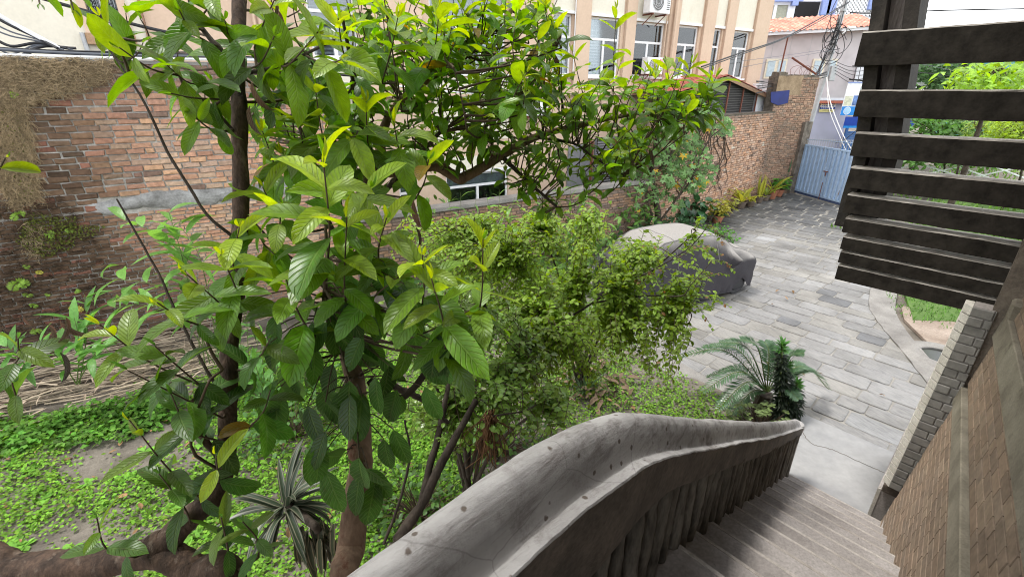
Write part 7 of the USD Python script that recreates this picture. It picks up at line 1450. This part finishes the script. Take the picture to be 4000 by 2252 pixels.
px_bush('jade_shrub', 'small fleshy leaved shrub hugging the lower end of the railing', 'shrub', [(2840, 1600), (2900, 1560), (3000, 1570), (3080, 1610), (3110, 1650), (3060, 1680), (2900, 1660), (2830, 1650)], 95, 0, 15, .05, np.array([.13, .18, .06]), MAT['leaf_gloss'])
# striped dracaena under the guava tree
SD = thing('striped_dracaena', 'striped dracaena with cream edged strap leaves below the guava trunk', 'dracaena', at_z(1110, 2150, 0))
sd_ = Plant(SD, 18); striped = material('striped_leaf', {
    'l': ('attribute', {'attribute': 'luv'}), 's': ('separate_xyz', {}), 'au': ('math', {'math_type': 'absolute'}), 'r': ('rgb_ramp', {'ramp': [(0, (.05, .075, .04)), (.52, (.05, .075, .04)), (.60, (.25, .24, .17)), (.76, (.25, .24, .17)), (.84, (.06, .08, .045))]}),
    't': ('attribute', {'attribute': 'tint'}), 'x': ('mix_color', {'blend_type': 'multiply', 'fac': 1.0, 'use_clamp': False}), 'p': ('principled_bsdf', {'roughness': .4}), 'tr': ('translucent_bsdf', {}), 'm': ('mix_closure', {'fac': .2})},
    [('l.vector', 's.vector'), ('s.x', 'au.value1'), ('au.value', 'r.fac'), ('r.color', 'x.a'), ('t.color', 'x.b'), ('x.result', 'p.base_color'), ('x.result', 'tr.color'), ('p.BSDF', 'm.closure1'), ('tr.BSDF', 'm.closure2')], surface='m.closure')
dcen = at(1115, 1965, 3.0); sd_.branch([at_z(1300, 2160, -.05), at(1250, 2080, 3.05), at(1180, 2010, 3.0), dcen], .03, .022, MAT['bark_dark'], 'stem', 8, 14)
for k in range(38):
    az = sd_.g.uniform(0, 6.3); el = sd_.g.uniform(-.7, 1.3); h_ = np.array([math.cos(az), math.sin(az), 0]); l = .38 * sd_.g.uniform(.75, 1.15)
    sd_.leaf(dcen + h_ * .02 - Z * .10 * (k / 52), nz(h_ * math.cos(el) + Z * math.sin(el)), Z * math.cos(el) - h_ * math.sin(el) + sd_.g.normal(0, .15, 3), l, .021, .35, sd_.g.uniform(.6, 1.6), np.full(3, .75) * sd_.g.uniform(.6, 1.3))
for k in range(26):
    az = sd_.g.uniform(0, 6.3); h_ = np.array([math.cos(az), math.sin(az), 0]); q = at(1250 + sd_.g.uniform(-80, 60), 2060 + sd_.g.uniform(-30, 60), 2.95)
    sd_.leaf(q, nz(h_ * .35 - Z), h_ + Z * .2, .36 * sd_.g.uniform(.7, 1.1), .024, .3, .3, np.array([.9, .75, .65]) * sd_.g.uniform(.5, 1.1))
sd_.finish(striped, 80, ns=9, nc=9, shape='strap', wave=.02)
# dead leaf clump and fallen palm fronds
DCL = thing('dead_leaf_tuft', 'brown tuft of dead narrow leaves hanging beside the railing', 'dead leaves', at(1900, 1640, 2.9))
g = np.random.default_rng(41); q0 = at(1915, 1625, 2.9)
for k in range(70):
    e = q0 + np.array([g.normal(-.02, .09), g.normal(0, .06), -g.uniform(.22, .40)]); obj('dead_leaf', tube(spline([q0 + g.normal(0, .02, 3), (q0 + e) / 2 + g.normal(0, .03, 3), e], 8), np.linspace(.005, .002, 8), 4), MAT['dry'], DCL, tint=np.array([.15, .08, .04]) * g.uniform(.5, 1.6))
obj('hanging_twig', tube(spline([q0, at(1980, 1615, 2.9), at(2060, 1600, 3.0), at(2120, 1560, 3.4)], 14), .006, 5), MAT['bark_dark'], DCL)
LT = thing('leaf_litter', 'heap of dead brown leaves under the arching shrub beside the railing', 'dead leaves', at_z(2330, 1530, 0))
for k in range(130):
    q = at_z(2330 + g.normal(0, 75), 1520 + g.normal(0, 42), 0) + Z * g.uniform(.02, .16); l = g.uniform(.10, .24); V, Fq, luv = leaf_batch(q, [g.normal(), g.normal(), g.normal(0, .25)], [g.normal(0, .4), g.normal(0, .4), 1], l, l * .2, .4, g.uniform(.3, 1.4), ns=5, nc=3, shape='lance')
    obj('dead_leaf', (V[0], Fq), MAT['straw'], LT, tint=np.array([.17, .12, .08]) * g.uniform(.4, 1.6))
gk = Plant(thing('grass_tuft', 'dark tuft of narrow blades beside the heap of dead leaves', 'grass', at_z(2290, 1530, 0)), 31)
for k in range(34):
    az = gk.g.uniform(0, 6.3); h_ = np.array([math.cos(az), math.sin(az), 0]); gk.leaf(at_z(2285, 1530, 0) + h_ * .05, nz(h_ * gk.g.uniform(.2, 1) + Z), -h_ + Z * .3, gk.g.uniform(.3, .55), .012, .3, gk.g.uniform(.4, 1.3), np.array([.06, .12, .04]) * gk.g.uniform(.6, 1.4))
gk.finish(MAT['leaf_plain'], 40, ns=6, nc=3, shape='strap')

fl, fg = [], np.random.default_rng(91)
for x, y in in_poly([(0, 1650), (700, 1500), (1500, 1300), (2400, 1250), (2700, 1500), (2500, 1680), (1600, 2100), (500, 2250), (0, 2250)], 170, fg) + in_poly([(2800, 1350), (3100, 900), (3300, 1150), (3500, 1600), (3200, 1700)], 9, fg):
    q = at_z(x, y, .03 + .03 * (y > 0)); l = fg.uniform(.05, .13); V, Fq, luv = leaf_batch(q, [fg.normal(), fg.normal(), .1], [fg.normal(0, .3), fg.normal(0, .3), 1], l, l * .24, .35, fg.uniform(-.2, 1.2), ns=5, nc=3, shape='oval'); fl.append((V[0], Fq, np.repeat((np.array([.20, .12, .06]) * fg.uniform(.4, 1.7))[None], 15, 0)))
v, f = cat([(a_[0], a_[1]) for a_ in fl]); obj('fallen_leaves', (v, f), MAT['straw'], tint=np.vstack([a_[2] for a_ in fl]), label='dead brown leaves scattered over the garden bed and paving', category='fallen leaves', kind='stuff')

# ------------------------------------------------------------------ dry stalks, ground cover, wall growth
SP = thing('dry_stalk_pile', 'long pile of dry cut stalks lying along the foot of the tall wall', 'stalks', at_z(300, 1560, 0))
g = np.random.default_rng(55)
for k in range(290):
    f = g.uniform(-.25, 1.0); c = at_z(-150 + 1080 * f, 1602 - 245 * f + g.normal(0, 50), 0); hgt = .04 + .50 * math.exp(-((k % 29) / 16) ** 2) * g.uniform(.3, 1)
    yaw = math.radians(58 + g.normal(0, 9)); dvec = np.array([math.sin(yaw), math.cos(yaw), g.normal(0, .06)]); L = g.uniform(.7, 1.9)
    p = [c - dvec * L / 2 + Z * hgt, c + Z * (hgt + g.normal(0, .03)), c + dvec * L / 2 + Z * (hgt + g.normal(0, .05))]
    for q in p: q[2] = max(q[2], .015)
    obj('stalk', tube(spline(p, 7), g.uniform(.005, .012), 5), MAT['dry'], SP, tint=np.array([.44, .36, .27]) * g.uniform(.4, 1.35))
frags = []
for k in range(120):
    f = g.uniform(-.1, 1.0); c = at_z(-100 + 1000 * f, 1640 - 230 * f + g.normal(0, 30), 0) + Z * g.uniform(.02, .25); l = g.uniform(.15, .35); V, Fq, luv = leaf_batch(c, [g.normal(), g.normal(), g.normal(0, .5)], [g.normal(0, .6), g.normal(0, .6), 1], l, l * .06, .3, g.uniform(.3, 1.5), ns=5, nc=3, shape='lance')
    frags.append((V[0], Fq))
obj('dry_blades', cat(frags), MAT['straw'], SP, tint=np.array([.42, .33, .25]), kind='stuff')

def ground_leaves(name, label, poly, n_, L, tone, seed, mask=.42, zz=.02, spread=.10, hgt=.10, per=6, scale=1.3):
    g = np.random.default_rng(seed); pg = Polygon(poly); x0, y0, x1, y1 = pg.bounds
    a, b = g.uniform(x0, x1, n_), g.uniform(y0, y1, n_); k = shapely.contains_xy(pg, a, b)
    m_ = meshkit.fbm(np.c_[a * scale, b * scale, np.zeros(n_)], 4, seed); k &= (m_ + g.normal(0, .085, n_)) > mask; a, b, m_ = a[k], b[k], m_[k]
    c = a[:, None] * S + b[:, None] * W; c[:, 2] = soil_h(c); dens = np.clip((m_ - mask) * 5, .3, 1)
    c = np.repeat(c, per, 0); dens = np.repeat(dens, per); n = len(c)
    az = g.uniform(0, 6.3, n); h_ = np.c_[np.cos(az), np.sin(az), np.zeros(n)]
    base = c + h_ * g.uniform(0, spread, (n, 1)) + Z * (zz + g.uniform(0, hgt, (n, 1)) * dens[:, None])
    V, Fq, luv = leaf_batch(base, h_ + g.normal(0, .25, (n, 3)), Z + g.normal(0, .3, (n, 3)), L * g.uniform(.6, 1.3, n), L * .36 * g.uniform(.8, 1.2, n), .2, .5, ns=3, nc=3, shape='oval', seed=seed)
    tn_ = tone * g.uniform(.35, 1.45, (n, 1)) * (1 + g.normal(0, .07, (n, 3)))
    v, f, t, l = merge(V, Fq, luv, tn_); obj(name, (v, f), MAT['cover'], smooth=True, tint=t, luv=l, label=label, category='ground cover', kind='stuff')
def swp(pts): return [sw(at_z(x, y, 0)) for x, y in pts]
RIGHTBED = swp([(860, 1430), (1400, 1300), (1700, 1500), (2000, 1700), (1500, 2300), (900, 2600), (700, 2100)])
ground_leaves('ground_cover', 'denser green ground cover around the middle guava trunk', RIGHTBED, 9000, .05, np.array([.15, .31, .033]), 8, mask=.40, per=5)
LEFT = swp([(-200, 1640), (300, 1620), (560, 1500), (900, 1400), (1400, 1300), (1700, 1500), (2000, 1700), (1500, 2300), (900, 2600), (-600, 2600), (-900, 1900)])
ground_leaves('ground_cover', 'bright green leafy ground cover under the near guava trees', LEFT, 13000, .05, np.array([.16, .32, .035]), 3, mask=.50, per=5)
ground_leaves('ground_cover', 'taller dense weeds along the front of the dry stalk pile', swp([(-200, 1660), (300, 1620), (640, 1560), (760, 1640), (420, 1740), (0, 1780), (-300, 1800)]), 1500, .085, np.array([.105, .25, .035]), 4, mask=.38, per=6, hgt=.17)
MIDP = swp([(1400, 1300), (1700, 1100), (2200, 1000), (2400, 1210), (2560, 1400), (2820, 1560), (2900, 1680), (2500, 1700), (2000, 1700), (1700, 1500)])
ground_leaves('ground_cover', 'small leaved green ground cover between the shrubs and the pale cement edging', MIDP, 11000, .045, np.array([.155, .29, .038]), 5, mask=.40, per=6, hgt=.06)
sap = Plant(thing('seedlings', 'scattered broad leaved pale green seedlings in the left garden bed', 'seedlings', at_z(300, 1950, 0), kind='stuff'), 6)
for x, y in in_poly([(30, 1780), (560, 1700), (900, 1760), (900, 2100), (300, 2200), (0, 2200)], 26, sap.g):
    c = at_z(x, y, .03)
    for k in range(6):
        az = sap.g.uniform(0, 6.3); h_ = np.array([math.cos(az), math.sin(az), .4]); sap.leaf(c, nz(h_), Z + sap.g.normal(0, .3, 3), .11 * sap.g.uniform(.7, 1.2), .03, .15, .6, np.array([.16, .36, .05]) * sap.g.uniform(.7, 1.3))
sap.finish(MAT['cover'], 0, ns=5, nc=3, shape='spoon', wave=.04)

# roots, dry creeper and moss on the left end of the tall wall
g = np.random.default_rng(66); wall_p = Q(0, WALL_N - .035, 0); fib, tnt = [], []
def creeper(poly, n_, ln, down, col, r=.0035, seg=5):
    for x, y in in_poly(poly, n_, g):
        p = on_plane(x, y, wall_p, N); pts = [p]
        for k in range(seg): p = p + U * g.normal(0, ln * .8) - Z * g.uniform(-.3 * ln, down) - N * g.normal(.004, .012); pts.append(p)
        v, f = tube(pts, np.linspace(r, r * .4, len(pts)), 3, cap=False); fib.append((v, f)); tnt.append(np.repeat((np.array(col) * g.uniform(.5, 1.5))[None], len(v), 0))
creeper([(-20, 215), (460, 225), (420, 300), (260, 360), (60, 420), (-20, 420)], 2200, .05, .05, (.34, .26, .16))
creeper([(-20, 330), (70, 350), (120, 520), (160, 760), (60, 820), (-20, 700)], 2400, .035, .06, (.33, .25, .15))
creeper([(90, 860), (170, 880), (150, 1000), (80, 980)], 150, .03, .05, (.36, .28, .17))
creeper([(-20, 780), (250, 760), (420, 1000), (400, 1250), (-20, 1350)], 1500, .04, .02, (.075, .05, .033), r=.005)
creeper([(420, 225), (940, 260), (800, 330), (420, 330)], 90, .05, .03, (.26, .2, .13))
v, f = cat(fib); obj('wall_creeper', (v, f), MAT['straw'], tint=np.vstack(tnt), label='dry roots and withered creeper matted over the left end of the tall brick wall', category='creeper', kind='stuff')
mo = []
for poly, n_ in (([(110, 830), (300, 850), (290, 960), (170, 1010), (60, 940)], 900), ([(0, 430), (60, 430), (140, 760), (80, 800)], 120), ([(200, 870), (420, 880), (330, 940)], 200)):
    for x, y in in_poly(poly, n_, g):
        p = on_plane(x, y, wall_p, N); V, Fq, luv = leaf_batch(p - N * g.uniform(0, .03), [g.normal(), g.normal() * .3, g.normal() - .3], -N + g.normal(0, .4, 3), .035 * g.uniform(.6, 1.4), .012, .2, .4, ns=3, nc=3, shape='oval'); mo.append((V[0], Fq, luv[0], np.array([.12, .14, .03]) * g.uniform(.5, 1.5)))
v, f = cat([(m_[0], m_[1]) for m_ in mo]); obj('wall_moss', (v, f), MAT['cover'], tint=np.vstack([np.repeat(m_[3][None], len(m_[0]), 0) for m_ in mo]), luv=np.vstack([m_[2] for m_ in mo]), label='olive moss and tiny creeping leaves on the mossy part of the tall wall', category='moss', kind='stuff')
FERN = [(75, 1100, 95, 'largest bright fern, near the left edge of the mossy wall'), (190, 915, 55, 'bright fern at the lower edge of the moss patch'), (275, 900, 40, 'small fern right of the moss patch'), (110, 1040, 38, 'pale small fern above the largest fern'), (152, 1060, 40, 'yellowing fern right of the largest fern'), (295, 1132, 42, 'small lone fern on the bare dark bricks'), (110, 1150, 36, 'small fern below the largest fern'), (133, 1192, 42, 'fern low on the wall above the leafy plant'),
        (300, 1200, 62, 'yellow fern on the wall above the leafy plant'), (140, 1290, 55, 'bright fern among the brown dead leaves'), (75, 838, 60, 'heart leaved seedling left of the moss patch'), (188, 1148, 30, 'tiny fern between the two lower ferns'), (60, 370, 40, 'tiny green plant high on the creeper covered wall')]
for k, (x, y, px, lab) in enumerate(FERN):
    p0 = on_plane(x, y, wall_p, N); t = thing('wall_fern', lab, 'fern', p0); p = Plant(t, 100 + k); sc = px * 4.6 / F
    for j in range(3):
        e = p0 + U * p.g.uniform(-.6, .6) * sc - N * p.g.uniform(.1, .5) * sc + Z * p.g.uniform(-.5, .2) * sc; sp = spline([p0, (p0 + e) / 2 + Z * .1 * sc - N * .1 * sc, e], 12); td = nz(np.gradient(sp, axis=0)); p.twig([p0, (p0 + e) / 2 + Z * .1 * sc - N * .1 * sc, e], .002, .001, 6)
        for m_ in range(1, 12):
            for sg in (1, -1):
                d = nz(td[m_] * .35 + sg * nz(np.cross(td[m_], -N)) + p.g.normal(0, .08, 3)); l = sc * .38 * math.sin(math.pi * (m_ + 1) / 13.5) ** .7
                p.leaf(sp[m_], d, -N + Z * .4, l, l * .17, .1, .3, (np.array([.22, .36, .05]) if 'yell' not in lab else np.array([.42, .40, .06])) * p.g.uniform(.8, 1.25))
    p.finish(MAT['leaf_plain'], 0, ns=4, nc=3, shape='lance', rest='leaflets')

# ------------------------------------------------------------------ hedge and trees seen through the sunscreen
def mass(name, label, poly, d0, d1, n_, L, tone, seed, trunk=True, category='tree', shape='oval', ratio=.32, droop=.5, limit=150, down=.0):
    xs = [p[0] for p in poly]; ys = [p[1] for p in poly]; b = at(np.mean(xs), max(ys), (d0 + d1) / 2) * [1, 1, 0]; t = thing(name, label, category, b); p = Plant(t, seed); g = p.g
    ctr = at(np.mean(xs), np.mean(ys), (d0 + d1) / 2)
    p.branch([b - Z * .05, (b + ctr) / 2 + g.normal(0, .15, 3), ctr], .10 if trunk else .04, .03, MAT['bark_dark'], 'trunk' if trunk else 'stem', 8, 14)
    for x, y in in_poly(poly, n_, g):
        q = at(x, y, g.uniform(d0, d1)); cl = meshkit.fbm(q * 1.1, 3, seed)
        if cl < .36: continue
        if g.random() < .08: p.twig([ctr, (ctr + q) / 2 + Z * .2, q], .02, .008, 6)
        for k in range(3):
            p.leaf(q + g.normal(0, L * .6, 3), nz(np.array([g.normal(), g.normal(), g.normal(-.2 - down, .5)])), Z * .8 + np.array([0, -.5, 0]) + g.normal(0, .4, 3), L * g.uniform(.7, 1.2), L * ratio * g.uniform(.8, 1.2), .2, droop, tone * g.uniform(.55, 1.45))
    p.finish(MAT['leaf_plain'], limit, ns=4, nc=3, shape=shape, rest='far_leaves')
mass('hedge', 'broad leaved green hedge seen through the second gap of the sunscreen', [(3470, 440), (3900, 440), (3900, 640), (3470, 640)], 19, 21, 900, .24, np.array([.09, .21, .045]), 201, trunk=False, category='hedge')
mass('conifer_shrub', 'bright yellow green feathery shrub right of the hedge', [(3870, 460), (4120, 455), (4120, 580), (3890, 600)], 16, 18, 1500, .20, np.array([.24, .36, .03]), 202, trunk=False, category='shrub', ratio=.12, shape='lance')
mass('tree', 'dark leafy tree behind the top gap of the sunscreen', [(3510, 262), (3600, 252), (3700, 225), (3830, 235), (3840, 330), (3650, 335), (3520, 325)], 24, 28, 900, .30, np.array([.055, .12, .045]), 203)
mass('leafy_tree', 'bright pointed leaved branches at the right end of the top gap', [(3720, 300), (3830, 268), (3920, 262), (4050, 250), (4050, 340), (3850, 345), (3730, 345)], 12, 14, 260, .30, np.array([.22, .38, .04]), 204, ratio=.2, shape='lance')
mass('weeds', 'feathery pale weed standing in front of the hedge', [(3770, 470), (3850, 462), (3870, 560), (3770, 560)], 17.5, 18.2, 150, .16, np.array([.22, .32, .06]), 205, trunk=False, category='plant', ratio=.1, shape='lance')
ground_g = np.random.default_rng(5); n_ = 14000
a, b = ground_g.uniform(18, 60, n_), ground_g.uniform(-4, 24, n_); base = a[:, None] * S + b[:, None] * W + .01 * Z
an = ground_g.uniform(0, 6.28, n_); hh = ground_g.uniform(.08, .28, n_); sd2 = np.c_[np.cos(an), np.sin(an), np.zeros(n_)]
v = np.stack([base - sd2 * .05, base + sd2 * .05, base + np.c_[ground_g.normal(0, .06, (n_, 2)), hh]], 1).reshape(-1, 3)
obj('rough_grass', (v, np.arange(3 * n_).reshape(-1, 3)), MAT['straw'], tint=np.repeat(np.array([.13, .25, .04]) * ground_g.uniform(.6, 1.5, (n_, 1)), 3, 0), label='rough pale green grass behind the lattice fence', category='grass', kind='stuff')
